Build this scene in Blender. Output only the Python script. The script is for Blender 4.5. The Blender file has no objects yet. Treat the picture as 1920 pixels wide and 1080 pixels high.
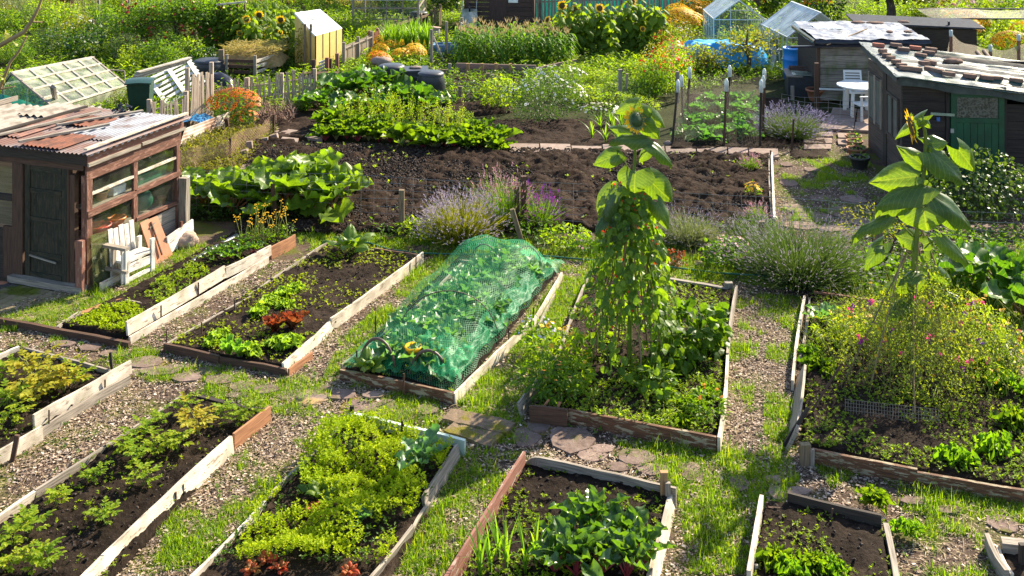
import bpy, math, random
import numpy as np
from mathutils import Vector, Matrix
random.seed(11)
RNG = np.random.default_rng(11)
R = math.radians
SC = bpy.context.scene
COL = SC.collection
# ---------------------------------------------------------------- camera, world, sun, exposure
H, F, HZ = 6.0, 1950.0, -250.0
cd = bpy.data.cameras.new("camera"); cam = bpy.data.objects.new("camera", cd); COL.objects.link(cam)
cam.location = (0, 0, H); cam.rotation_euler = (R(90), 0, 0)
cd.sensor_width = 36; cd.lens = F/1920*36; cd.shift_y = -(540-HZ)/1920; cd.clip_end = 1000; cd.clip_start = .1
SC.camera = cam
SUN_AZ, SUN_EL = R(44), R(33)          # azimuth from +Y towards +X
wd = bpy.data.worlds.new("World"); SC.world = wd; wd.use_nodes = True
nt = wd.node_tree; nt.nodes.clear()
sk = nt.nodes.new("ShaderNodeTexSky"); sk.sky_type = 'NISHITA'; sk.sun_disc = False
sk.sun_elevation = SUN_EL; sk.sun_rotation = SUN_AZ
bg = nt.nodes.new("ShaderNodeBackground"); bg.inputs[1].default_value = .10
wo = nt.nodes.new("ShaderNodeOutputWorld")
nt.links.new(sk.outputs[0], bg.inputs[0]); nt.links.new(bg.outputs[0], wo.inputs[0])
sl = bpy.data.lights.new("sun", 'SUN'); sl.energy = 4.7; sl.angle = R(.6); sl.color = (1, .89, .68)
so = bpy.data.objects.new("sun", sl); COL.objects.link(so)
SD = Vector((math.sin(SUN_AZ)*math.cos(SUN_EL), math.cos(SUN_AZ)*math.cos(SUN_EL), math.sin(SUN_EL)))
so.rotation_euler = SD.to_track_quat('Z', 'Y').to_euler(); so.location = (20, 20, 30)
SC.view_settings.view_transform = 'Standard'; SC.view_settings.look = 'None'
SC.view_settings.exposure = 1.68; SC.view_settings.gamma = 1
SC.cycles.max_bounces = 8; SC.cycles.transparent_max_bounces = 24
SC.cycles.diffuse_bounces = 3; SC.cycles.transmission_bounces = 4

# ---------------------------------------------------------------- pixel -> world
def W(px, py, z=0.0):
    D = (H-z)*F/(py-HZ); return np.array(((px-960)/F*D, D, z))
def P(px, py, D): return np.array(((px-960)/F*D, D, H-(py-HZ)/F*D))
def ppm(py): return (py-HZ)/H           # pixels per metre for something standing at base row py
def Wp(poly, z=0.0): return [W(a, b, z) for a, b in poly]

# ---------------------------------------------------------------- noise
def _h(i, j, s): 
    n = (i*374761393 + j*668265263 + s*2147483647).astype(np.int64) & 0xffffffff
    n = ((n ^ (n >> 13))*1274126177) & 0xffffffff
    return ((n ^ (n >> 16)) & 0xffff)/65535.0
def vnoise(x, y, s=0):
    x = np.asarray(x, float); y = np.asarray(y, float)
    i = np.floor(x).astype(np.int64); j = np.floor(y).astype(np.int64); fx = x-i; fy = y-j
    fx = fx*fx*(3-2*fx); fy = fy*fy*(3-2*fy)
    a = _h(i, j, s); b = _h(i+1, j, s); c = _h(i, j+1, s); d = _h(i+1, j+1, s)
    return (a*(1-fx)+b*fx)*(1-fy)+(c*(1-fx)+d*fx)*fy
def fbm(x, y, sc=1.0, o=3, s=0):
    t = 0; a = 1; w = 0
    for k in range(o):
        t = t+a*vnoise(np.asarray(x)*sc, np.asarray(y)*sc, s+k*7); w += a; a *= .5; sc *= 2.07
    return t/w
def inpoly(x, y, poly):
    x = np.asarray(x); y = np.asarray(y); c = np.zeros(x.shape, bool); n = len(poly)
    for i in range(n):
        x1, y1 = poly[i][0], poly[i][1]; x2, y2 = poly[(i+1) % n][0], poly[(i+1) % n][1]
        if y1 == y2: continue
        c ^= ((y1 > y) != (y2 > y)) & (x < (x2-x1)*(y-y1)/(y2-y1)+x1)
    return c
def sample(poly, dens, fn=None, excl=(), rng=None):
    """uniform points per m2 in world polygon, kept with probability fn(x,y)"""
    rng = rng or RNG
    xs = [p[0] for p in poly]; ys = [p[1] for p in poly]
    x0, x1, y0, y1 = min(xs), max(xs), min(ys), max(ys)
    n = int((x1-x0)*(y1-y0)*dens)
    x = rng.uniform(x0, x1, n); y = rng.uniform(y0, y1, n)
    m = inpoly(x, y, poly)
    for e in excl: m &= ~inpoly(x, y, e)
    if fn is not None: m &= rng.random(n) < fn(x, y)
    return np.stack([x[m], y[m], np.zeros(m.sum())], 1)

# ---------------------------------------------------------------- mesh builder
def nrm(v): return v/np.maximum(np.linalg.norm(v, axis=-1, keepdims=True), 1e-9)
class MB:
    def __init__(s): s.V = []; s.n = 0; s.F = []; s.M = []
    def raw(s, V, Fs, mat, uv=None, smooth=False):
        V = np.asarray(V, float).reshape(-1, 3)
        if mat not in s.M: s.M.append(mat)
        mi = s.M.index(mat)
        by = {}
        if isinstance(Fs, np.ndarray): by[Fs.shape[1]] = (Fs, uv)
        else:
            k0 = 0
            for f in Fs:
                by.setdefault(len(f), ([], []))
                by[len(f)][0].append(f)
                if uv is not None: by[len(f)][1].extend(uv[k0:k0+len(f)])
                k0 += len(f)
        for k, (f, u) in by.items():
            f = np.asarray(f, int)
            s.F.append((f+s.n, mi, None if (uv is None) else np.asarray(u, float), smooth))
        s.V.append(V); s.n += len(V); return s
    def beam(s, p0, p1, w, h, mat, up=(0, 0, 1), jit=0.0, seg=1, off=0):
        """box from p0 to p1: w across, h along up (centred), UV u along the length"""
        p0 = np.array(p0, float); p1 = np.array(p1, float); L = np.linalg.norm(p1-p0); x = (p1-p0)/max(L, 1e-6)
        up = np.array(up, float); y = np.cross(up, x)
        if np.linalg.norm(y) < 1e-4: y = np.cross((1, 0, 0), x); 
        y /= np.linalg.norm(y); z = np.cross(x, y)
        V = []; uv = []; Fc = []; u0 = random.random()*20
        for i in range(seg+1):
            t = i/seg; c = p0+(p1-p0)*t
            for (a, b) in ((-.5, -.5), (.5, -.5), (.5, .5), (-.5, .5)):
                j = (random.random()-.5)*jit if jit else 0; j2 = (random.random()-.5)*jit if jit else 0
                V.append(c+y*(a*w+j*.3)+z*(b*h+j2))
        for i in range(seg):
            a = i*4; b = a+4; ua = u0+L*i/seg; ub = u0+L*(i+1)/seg
            for k in range(4):
                k2 = (k+1) % 4; v0 = [0, w, w+h, 2*w+h][k]; v1 = [w, w+h, 2*w+h, 2*w+2*h][k]
                Fc.append((a+k, a+k2, b+k2, b+k)); uv += [(ua, v0+u0), (ua, v1+u0), (ub, v1+u0), (ub, v0+u0)]
        Fc.append((3, 2, 1, 0)); uv += [(0, 0), (w, 0), (w, h), (0, h)]
        e = seg*4; Fc.append((e, e+1, e+2, e+3)); uv += [(0, 0), (w, 0), (w, h), (0, h)]
        return s.raw(V, Fc, mat, uv)
    def box(s, lo, hi, mat):
        x0, y0, z0 = lo; x1, y1, z1 = hi
        d = (x1-x0, y1-y0, z1-z0); k = int(np.argmax(np.abs(d)))
        c = [(x0+x1)/2, (y0+y1)/2, (z0+z1)/2]
        a = list(c); b = list(c); a[k] = lo[k]; b[k] = hi[k]
        if k == 0: return s.beam(a, b, abs(d[1]), abs(d[2]), mat)
        if k == 1: return s.beam(a, b, abs(d[0]), abs(d[2]), mat)
        return s.beam(a, b, abs(d[0]), abs(d[1]), mat, up=(0, 1, 0))
    def tube(s, pts, r, mat, n=6, caps=True, smooth=True):
        pts = np.array(pts, float); m = len(pts); r = np.broadcast_to(np.array(r, float), (m,))
        T = nrm(np.gradient(pts, axis=0)); ref = np.array((0, 0, 1.)) if abs(T[0][2]) < .9 else np.array((1., 0, 0))
        V = []; uv = []; Fc = []
        for i in range(m):
            y = np.cross(ref, T[i]); y /= max(np.linalg.norm(y), 1e-6); z = np.cross(T[i], y); ref = z if True else ref
            ref = z
            for k in range(n):
                a = 2*math.pi*k/n; V.append(pts[i]+r[i]*(math.cos(a)*y+math.sin(a)*z))
        L = np.concatenate([[0], np.cumsum(np.linalg.norm(np.diff(pts, axis=0), axis=1))])
        for i in range(m-1):
            for k in range(n):
                k2 = (k+1) % n
                Fc.append((i*n+k, i*n+k2, (i+1)*n+k2, (i+1)*n+k))
                uv += [(L[i], k/n*.3), (L[i], (k+1)/n*.3), (L[i+1], (k+1)/n*.3), (L[i+1], k/n*.3)]
        s.raw(V, Fc, mat, uv, smooth)
        if caps:
            s.raw(V[:n], [tuple(range(n-1, -1, -1))], mat, [(0, 0)]*n); s.raw(V[-n:], [tuple(range(n))], mat, [(0, 0)]*n)
        return s
    def lathe(s, prof, c, mat, n=20, smooth=True, sx=1, sy=1):
        V = []; Fc = []; m = len(prof)
        for (r, z) in prof:
            for k in range(n):
                a = 2*math.pi*k/n; V.append((c[0]+r*sx*math.cos(a), c[1]+r*sy*math.sin(a), c[2]+z))
        for i in range(m-1):
            for k in range(n):
                k2 = (k+1) % n; Fc.append((i*n+k, i*n+k2, (i+1)*n+k2, (i+1)*n+k))
        uv = []
        for i in range(m-1):
            for k in range(n): uv += [(k/n, i/m), ((k+1)/n, i/m), ((k+1)/n, (i+1)/m), (k/n, (i+1)/m)]
        return s.raw(V, Fc, mat, uv, smooth)
    def grid(s, fn, nu, nv, mat, smooth=True, thick=0, uvs=(1, 1)):
        """fn(u,v)->xyz arrays over 0..1"""
        u, v = np.meshgrid(np.linspace(0, 1, nu), np.linspace(0, 1, nv), indexing='ij')
        V = np.stack(fn(u, v), -1).reshape(-1, 3)
        i = np.arange(nu-1)[:, None]*nv+np.arange(nv-1)[None]; i = i.ravel()
        Fa = np.stack([i, i+nv, i+nv+1, i+1], 1)
        U = np.stack([u.ravel()*uvs[0], v.ravel()*uvs[1]], 1)
        s.raw(V, Fa, mat, U[Fa.ravel()], smooth)
        if thick:
            s.raw(V-np.array((0, 0, thick)), Fa[:, ::-1], mat, U[Fa[:, ::-1].ravel()], smooth)
            ring = list(range(0, nv))+[k*nv+nv-1 for k in range(1, nu)]+[(nu-1)*nv+k for k in range(nv-2, -1, -1)]+[k*nv for k in range(nu-2, 0, -1)]
            Vr = np.concatenate([V[ring], V[ring]-np.array((0, 0, thick))]); m = len(ring); a = np.arange(m); b = (a+1) % m
            Fr = np.stack([a, b, b+m, a+m], 1); s.raw(Vr, Fr, mat, np.zeros((m*4, 2)))
        return s
    def slab(s, quad, t, mat):
        q = [np.array(a, float) for a in quad]; n = nrm(np.cross(q[1]-q[0], q[2]-q[0]))
        V = q+[a-n*t for a in q]; L = np.linalg.norm(q[1]-q[0]); M = np.linalg.norm(q[2]-q[1])
        Fc = [(0, 1, 2, 3), (7, 6, 5, 4), (0, 4, 5, 1), (1, 5, 6, 2), (2, 6, 7, 3), (3, 7, 4, 0)]
        u0 = random.random()*9
        uv = [(u0, 0), (u0+L, 0), (u0+L, M), (u0, M)]*2+[(u0, 0), (u0, t), (u0+L, t), (u0+L, 0)]*4
        return s.raw(V, Fc, mat, uv)
    def prism(s, poly, z0, z1, mat):
        n = len(poly); V = [(p[0], p[1], z0) for p in poly]+[(p[0], p[1], z1) for p in poly]
        Fc = [tuple(range(n, 2*n))]+[(i, (i+1) % n, n+(i+1) % n, n+i) for i in range(n)]
        return s.raw(V, Fc, mat)
    def stamp(s, T, pos, xd, nd, sc, mat, smooth=False):
        V, Fc = T[:2]; UVT = len(T) > 2; pos = np.atleast_2d(pos); N = len(pos)
        if N == 0: return s
        xd = np.broadcast_to(np.asarray(xd, float), (N, 3)); nd = np.broadcast_to(np.asarray(nd, float), (N, 3))
        x = nrm(xd); y = nrm(np.cross(nd, x)); z = np.cross(x, y)
        sc = np.asarray(sc, float)
        if sc.ndim == 0: sc = np.full((N, 3), float(sc))
        elif sc.ndim == 1: sc = np.stack([sc]*3, 1) if len(sc) == N and N != 3 else np.broadcast_to(sc, (N, 3))
        k = len(V)
        VV = pos[:, None]+(V[None, :, 0:1]*sc[:, None, 0:1])*x[:, None]+(V[None, :, 1:2]*sc[:, None, 1:2])*y[:, None]+(V[None, :, 2:3]*sc[:, None, 2:3])*z[:, None]
        off = (np.arange(N)*k)[:, None, None]
        if mat not in s.M: s.M.append(mat)
        mi = s.M.index(mat)
        for kk in set(len(f) for f in Fc):
            f = np.array([q for q in Fc if len(q) == kk], int)
            s.F.append(((f[None]+off).reshape(-1, kk)+s.n, mi, np.tile(V[f.ravel()][:, :2], (N, 1)) if UVT else None, smooth))
        s.V.append(VV.reshape(-1, 3)); s.n += N*k; return s
    def build(s, name, parent=None, origin=(0, 0, 0)):
        me = bpy.data.meshes.new(name)
        V = np.concatenate(s.V)-np.asarray(origin, float); me.vertices.add(len(V)); me.vertices.foreach_set('co', V.ravel())
        tot = np.concatenate([np.full(len(f), f.shape[1]) for f, _, _, _ in s.F])
        li = np.concatenate([f.ravel() for f, _, _, _ in s.F])
        me.loops.add(len(li)); me.loops.foreach_set('vertex_index', li.astype(np.int32))
        me.polygons.add(len(tot)); st = np.concatenate([[0], np.cumsum(tot)[:-1]])
        me.polygons.foreach_set('loop_start', st.astype(np.int32))
        me.polygons.foreach_set('material_index', np.concatenate([np.full(len(f), m) for f, m, _, _ in s.F]).astype(np.int32))
        sm = np.concatenate([np.full(len(f), q) for f, _, _, q in s.F]); me.polygons.foreach_set('use_smooth', sm.astype(bool))
        if any(u is not None for _, _, u, _ in s.F):
            uv = me.uv_layers.new(name='UVMap')
            U = np.concatenate([(np.zeros((f.size, 2)) if u is None else u) for f, _, u, _ in s.F])
            uv.data.foreach_set('uv', U.ravel().astype(np.float32))
        me.update(calc_edges=True)
        for m in s.M: me.materials.append(m)
        o = bpy.data.objects.new(name, me); COL.objects.link(o)
        if parent is not None: o.parent = parent
        else: o.location = origin
        return o
def thing(name, label, cat, loc=(0, 0, 0), rz=0, group=None):
    o = bpy.data.objects.new(name, None); COL.objects.link(o); o.empty_display_size = .2
    o.location = tuple(float(a) for a in loc); o.rotation_euler = (0, 0, rz); o['label'] = label; o['category'] = cat
    if group: o['group'] = group
    return o
def tag(o, label, cat=None, group=None, kind=None):
    if label: o['label'] = label
    if cat: o['category'] = cat
    if group: o['group'] = group
    if kind: o['kind'] = kind
    return o
def struct(o): o['kind'] = 'structure'; return o
def stuff(o, label, cat): o['kind'] = 'stuff'; o['label'] = label; o['category'] = cat; return o
KIDS = {}
def dup(root, loc, rz=0, s=1.0, label=None, group=None):
    r = root.copy(); COL.objects.link(r); r.location = tuple(float(a) for a in loc); r.rotation_euler = (0, 0, rz); r.scale = (s, s, s) if np.isscalar(s) else s
    if label: r['label'] = label
    if group: r['group'] = group
    for ch in list(root.children):
        c = ch.copy(); COL.objects.link(c); c.parent = r
        for g in ch.children:
            d = g.copy(); COL.objects.link(d); d.parent = c
    return r
class Kind:
    """first placement moves the prototype itself, the next ones copy it"""
    def __init__(s, protos): s.p = protos; s.used = [False]*len(protos); s.i = 0
    def place(s, loc, rz=None, sc=1.0, label=None, group=None, k=None):
        k = s.i % len(s.p) if k is None else k; s.i += 1
        rz = random.uniform(0, 6.28) if rz is None else rz
        if s.used[k]: return dup(s.p[k], loc, rz, sc, label, group)
        s.used[k] = True; o = s.p[k]; o.location = tuple(float(a) for a in loc); o.rotation_euler = (0, 0, rz); o.scale = (sc, sc, sc) if np.isscalar(sc) else sc
        if label: o['label'] = label
        if group: o['group'] = group
        return o

# ---------------------------------------------------------------- materials
MATS = {}
def newmat(name):
    m = bpy.data.materials.new(name); m.use_nodes = True; m.node_tree.nodes.clear(); return m, m.node_tree.nodes, m.node_tree.links
def nd(N, t, **kw):
    n = N.new('ShaderNode'+t)
    for k, v in kw.items(): setattr(n, k, v)
    return n
def c4(c): return (c[0], c[1], c[2], 1)
def ramp(N, stops):
    r = N.new('ShaderNodeValToRGB'); e = r.color_ramp.elements
    while len(e) < len(stops): e.new(.5)
    for i, (p, c) in enumerate(stops): e[i].position = p; e[i].color = c4(c) if len(c) == 3 else c
    return r
def ev(cols): n = len(cols); return [(i/max(n-1, 1), c) for i, c in enumerate(cols)]
def leaf(name, cols, trans=.42, rough=.45, tcol=(2.9, 2.8, .42), spec=.22, veins=0):
    m, N, L = newmat(name)
    g = nd(N, 'NewGeometry'); oi = nd(N, 'ObjectInfo'); rp = ramp(N, ev(cols))
    ad = nd(N, 'Math', operation='MULTIPLY_ADD'); L.new(oi.outputs['Random'], ad.inputs[0]); ad.inputs[1].default_value = .3
    ml = nd(N, 'Math', operation='MULTIPLY'); L.new(g.outputs['Random Per Island'], ml.inputs[0]); ml.inputs[1].default_value = .7
    L.new(ml.outputs[0], ad.inputs[2]); L.new(ad.outputs[0], rp.inputs[0])
    tc = nd(N, 'TexCoord'); no = nd(N, 'TexNoise'); no.inputs['Scale'].default_value = 40; L.new(tc.outputs['Object'], no.inputs['Vector'])
    mx = nd(N, 'Mix', data_type='RGBA', blend_type='MULTIPLY'); mx.inputs[0].default_value = .5
    r2 = ramp(N, [(.3, (.6, .6, .55)), (.7, (1.25, 1.2, 1.1))]); L.new(no.outputs[0], r2.inputs[0])
    L.new(rp.outputs[0], mx.inputs[6]); L.new(r2.outputs[0], mx.inputs[7]); vm = None
    if veins:
        uv = nd(N, 'UVMap'); sp = nd(N, 'SeparateXYZ'); L.new(uv.outputs[0], sp.inputs[0])
        def M(op, a, b=None):
            q = nd(N, 'Math', operation=op)
            for i, z in enumerate((a, b)):
                if z is None: continue
                if isinstance(z, (int, float)): q.inputs[i].default_value = z
                else: L.new(z, q.inputs[i])
            return q.outputs[0]
        ay = M('ABSOLUTE', sp.outputs[1]); k = M('FRACT', M('MULTIPLY', M('SUBTRACT', sp.outputs[0], M('MULTIPLY', ay, .95)), 6.5)); vm = M('MULTIPLY', M('MAXIMUM', M('LESS_THAN', k, .11), M('LESS_THAN', ay, .018)), M('GREATER_THAN', M('ADD', ay, sp.outputs[0]), .001))
        mv = nd(N, 'Mix', data_type='RGBA'); L.new(M('MULTIPLY', vm, veins), mv.inputs[0]); L.new(mx.outputs[2], mv.inputs[6]); mv.inputs[7].default_value = (.20, .26, .07, 1); mx = mv
    b = nd(N, 'BsdfPrincipled'); b.inputs['Roughness'].default_value = rough; b.inputs['Specular IOR Level'].default_value = spec
    L.new(mx.outputs[2], b.inputs['Base Color'])
    t = nd(N, 'BsdfTranslucent'); m2 = nd(N, 'Mix', data_type='RGBA', blend_type='MULTIPLY'); m2.inputs[0].default_value = 1
    L.new(mx.outputs[2], m2.inputs[6]); m2.inputs[7].default_value = c4(tcol); L.new(m2.outputs[2], t.inputs[0])
    s = nd(N, 'MixShader'); s.inputs[0].default_value = trans; L.new(b.outputs[0], s.inputs[1]); L.new(t.outputs[0], s.inputs[2])
    o = nd(N, 'OutputMaterial'); L.new(s.outputs[0], o.inputs[0]); return m
def wood(name, base, dark, paint=None, cover=.6, rough=.8, moss=0, scale=1.0, paint2=None):
    m, N, L = newmat(name)
    uv = nd(N, 'UVMap'); mp = nd(N, 'Mapping'); mp.inputs['Scale'].default_value = (1.6*scale, 28*scale, 1); L.new(uv.outputs[0], mp.inputs[0])
    n1 = nd(N, 'TexNoise'); n1.inputs['Scale'].default_value = 2.2; n1.inputs['Detail'].default_value = 6; L.new(mp.outputs[0], n1.inputs['Vector'])
    r1 = ramp(N, [(.28, dark), (.62, base), (.85, tuple(min(1, c*1.25) for c in base))]); L.new(n1.outputs[0], r1.inputs[0])
    col = r1.outputs[0]
    gi = nd(N, 'NewGeometry'); vr = ramp(N, [(0, (.72, .72, .72)), (1, (1.12, 1.1, 1.05))]); L.new(gi.outputs['Random Per Island'], vr.inputs[0])
    tc = nd(N, 'TexCoord'); 
    if paint:
        mp2 = nd(N, 'Mapping'); mp2.inputs['Scale'].default_value = (3, 14, 1); L.new(uv.outputs[0], mp2.inputs[0])
        n2 = nd(N, 'TexNoise'); n2.inputs['Scale'].default_value = 1.6; n2.inputs['Detail'].default_value = 8; n2.inputs['Roughness'].default_value = .7; L.new(mp2.outputs[0], n2.inputs['Vector'])
        rr = ramp(N, [(max(0, cover-.015), (1, 1, 1)), (cover+.015, (0, 0, 0))]); L.new(n2.outputs[0], rr.inputs[0])
        n3 = nd(N, 'TexNoise'); n3.inputs['Scale'].default_value = 5; n3.inputs['Detail'].default_value = 5; L.new(tc.outputs['Object'], n3.inputs['Vector'])
        rp = ramp(N, [(.35, paint2 or tuple(c*.72 for c in paint)), (.6, paint)]); L.new(n3.outputs[0], rp.inputs[0])
        mx = nd(N, 'Mix', data_type='RGBA'); L.new(rr.outputs[0], mx.inputs[0]); L.new(col, mx.inputs[6]); L.new(rp.outputs[0], mx.inputs[7]); col = mx.outputs[2]
    if moss:
        n4 = nd(N, 'TexNoise'); n4.inputs['Scale'].default_value = 3; n4.inputs['Detail'].default_value = 5; L.new(tc.outputs['Object'], n4.inputs['Vector'])
        r4 = ramp(N, [(.5, (0, 0, 0)), (.66, (moss, moss, moss))]); L.new(n4.outputs[0], r4.inputs[0])
        mx = nd(N, 'Mix', data_type='RGBA'); L.new(r4.outputs[0], mx.inputs[0]); L.new(col, mx.inputs[6]); mx.inputs[7].default_value = (.09, .11, .03, 1); col = mx.outputs[2]
    mm = nd(N, 'Mix', data_type='RGBA', blend_type='MULTIPLY'); mm.inputs[0].default_value = .8; L.new(col, mm.inputs[6]); L.new(vr.outputs[0], mm.inputs[7])
    b = nd(N, 'BsdfPrincipled'); b.inputs['Roughness'].default_value = rough; b.inputs['Specular IOR Level'].default_value = .25; L.new(mm.outputs[2], b.inputs['Base Color'])
    bp = nd(N, 'Bump'); bp.inputs['Strength'].default_value = .5; bp.inputs['Distance'].default_value = .006; L.new(n1.outputs[0], bp.inputs['Height']); L.new(bp.outputs[0], b.inputs['Normal'])
    o = nd(N, 'OutputMaterial'); L.new(b.outputs[0], o.inputs[0]); return m
def rocky(name, cols, scale=6, rough=.9, bump=.02, detail=8, stops=None, moss=None, mscale=3, mth=.5, isl=.25, bscale=None):
    m, N, L = newmat(name); tc = nd(N, 'TexCoord')
    ge = nd(N, 'NewGeometry'); vec = ge.outputs['Position']
    n1 = nd(N, 'TexNoise'); n1.inputs['Scale'].default_value = scale; n1.inputs['Detail'].default_value = detail; n1.inputs['Roughness'].default_value = .65; L.new(vec, n1.inputs['Vector'])
    n0 = nd(N, 'TexNoise'); n0.inputs['Scale'].default_value = bscale or scale*.13; n0.inputs['Detail'].default_value = 3; L.new(vec, n0.inputs['Vector'])
    mxf = nd(N, 'Mix', data_type='FLOAT'); mxf.inputs[0].default_value = .4; L.new(n1.outputs[0], mxf.inputs[2]); L.new(n0.outputs[0], mxf.inputs[3])
    r = ramp(N, stops or [(.3+.4*i/max(len(cols)-1, 1), c) for i, c in enumerate(cols)]); L.new(mxf.outputs[0], r.inputs[0]); col = r.outputs[0]
    if moss:
        n4 = nd(N, 'TexNoise'); n4.inputs['Scale'].default_value = mscale; n4.inputs['Detail'].default_value = 7; L.new(vec, n4.inputs['Vector'])
        r4 = ramp(N, [(mth, (0, 0, 0)), (mth+.1, (1, 1, 1))]); L.new(n4.outputs[0], r4.inputs[0])
        mx = nd(N, 'Mix', data_type='RGBA'); L.new(r4.outputs[0], mx.inputs[0]); L.new(col, mx.inputs[6]); mx.inputs[7].default_value = c4(moss); col = mx.outputs[2]
    vr = ramp(N, [(0, (1-isl,)*3), (1, (1+isl,)*3)]); L.new(ge.outputs['Random Per Island'], vr.inputs[0])
    mm = nd(N, 'Mix', data_type='RGBA', blend_type='MULTIPLY'); mm.inputs[0].default_value = 1; L.new(col, mm.inputs[6]); L.new(vr.outputs[0], mm.inputs[7])
    b = nd(N, 'BsdfPrincipled'); b.inputs['Roughness'].default_value = rough; b.inputs['Specular IOR Level'].default_value = .06; L.new(mm.outputs[2], b.inputs['Base Color'])
    bp = nd(N, 'Bump'); bp.inputs['Strength'].default_value = .8; bp.inputs['Distance'].default_value = bump; L.new(n1.outputs[0], bp.inputs['Height']); L.new(bp.outputs[0], b.inputs['Normal'])
    o = nd(N, 'OutputMaterial'); L.new(b.outputs[0], o.inputs[0]); return m
def plain(name, col, rough=.5, metal=0, var=.25, scale=8, bump=.002, spec=.4, trans=0, isl=0):
    m, N, L = newmat(name); tc = nd(N, 'TexCoord')
    n1 = nd(N, 'TexNoise'); n1.inputs['Scale'].default_value = scale; n1.inputs['Detail'].default_value = 5; L.new(tc.outputs['Object'], n1.inputs['Vector'])
    r = ramp(N, [(.3, tuple(c*(1-var) for c in col)), (.7, tuple(min(1, c*(1+var*.6)) for c in col))]); L.new(n1.outputs[0], r.inputs[0]); col = r.outputs[0]
    if isl:
        ge = nd(N, 'NewGeometry'); vr = ramp(N, [(0, (1-isl,)*3), (1, (1+isl,)*3)]); L.new(ge.outputs['Random Per Island'], vr.inputs[0])
        mm = nd(N, 'Mix', data_type='RGBA', blend_type='MULTIPLY'); mm.inputs[0].default_value = 1; L.new(col, mm.inputs[6]); L.new(vr.outputs[0], mm.inputs[7]); col = mm.outputs[2]
    b = nd(N, 'BsdfPrincipled'); b.inputs['Roughness'].default_value = rough; b.inputs['Metallic'].default_value = metal; b.inputs['Specular IOR Level'].default_value = spec; L.new(col, b.inputs['Base Color'])
    bp = nd(N, 'Bump'); bp.inputs['Strength'].default_value = .5; bp.inputs['Distance'].default_value = bump; L.new(n1.outputs[0], bp.inputs['Height']); L.new(bp.outputs[0], b.inputs['Normal'])
    sh = b.outputs[0]
    if trans:
        t = nd(N, 'BsdfTranslucent'); L.new(col, t.inputs[0]); s = nd(N, 'MixShader'); s.inputs[0].default_value = trans; L.new(sh, s.inputs[1]); L.new(t.outputs[0], s.inputs[2]); sh = s.outputs[0]
    o = nd(N, 'OutputMaterial'); L.new(sh, o.inputs[0]); return m
def chips(name, cols, rough=.8, trans=0):
    m, N, L = newmat(name); g = nd(N, 'NewGeometry'); r = ramp(N, ev(cols)); r.color_ramp.interpolation = 'LINEAR'
    L.new(g.outputs['Random Per Island'], r.inputs[0]); b = nd(N, 'BsdfPrincipled'); b.inputs['Roughness'].default_value = rough; b.inputs['Specular IOR Level'].default_value = .3
    L.new(r.outputs[0], b.inputs['Base Color']); sh = b.outputs[0]
    if trans:
        t = nd(N, 'BsdfTranslucent'); L.new(r.outputs[0], t.inputs[0]); s = nd(N, 'MixShader'); s.inputs[0].default_value = trans; L.new(sh, s.inputs[1]); L.new(t.outputs[0], s.inputs[2]); sh = s.outputs[0]
    o = nd(N, 'OutputMaterial'); L.new(sh, o.inputs[0]); return m
def glass(name, tint=(.9, .95, .92), dirt=.12, refl=.12, dcol=(.5, .5, .4), dscale=4):
    m, N, L = newmat(name); tc = nd(N, 'TexCoord'); t = nd(N, 'BsdfTransparent'); t.inputs[0].default_value = c4(tint)
    gl = nd(N, 'BsdfGlossy'); gl.inputs['Roughness'].default_value = .06; s1 = nd(N, 'MixShader'); s1.inputs[0].default_value = refl
    L.new(t.outputs[0], s1.inputs[1]); L.new(gl.outputs[0], s1.inputs[2])
    d = nd(N, 'BsdfDiffuse'); d.inputs[0].default_value = c4(dcol); n = nd(N, 'TexNoise'); n.inputs['Scale'].default_value = dscale; n.inputs['Detail'].default_value = 6; L.new(tc.outputs['Object'], n.inputs['Vector'])
    r = ramp(N, [(.35, (dirt*.4,)*3), (.7, (min(1, dirt*1.8),)*3)]); L.new(n.outputs[0], r.inputs[0])
    s2 = nd(N, 'MixShader'); L.new(r.outputs[0], s2.inputs[0]); L.new(s1.outputs[0], s2.inputs[1]); L.new(d.outputs[0], s2.inputs[2])
    o = nd(N, 'OutputMaterial'); L.new(s2.outputs[0], o.inputs[0]); return m
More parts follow.
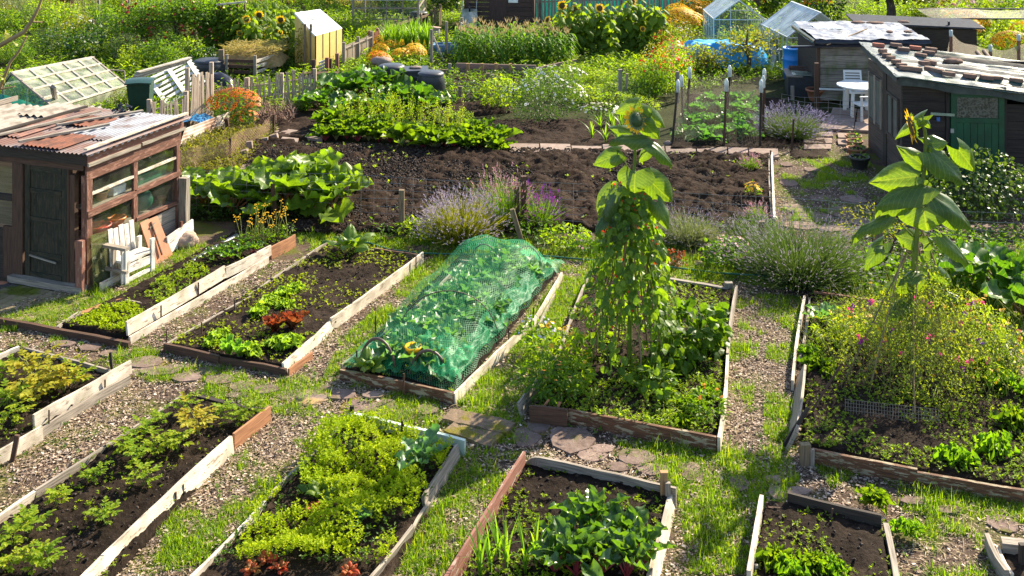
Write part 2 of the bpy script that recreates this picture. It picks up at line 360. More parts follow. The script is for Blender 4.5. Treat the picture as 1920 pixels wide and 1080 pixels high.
def netting(name, col, cell=.02, th=.2, trans=.4, diag=False):
    """thread grid in UV metres; holes are transparent"""
    m, N, L = newmat(name); uv = nd(N, 'UVMap'); sp = nd(N, 'SeparateXYZ'); vec = uv.outputs[0]
    mp = nd(N, 'Mapping'); mp.inputs['Rotation'].default_value = (0, 0, R(45) if diag else 0); L.new(vec, mp.inputs[0]); L.new(mp.outputs[0], sp.inputs[0])
    ms = []
    for k in (0, 1):
        a = nd(N, 'Math', operation='DIVIDE'); L.new(sp.outputs[k], a.inputs[0]); a.inputs[1].default_value = cell
        f = nd(N, 'Math', operation='FRACT'); L.new(a.outputs[0], f.inputs[0])
        l = nd(N, 'Math', operation='LESS_THAN'); L.new(f.outputs[0], l.inputs[0]); l.inputs[1].default_value = th; ms.append(l)
    mx = nd(N, 'Math', operation='MAXIMUM'); L.new(ms[0].outputs[0], mx.inputs[0]); L.new(ms[1].outputs[0], mx.inputs[1])
    d = nd(N, 'BsdfPrincipled'); d.inputs['Base Color'].default_value = c4(col); d.inputs['Roughness'].default_value = .5
    tl = nd(N, 'BsdfTranslucent'); tl.inputs[0].default_value = c4(col); s0 = nd(N, 'MixShader'); s0.inputs[0].default_value = trans
    L.new(d.outputs[0], s0.inputs[1]); L.new(tl.outputs[0], s0.inputs[2])
    t = nd(N, 'BsdfTransparent'); s = nd(N, 'MixShader'); L.new(mx.outputs[0], s.inputs[0]); L.new(t.outputs[0], s.inputs[1]); L.new(s0.outputs[0], s.inputs[2])
    o = nd(N, 'OutputMaterial'); L.new(s.outputs[0], o.inputs[0]); return m
def blotch(name, c1, c2, scale=2, th=.5, rough=.7, metal=0, soft=.06, vec='Object', bump=.003, spec=.4):
    m, N, L = newmat(name); tc = nd(N, 'TexCoord'); n = nd(N, 'TexNoise'); n.inputs['Scale'].default_value = scale; n.inputs['Detail'].default_value = 7; L.new(tc.outputs[vec], n.inputs['Vector'])
    r = ramp(N, [(th-soft, c1), (th+soft, c2)]); L.new(n.outputs[0], r.inputs[0]); b = nd(N, 'BsdfPrincipled'); b.inputs['Roughness'].default_value = rough; b.inputs['Metallic'].default_value = metal; b.inputs['Specular IOR Level'].default_value = spec
    L.new(r.outputs[0], b.inputs['Base Color']); bp = nd(N, 'Bump'); bp.inputs['Distance'].default_value = bump; L.new(n.outputs[0], bp.inputs['Height']); L.new(bp.outputs[0], b.inputs['Normal'])
    o = nd(N, 'OutputMaterial'); L.new(b.outputs[0], o.inputs[0]); return m

WHITE = wood('white_painted_wood', (.38, .31, .25), (.14, .10, .07), (.68, .60, .50), .58, moss=.2, paint2=(.42, .35, .28))
GREYW = wood('grey_weathered_wood', (.34, .29, .24), (.12, .10, .08))
BROWNW = wood('brown_wood', (.11, .06, .04), (.04, .025, .018))
PEEL = wood('peeling_cream_wood', (.16, .075, .04), (.05, .028, .018), (.36, .30, .20), .46)
ORANGEW = wood('orange_wood', (.42, .20, .10), (.2, .09, .05))
REDW = wood('reddish_wood', (.27, .12, .085), (.13, .06, .045), (.40, .30, .25), .42)
DARKW = wood('dark_wood', (.055, .042, .034), (.02, .016, .013))
POSTW = wood('post_wood', (.24, .17, .11), (.08, .06, .04), moss=.4)
NEWW = wood('raw_timber', (.42, .25, .12), (.25, .13, .06))
CANE = wood('bamboo_cane', (.36, .25, .14), (.16, .10, .06))
MINT = plain('mint_plastic', (.52, .60, .50), .5, var=.15, scale=3)
SOIL = rocky('soil', [(.008, .0055, .004), (.023, .0155, .011), (.056, .039, .028)], 22, bump=.03)
SOILD = rocky('ploughed_soil', [(.009, .006, .004), (.026, .016, .011), (.054, .034, .025)], 16, bump=.04)
GROUND = rocky('ground', [(.014, .014, .006), (.03, .034, .012), (.05, .055, .018)], 12, bump=.03)
PATHG = rocky('path_ground', [(.03, .02, .014), (.085, .058, .043), (.16, .115, .09)], 30, bump=.02, moss=(.085, .09, .02), mscale=1.7, mth=.49)
STONE = rocky('flagstone', [(.10, .068, .055), (.19, .135, .112), (.27, .205, .17)], 14, bump=.02, moss=(.10, .10, .02), mscale=2.6, mth=.60, isl=.2)
SLAB = rocky('paving_slab', [(.17, .12, .10), (.25, .19, .16), (.31, .25, .21)], 10, bump=.006, isl=.18)
MOSS = rocky('moss', [(.08, .075, .01), (.15, .13, .015), (.2, .17, .03)], 20, bump=.02)
CHIP = chips('wood_chips', [(.08, .052, .034), (.20, .135, .09), (.33, .235, .165), (.43, .32, .235), (.13, .09, .06), (.25, .17, .115), (.60, .49, .40), (.10, .07, .05)])
GRASS = leaf('grass', [(.07, .15, .010), (.11, .21, .012), (.17, .27, .016), (.29, .29, .04)], .5, .5, (2.1, 2.1, .4))
STEMG = leaf('green_stem', [(.10, .15, .03), (.14, .18, .04)], .25, .5)
# ---------------------------------------------------------------- leaf templates (x = length 0..1, y = width -.5...5, z = lift)
T_DIA = (np.array([(0, 0, 0), (.45, .5, .10), (1, 0, -.06), (.45, -.5, .10)]), [(0, 2, 1), (0, 3, 2)])
T_OV = (np.array([(0, 0, 0), (.33, 0, .03), (.7, 0, .0), (1, 0, -.14), (.12, .3, .06), (.42, .5, .10), (.8, .32, .02), (.12, -.3, .06), (.42, -.5, .10), (.8, -.32, .02)]),
        [(0, 1, 5, 4), (1, 2, 6, 5), (2, 3, 6), (0, 7, 8, 1), (1, 8, 9, 2), (2, 9, 3)])
T_CHIP = (np.array([(-.5, -.5, 0), (.5, -.4, .06), (.42, .5, .02), (-.45, .4, .1)]), [(0, 1, 2, 3)])
T_BLADE = (np.array([(0, -.5, 0), (0, .5, 0), (.5, -.4, .08), (.5, .4, .08), (1, 0, -.12)]), [(0, 2, 3, 1), (2, 4, 3)])
T_PETAL = (np.array([(0, -.2, 0), (0, .2, 0), (.6, .5, .05), (.6, -.5, .05), (1, 0, -.05)]), [(0, 3, 2, 1), (3, 4, 2)])
def lobed(nu, nv, width, z, seed=0, heart=0):
    """leaf as a small grid: width(u), z(u,v)"""
    V = []; Fc = []
    for i in range(nu):
        u = i/(nu-1)
        for j in range(nv):
            v = j/(nv-1)*2-1
            x = u-heart*abs(v)**1.2*(1-u)**3
            V.append((x, v*width(u)*.5, z(u, v)))
    for i in range(nu-1):
        for j in range(nv-1):
            a = i*nv+j; Fc.append((a, a+nv, a+nv+1, a+1))
    return (np.array(V), Fc, 1)
def heart_leaf(seed):
    r = random.Random(seed); p = [r.uniform(0, 6.3) for _ in range(4)]; cu = r.uniform(.15, .4); fo = r.uniform(.05, .22)
    w = lambda u: (max(0, math.sin(math.pi*min(1, u*.93+.10)**.75))**.8)*1.0+.02
    z = lambda u, v: -cu*u*u+fo*abs(v)-.30*abs(v)**3+.06*math.sin(9*u+p[0])*abs(v)**2+.04*math.sin(15*u+p[1]+v*4)*abs(v)-.10*max(0, u-.7)*3
    return lobed(10, 9, w, z, seed, .3)
def ruffle_leaf(seed, amp=.1, slim=1.0, fr=16, nu=10, nv=7):
    r = random.Random(seed); p = [r.uniform(0, 6.3) for _ in range(4)]; cu = r.uniform(.15, .35)
    w = lambda u: (.10+.9*max(0, math.sin(math.pi*max(0, (u-.05)/.95)**1.15))**.8)*slim*(1+.10*math.sin(fr*1.7*u+p[2]))
    z = lambda u, v: -cu*u*u+.16*abs(v)+amp*math.sin(fr*u+p[0]+(1.5 if v > 0 else 0))*abs(v)**1.6+amp*.5*math.sin(fr*.6*u+p[1]+v*3)*abs(v)
    return lobed(nu, nv, w, z, seed, .05)
HEARTS = [heart_leaf(i) for i in range(5)]
RUFF = [ruffle_leaf(i) for i in range(5)]
RUFFBIG = [ruffle_leaf(20+i, .09, 1.1, 20, 14, 9) for i in range(5)]
def sph(n, rng=RNG):
    v = rng.normal(size=(n, 3)); return nrm(v)
def rnd(a, b, n): return RNG.uniform(a, b, n)
def dirs(az, el): return np.stack([np.cos(az)*np.cos(el), np.sin(az)*np.cos(el), np.sin(el)], -1)
# ---------------------------------------------------------------- plant pieces (each adds to a MB, local origin = foot of the plant)
def crown(mb, n, rx, ry, z0, z1, ls, mat, T=T_OV, w=.55, shell=.55, lump=.35, seed=0, c=(0, 0), up=.5):
    """leaves through an uneven ellipsoid volume, denser near the outside"""
    rng = np.random.default_rng(seed+99)
    d = sph(n, rng); rr = rng.random(n)**(1/3.)*(1-shell)+shell*rng.uniform(.75, 1.0, n)
    lm = 1-lump+2*lump*fbm(d[:, 0]*2+seed, d[:, 1]*2+d[:, 2]*2.3, 1.3, 2, seed)
    gap = fbm(d[:, 0]*3+seed*3, d[:, 1]*3-d[:, 2]*3, 1.6, 2, seed+3) > .34
    d, rr, lm = d[gap], rr[gap], lm[gap]; n = len(d)
    zc = (z0+z1)/2; hz = (z1-z0)/2
    p = np.stack([c[0]+d[:, 0]*rx*rr*lm, c[1]+d[:, 1]*ry*rr*lm, zc+d[:, 2]*hz*rr*np.minimum(lm, 1.15)], 1)
    p[:, 2] = np.maximum(p[:, 2], .02)
    xd = nrm(d*np.array((1, 1, .3))+rng.normal(size=(n, 3))*.5+np.array((0, 0, -.1))); nn = nrm(d*.6+rng.normal(size=(n, 3))*.55+np.array((0, 0, up)))
    s = ls*rng.uniform(.6, 1.25, n)
    mb.stamp(T, p, xd, nn, np.stack([s, s*w, s], 1), mat); return mb
def stems(mb, n, h, r, mat, w=.006, seed=0, spread=.25):
    rng = random.Random(seed)
    for i in range(n):
        a = rng.uniform(0, 6.28); q = r*rng.uniform(.3, 1)
        pts = [(math.cos(a)*spread*r*.5, math.sin(a)*spread*r*.5, 0), (math.cos(a)*q*.5, math.sin(a)*q*.5, h*.55), (math.cos(a)*q, math.sin(a)*q, h*rng.uniform(.8, 1))]
        mb.tube(pts, [w, w*.8, w*.4], mat, 4, False)
    return mb
def rosette(mb, Ts, n, L, wr, e0, e1, mat, seed=0, petiole=0, pmat=None, lmin=.6, pw=.008, smooth=True, zoff=0):
    rng = np.random.default_rng(seed+5); 
    for i in range(n):
        f = i/max(1, n-1); az = i*2.39996+rng.uniform(-.3, .3); el = R(e1+(e0-e1)*f+rng.uniform(-8, 8)); l = L*(1-(1-lmin)*f)*rng.uniform(.85, 1.12)
        d = dirs(az, el); base = np.array((0, 0, zoff))
        if petiole:
            q = base+dirs(az, min(el+R(18), R(88)))*petiole*l; mb.tube([base, (base+q)/2+np.array((0, 0, .03*l)), q], [pw, pw, pw*.7], pmat, 4, False); base = q
        side = np.array((-math.sin(az), math.cos(az), 0)); nn = np.cross(d, side); nn = nn if nn[2] > 0 else -nn
        nn = nn+side*rng.uniform(-.35, .35)
        mb.stamp(Ts[i % len(Ts)], [base], [d], [nn], np.array([[l, l*wr*rng.uniform(.85, 1.15), l]]), mat, smooth)
    return mb
def flowers(mb, P_, nrmv, r, mat, n=8, cmat=None, cr=.35, wr=.5):
    """daisy-like flowers: petals round a centre"""
    P_ = np.atleast_2d(P_); N = len(P_); nrmv = np.broadcast_to(np.asarray(nrmv, float), (N, 3)); z = nrm(nrmv)
    ref = np.where(np.abs(z[:, 2:3]) < .9, np.array((0, 0, 1.)), np.array((1., 0, 0))); a = nrm(np.cross(ref, z)); b = np.cross(z, a)
    r = np.broadcast_to(np.asarray(r, float), (N,))
    for k in range(n):
        t = 2*math.pi*k/n; d = a*math.cos(t)+b*math.sin(t)
        mb.stamp(T_PETAL, P_, d+z*.12, z, np.stack([r, r*wr*5/n*1.3, r], 1), mat)
    if cmat:
        Tc = (np.array([(math.cos(2*math.pi*k/8), math.sin(2*math.pi*k/8), 0) for k in range(8)]+[(0, 0, .35)]), [(k, (k+1) % 8, 8) for k in range(8)])
        mb.stamp(Tc, P_+z*.004, a, z, np.stack([r*cr]*3, 1), cmat)
    return mb
def grassblades(mb, pts, hmin, hmax, mat, w=.007, lean=.45, T=T_BLADE):
    n = len(pts)
    if n == 0: return
    az = rnd(0, 6.283, n); el = np.pi/2-np.abs(RNG.normal(0, lean, n)); d = dirs(az, np.clip(el, .25, 1.57)); h = rnd(hmin, hmax, n)
    nn = np.stack([-np.cos(az)*np.sin(el), -np.sin(az)*np.sin(el), np.cos(el)], 1)+RNG.normal(size=(n, 3))*.3
    mb.stamp(T, pts, d, nn, np.stack([h, np.full(n, w), h], 1), mat)
def sprigs(mb, pts, r, mat, k=5, T=T_DIA, w=.5, hz=.3):
    """tiny seedlings: k leaves round each point"""
    n = len(pts)
    if n == 0: return
    rr = np.broadcast_to(r, (n,))
    for i in range(k):
        az = rnd(0, 6.283, n); el = rnd(.05, .9, n); d = dirs(az, el); s = rr*rnd(.6, 1.2, n)
        p = pts+np.stack([np.zeros(n), np.zeros(n), rnd(.0, 1, n)*rr*hz*2], 1)
        mb.stamp(T, p, d, np.stack([-d[:, 0]*.3, -d[:, 1]*.3, np.ones(n)], 1)+RNG.normal(size=(n, 3))*.2, np.stack([s, s*w, s], 1), mat)
def plant(name, label, cat, loc, parts, group=None, rz=0):
    t = thing(name, label, cat, loc, rz, group)
    for pn, mb in parts:
        if mb.n: mb.build(pn, t)
    return t
# ---------------------------------------------------------------- ground, beds
BEDQ = {  # inner soil quads in photo pixels: near-left, near-right, far-right, far-left
 'B1': [(108, 622), (236, 646), (548, 455), (440, 443)],
 'B2': [(312, 660), (533, 700), (788, 484), (612, 463)],
 'B3': [(640, 703), (850, 752), (1045, 515), (862, 485)],
 'B4': [(993, 785), (1343, 843), (1378, 545), (1105, 520)],
 'B5': [(1500, 850), (1990, 948), (1840, 590), (1520, 555)],
 'B6': [(-420, 900), (-110, 950), (240, 710), (30, 660)],
 'B7': [(-160, 1120), (130, 1180), (500, 780), (350, 745)],
 'B8': [(340, 1120), (680, 1190), (865, 852), (655, 795)],
 'B9': [(830, 1150), (1180, 1200), (1262, 945), (985, 883)],
 'B10': [(1402, 1120), (1685, 1180), (1658, 1000), (1432, 952)],
 'B11': [(1885, 1120), (2100, 1160), (2080, 1060), (1870, 1030)]}
BW = {k: [tuple(W(a, b)[:2]) for a, b in v] for k, v in BEDQ.items()}
BEDS = list(BW.values())
def soilpatch(name, quad, z, amp, sc, mat, cell=.05, edge=.25, seed=0, furrow=0):
    q = [np.array(p[:2]) for p in quad]; L = np.linalg.norm(q[3]-q[0]); Wd = np.linalg.norm(q[1]-q[0])
    def fn(u, v):
        x = (q[0][0]*(1-v)+q[1][0]*v)*(1-u)+(q[3][0]*(1-v)+q[2][0]*v)*u
        y = (q[0][1]*(1-v)+q[1][1]*v)*(1-u)+(q[3][1]*(1-v)+q[2][1]*v)*u
        e = np.minimum(np.minimum(u*L, (1-u)*L), np.minimum(v*Wd, (1-v)*Wd))/edge; e = np.clip(e, 0, 1)
        n = fbm(x+seed, y, sc, 4, seed)-.5; n2 = 1-np.abs(2*fbm(x, y+seed, sc*2.3, 2, seed+5)-1)
        zz = z*np.clip(e*4, 0, 1)+amp*(n*1.4+(n2-.5)*.6)+amp*1.2*(fbm(x, y, .9, 2, seed+9)-.5)+furrow*np.sin(x*9+y*1.5)
        return x, y, np.where(e <= 0, -.03, zz)
    mb = MB(); mb.grid(fn, max(8, int(L/cell)), max(8, int(Wd/cell)), mat); return struct(mb.build(name))
mb = MB(); Z = -.012
def gfn(u, v): 
    x = (v-.5)*400; y = 2+u*300; return x, y, np.full_like(x, -.03)
mb.grid(gfn, 4, 4, GROUND); struct(mb.build('ground'))
PATHAREA = [(-14, 4.5), (16, 4.5), (15.5, 19), (9, 25), (5.4, 25), (4.0, 17.6), (-7.5, 17.6), (-9.5, 14)]
def pfn(u, v):
    x = -16+32*v; y = 4+22*u
    return x, y, np.where(inpoly(x, y, PATHAREA), .004+.022*(fbm(x, y, 2.2, 3, 4)-.5)+.006*(fbm(x, y, 14, 2, 8)-.5), -.06)
mb = MB(); mb.grid(pfn, 260, 420, PATHG); struct(mb.build('path'))
def PW(*px): return [tuple(W(a, b)[:2]) for a, b in px]
for k, q in BW.items():
    soilpatch('soil', q, .085, .05, 7, SOIL, .035, .08, hash(k) % 50 if False else int(k[1:])*3)
# ploughed plot and other open soil
PLOT = PW((440, 442), (1452, 432), (1447, 296), (470, 270)); 
soilpatch('ploughed_soil', [PLOT[0], PLOT[1], PLOT[2], PLOT[3]], .05, .16, 4.6, SOILD, .045, .4, 3)
soilpatch('soil', PW((930, 290), (1250, 292), (1210, 225), (800, 225)), .04, .08, 5, SOILD, .06, .3, 5)
soilpatch('soil', PW((800, 225), (960, 210), (980, 140), (815, 140)), .05, .10, 5, SOILD, .06, .3, 6)
soilpatch('soil', PW((1252, 286), (1480, 286), (1470, 190), (1290, 180)), .05, .10, 4, SOILD, .06, .3, 8)
soilpatch('soil', PW((455, 262), (640, 262), (640, 205), (500, 200)), .03, .08, 5, SOILD, .06, .3, 9)
soilpatch('soil', PW((1480, 300), (1560, 300), (1540, 220), (1470, 225)), .03, .08, 5, SOILD, .06, .3, 19)
# clods on the ploughed soil
CLOD = (np.array([(-.5, -.4, -.2), (.5, -.45, -.2), (.4, .5, -.2), (-.45, .42, -.2), (-.3, -.25, .35), (.28, -.3, .42), (.3, .25, .3), (-.2, .3, .4)]), [(0, 1, 5, 4), (1, 2, 6, 5), (2, 3, 7, 6), (3, 0, 4, 7), (4, 5, 6, 7)])
CLODM = chips('soil_clod', [(.012, .008, .006), (.035, .023, .017), (.02, .013, .01), (.075, .052, .04), (.028, .019, .014)], .95)
def clods(poly, dens, smin, smax, z, fn=None):
    mb = MB(); p = sample(poly, dens, fn); n = len(p); p[:, 2] = z+rnd(-.02, .03, n); s = smin+(smax-smin)*RNG.random(n)**2.5
    mb.stamp(CLOD, p, dirs(rnd(0, 6.28, n), rnd(-.4, .4, n)), sph(n)*.5+np.array((0, 0, 1)), np.stack([s*rnd(.8, 1.4, n), s, s*rnd(.6, 1, n)], 1), CLODM); return mb
stuff(clods(PLOT, 1100, .010, .055, .065).build('soil_clods'), 'dark crumbly clods all over the freshly dug plot', 'soil')
for k, d in (('B2', 200), ('B4', 200), ('B5', 150), ('B7', 260), ('B9', 250), ('B10', 250), ('B6', 200)):
    stuff(clods(BW[k], d, .008, .035, .10).build('soil_clods'), 'fine clods and stones in the bed soil', 'soil')
# ---------------------------------------------------------------- woodchips and grass
VIS = PW((-200, 1120), (2350, 1120), (2350, 430), (1650, 330), (1600, 262), (1440, 262), (1452, 440), (440, 440), (-60, 600))
def spots(lst):
    """list of (poly px, weight) -> density function"""
    L_ = [([tuple(W(a, b)[:2]) for a, b in pl], w) for pl, w in lst]
    def f(x, y):
        d = np.zeros(len(x))
        for pl, w in L_: d = np.maximum(d, inpoly(x, y, pl)*w)
        return d
    return f
GR = spots([
 ([(0, 625), (0, 600), (165, 548), (340, 440), (440, 445), (290, 540), (110, 620)], .80),
 ([(790, 490), (870, 480), (760, 590), (640, 700), (560, 715), (690, 600)], .45), ([(700, 640), (760, 590), (868, 482), (820, 478), (640, 640), (600, 720), (650, 700)], .8),
 ([(855, 757), (1053, 520), (1110, 520), (1060, 600), (1010, 720), (975, 800), (880, 790)], 1.15),
 ([(560, 470), (560, 445), (1100, 455), (1500, 470), (1900, 540), (1920, 620), (1850, 600), (1500, 545), (1110, 520), (1050, 510), (870, 482), (790, 480)], 1.0),
 ([(1380, 548), (1505, 560), (1500, 610), (1385, 640)], .85), ([(1372, 620), (1430, 600), (1400, 850), (1350, 850)], .5), ([(1440, 560), (1505, 560), (1478, 850), (1430, 850)], .55),
 ([(1150, 830), (1480, 855), (1500, 900), (1440, 1000), (1400, 1080), (1290, 1080), (1270, 930), (1210, 880)], 1.0),
 ([(1520, 870), (1920, 945), (1920, 985), (1650, 960), (1560, 920)], .75), ([(1660, 985), (1760, 970), (1850, 1010), (1860, 1090), (1685, 1090)], .5),
 ([(240, 700), (420, 690), (620, 710), (850, 760), (990, 800), (1000, 840), (870, 830), (655, 785), (505, 780), (340, 745)], .42),
 ([(500, 790), (650, 790), (655, 810), (560, 890), (470, 900), (440, 880)], .38), ([(430, 900), (540, 890), (470, 980), (400, 1060), (200, 1090), (290, 990)], .35),
 ([(870, 840), (975, 850), (925, 940), (850, 1090), (715, 1090), (800, 960)], 1.0), ([(0, 640), (90, 630), (240, 660), (240, 700), (60, 660)], .35),
 ([(1465, 330), (1500, 296), (1580, 300), (1625, 330), (1580, 360), (1500, 375)], .5), ([(1900, 440), (2400, 440), (2400, 1120), (1960, 1120)], .6), ([(1455, 420), (1460, 300), (1640, 300), (1640, 430)], .2), ([(640, 430), (800, 440), (1100, 460), (1100, 480), (640, 470)], .6), ([(250, 655), (300, 660), (290, 690), (240, 690)], .7),
 ([(350, 430), (640, 420), (620, 460), (440, 450)], .6)])
def grassd(x, y):
    g = GR(x, y); n = fbm(x, y, 2.1, 3, 21)
    m = np.clip((n-(.665-.42*g))*7, 0, 1)*(g > 0)
    # grass creeps up along the outside of the boards
    return m*(.35+.65*(fbm(x, y, 9, 2, 5) > .42))
pts = sample(VIS, 11000, grassd, BEDS)
pts = pts[(pts[:, 1] < 22)]
far = pts[:, 1] > 14; keep = ~far | (RNG.random(len(pts)) < .7); pts = pts[keep]
mb = MB(); grassblades(mb, pts, .02, .085, GRASS, .0065, .8)
tall = sample(VIS, 900, lambda x, y: (grassd(x, y) > .5)*(fbm(x, y, 3.1, 2, 77) > .56), BEDS)
grassblades(mb, tall, .08, .2, GRASS, .007, .55)
stuff(mb.build('grass'), 'bright green grass growing over the paths between the beds', 'grass')
pts = sample(VIS, 3200, lambda x, y: (1-.7*grassd(x, y))*np.clip((fbm(x, y, .8, 3, 40)-.25)*4, .35, 1)*np.where(y < 15.8, 1, (x > 4.4)*.35), BEDS)
n = len(pts); pts[:, 2] = rnd(.008, .03, n); s = .008+.030*RNG.random(n)**2
mb = MB(); mb.stamp(T_CHIP, pts, dirs(rnd(0, 6.28, n), rnd(-.35, .35, n)), np.stack([rnd(-.4, .4, n), rnd(-.4, .4, n), np.ones(n)], 1), np.stack([s, s*rnd(.3, .8, n), s], 1), CHIP)
stuff(mb.build('wood_chips'), 'pinkish brown wood chips covering the paths', 'wood chips')
p = sample(VIS, 260, lambda x, y: np.clip((fbm(x, y, 1.1, 3, 90)-.35)*4, .1, 1)*(y < 16.5), BEDS); n = len(p); p[:, 2] = .02; m_ = MB(); m_.stamp(T_BLADE, p, dirs(rnd(0, 6.28, n), rnd(-.05, .2, n)), np.array((0, 0, 1.)), np.stack([rnd(.05, .16, n), np.full(n, .006), np.full(n, .05)], 1), chips('straw_litter', [(.34, .26, .14), (.22, .15, .08), (.45, .36, .2)])); stuff(m_.build('straw_litter'), 'dry straw and dead grass littering the paths', 'straw')
# low weeds on the paths
WEED = leaf('weed_leaf', [(.035, .085, .012), (.07, .14, .018), (.12, .19, .03)], .35)
mb = MB(); pts = sample(VIS, 60, lambda x, y: np.clip((fbm(x, y, 1.5, 2, 60)-.42)*6, 0, 1), BEDS); pts[:, 2] = .02
sprigs(mb, pts, rnd(.015, .045, len(pts)), WEED, 6); stuff(mb.build('path_weeds'), 'small leafy weeds scattered over the paths', 'weeds')
# ---------------------------------------------------------------- flagstones of the cross path
def stone(cx, cy, w, h, seed):
    """irregular flat stone; centre px, size px"""
    r = random.Random(seed); n = r.randint(6, 9); c = W(cx, cy); k = ppm(cy); rx = w/2/k; y0 = W(cx, cy+h/2)[1]; y1 = W(cx, cy-h/2)[1]; ry = (y1-y0)/2
    return [(c[0]+rx*math.cos(2*math.pi*i/n)*r.uniform(.82, 1.1), (y0+y1)/2+ry*math.sin(2*math.pi*i/n)*r.uniform(.82, 1.1)) for i in range(n)], r.uniform(.015, .03)
mb = MB()
ST = [(272, 683, 66, 22), (215, 665, 60, 16), (170, 655, 50, 14), (300, 700, 80, 18), (350, 712, 66, 18), (330, 692, 50, 12), (385, 700, 50, 14), (410, 715, 60, 20), (455, 728, 60, 20), (500, 735, 50, 18), (545, 745, 60, 20), (585, 748, 60, 26), (450, 745, 50, 12),
      (640, 745, 60, 20), (672, 767, 56, 34), (722, 768, 56, 32), (760, 780, 46, 30), (800, 772, 44, 22), (700, 745, 50, 14), (985, 825, 60, 44), (1010, 805, 50, 24), (1075, 830, 90, 50), (1055, 815, 50, 22), (1108, 858, 60, 26), (1130, 845, 40, 18), (1190, 862, 76, 30), (1225, 885, 70, 24), (1160, 880, 50, 18), (1290, 880, 50, 22),
      (1300, 895, 46, 26), (1385, 910, 40, 30), (1458, 930, 34, 34), (1495, 925, 50, 18), (1500, 950, 60, 18), (1560, 955, 50, 18), (1880, 985, 56, 36), (1450, 905, 36, 20), (1715, 945, 60, 16), (1780, 960, 60, 16), (1640, 935, 60, 14),
      (360, 700, 40, 10), (610, 735, 40, 14), (835, 790, 40, 16), (930, 812, 50, 20), (255, 700, 40, 14), (120, 648, 50, 12), (1490, 392, 50, 18), (1530, 410, 70, 20), (1580, 400, 60, 22), (1620, 420, 60, 18), (1500, 425, 70, 16), (1560, 430, 60, 14), (1480, 345, 40, 14), (1540, 375, 46, 14), (1600, 375, 50, 16), (1520, 320, 30, 8), (1560, 345, 26, 8), (1590, 330, 26, 8), (1475, 310, 26, 8), (1850, 430, 70, 16), (1780, 420, 60, 12), (1900, 445, 60, 14)]
for i, (a, b, w, h) in enumerate(ST):
    pl, z = stone(a, b, w, h, i); mb.prism(pl, -.02, z+.008, STONE)
struct(mb.build('flagstones'))
mb = MB()
for i, (a, b, w, h) in enumerate(ST):
    if i % 2 == 0 and a < 1100: pl, z = stone(a, b, w*1.25, h*1.3, i+50); mb.prism(pl, -.02, .016, MOSS)
tag(mb.build('moss'), 'yellow green moss between the flagstones', 'moss', kind='stuff')
# railway sleeper-like mossy slabs laid in the path
BRK = rocky('broken_path_stone', [(.08, .055, .04), (.16, .115, .08), (.24, .175, .12)], 18, bump=.02, moss=(.14, .12, .02), mscale=5, mth=.52)
for p0, p1, w, t, lb in (((838, 785), (958, 812), .24, .05, 'upper of two long crusty mossy slabs stepping down the cross path'), ((845, 806), (932, 834), .26, .04, 'lower of two long crusty mossy slabs stepping down the cross path')):
    a = W(*p0, 0); b = W(*p1, 0); a[2] = b[2] = t/2+.01; mb = MB(); mb.beam(a, b, w, t, BRK, seg=9, jit=.02); tag(mb.build('stone_slab', None, (a+b)/2*np.array((1, 1, 0))), lb, 'stone slab')
# ---------------------------------------------------------------- raised beds
def plank(t, p0, p1, h, mat, th=.028, z0=0.0, lean=0.0, name='board', seg=6, label=None, h1=None):
    """board standing on edge between two photo points of its foot; lean>0 tips the top to the right of p0->p1"""
    a = W(*p0); b = W(*p1); L = np.linalg.norm(b-a); x = (b-a)/L; side = np.array((x[1], -x[0], 0))
    up = np.array((0, 0, 1))*math.cos(lean)+side*math.sin(lean); h1 = h1 or h
    V = []; Fc = []; uv = []; u0 = random.random()*30; n = max(3, int(L/.25)); bow = random.uniform(-.02, .02)
    nz = side*math.cos(lean)-np.array((0, 0, 1))*math.sin(lean)
    for i in range(n+1):
        tt = i/n; c = a+(b-a)*tt+side*bow*math.sin(math.pi*tt)+np.array((0, 0, z0)); hh = h+(h1-h)*tt+random.uniform(-.006, .006)
        for (s, z) in ((-.5, 0), (.5, 0), (.5, 1), (-.5, 1)): V.append(c+nz*s*th+up*(z*hh))
    for i in range(n):
        A = i*4; B = A+4
        for k, (v0, v1) in enumerate(((0, th), (th, th+h), (th+h, 2*th+h), (2*th+h, 2*th+2*h))):
            k2 = (k+1) % 4; Fc.append((A+k, A+k2, B+k2, B+k)); ua = u0+L*i/n; ub = u0+L*(i+1)/n; uv += [(ua, v0+u0), (ua, v1+u0), (ub, v1+u0), (ub, v0+u0)]
    e = n*4; Fc += [(3, 2, 1, 0), (e, e+1, e+2, e+3)]; uv += [(0, 0), (th, 0), (th, h), (0, h)]*2
    o = MB().raw(V, Fc, mat, uv).build(name, t, t.location)
    if label: o['label'] = label
    return o
def stake(t, px, h, mat=DARKW, w=.03, tilt=(0, 0), name='stake', label=None):
    a = W(*px); b = a+np.array((tilt[0]*h, tilt[1]*h, h)); o = MB().beam(a-np.array((0, 0, .02)), b, w, w*.7, mat, up=(0, 1, 0)).build(name, t, t.location)
    if label: o['label'] = label
    return o
def bed(key, label):
    q = BW[key]; c = np.mean(q, 0); return thing('raised_bed', label, 'raised bed', (c[0], c[1], 0))
b1 = bed('B1', 'narrow raised bed beside the old shed with bright white boards along its right side')
plank(b1, (243, 647), (503, 495), .11, WHITE); plank(b1, (239, 643), (423, 532), .17, WHITE, z0=.09, lean=-.14, th=.03); plank(b1, (423, 532), (508, 488), .15, WHITE, z0=.08, lean=-.05)
plank(b1, (508, 487), (553, 463), .20, ORANGEW, z0=.0, label='short orange brown end board'); plank(b1, (-30, 605), (243, 656), .10, BROWNW, th=.05)
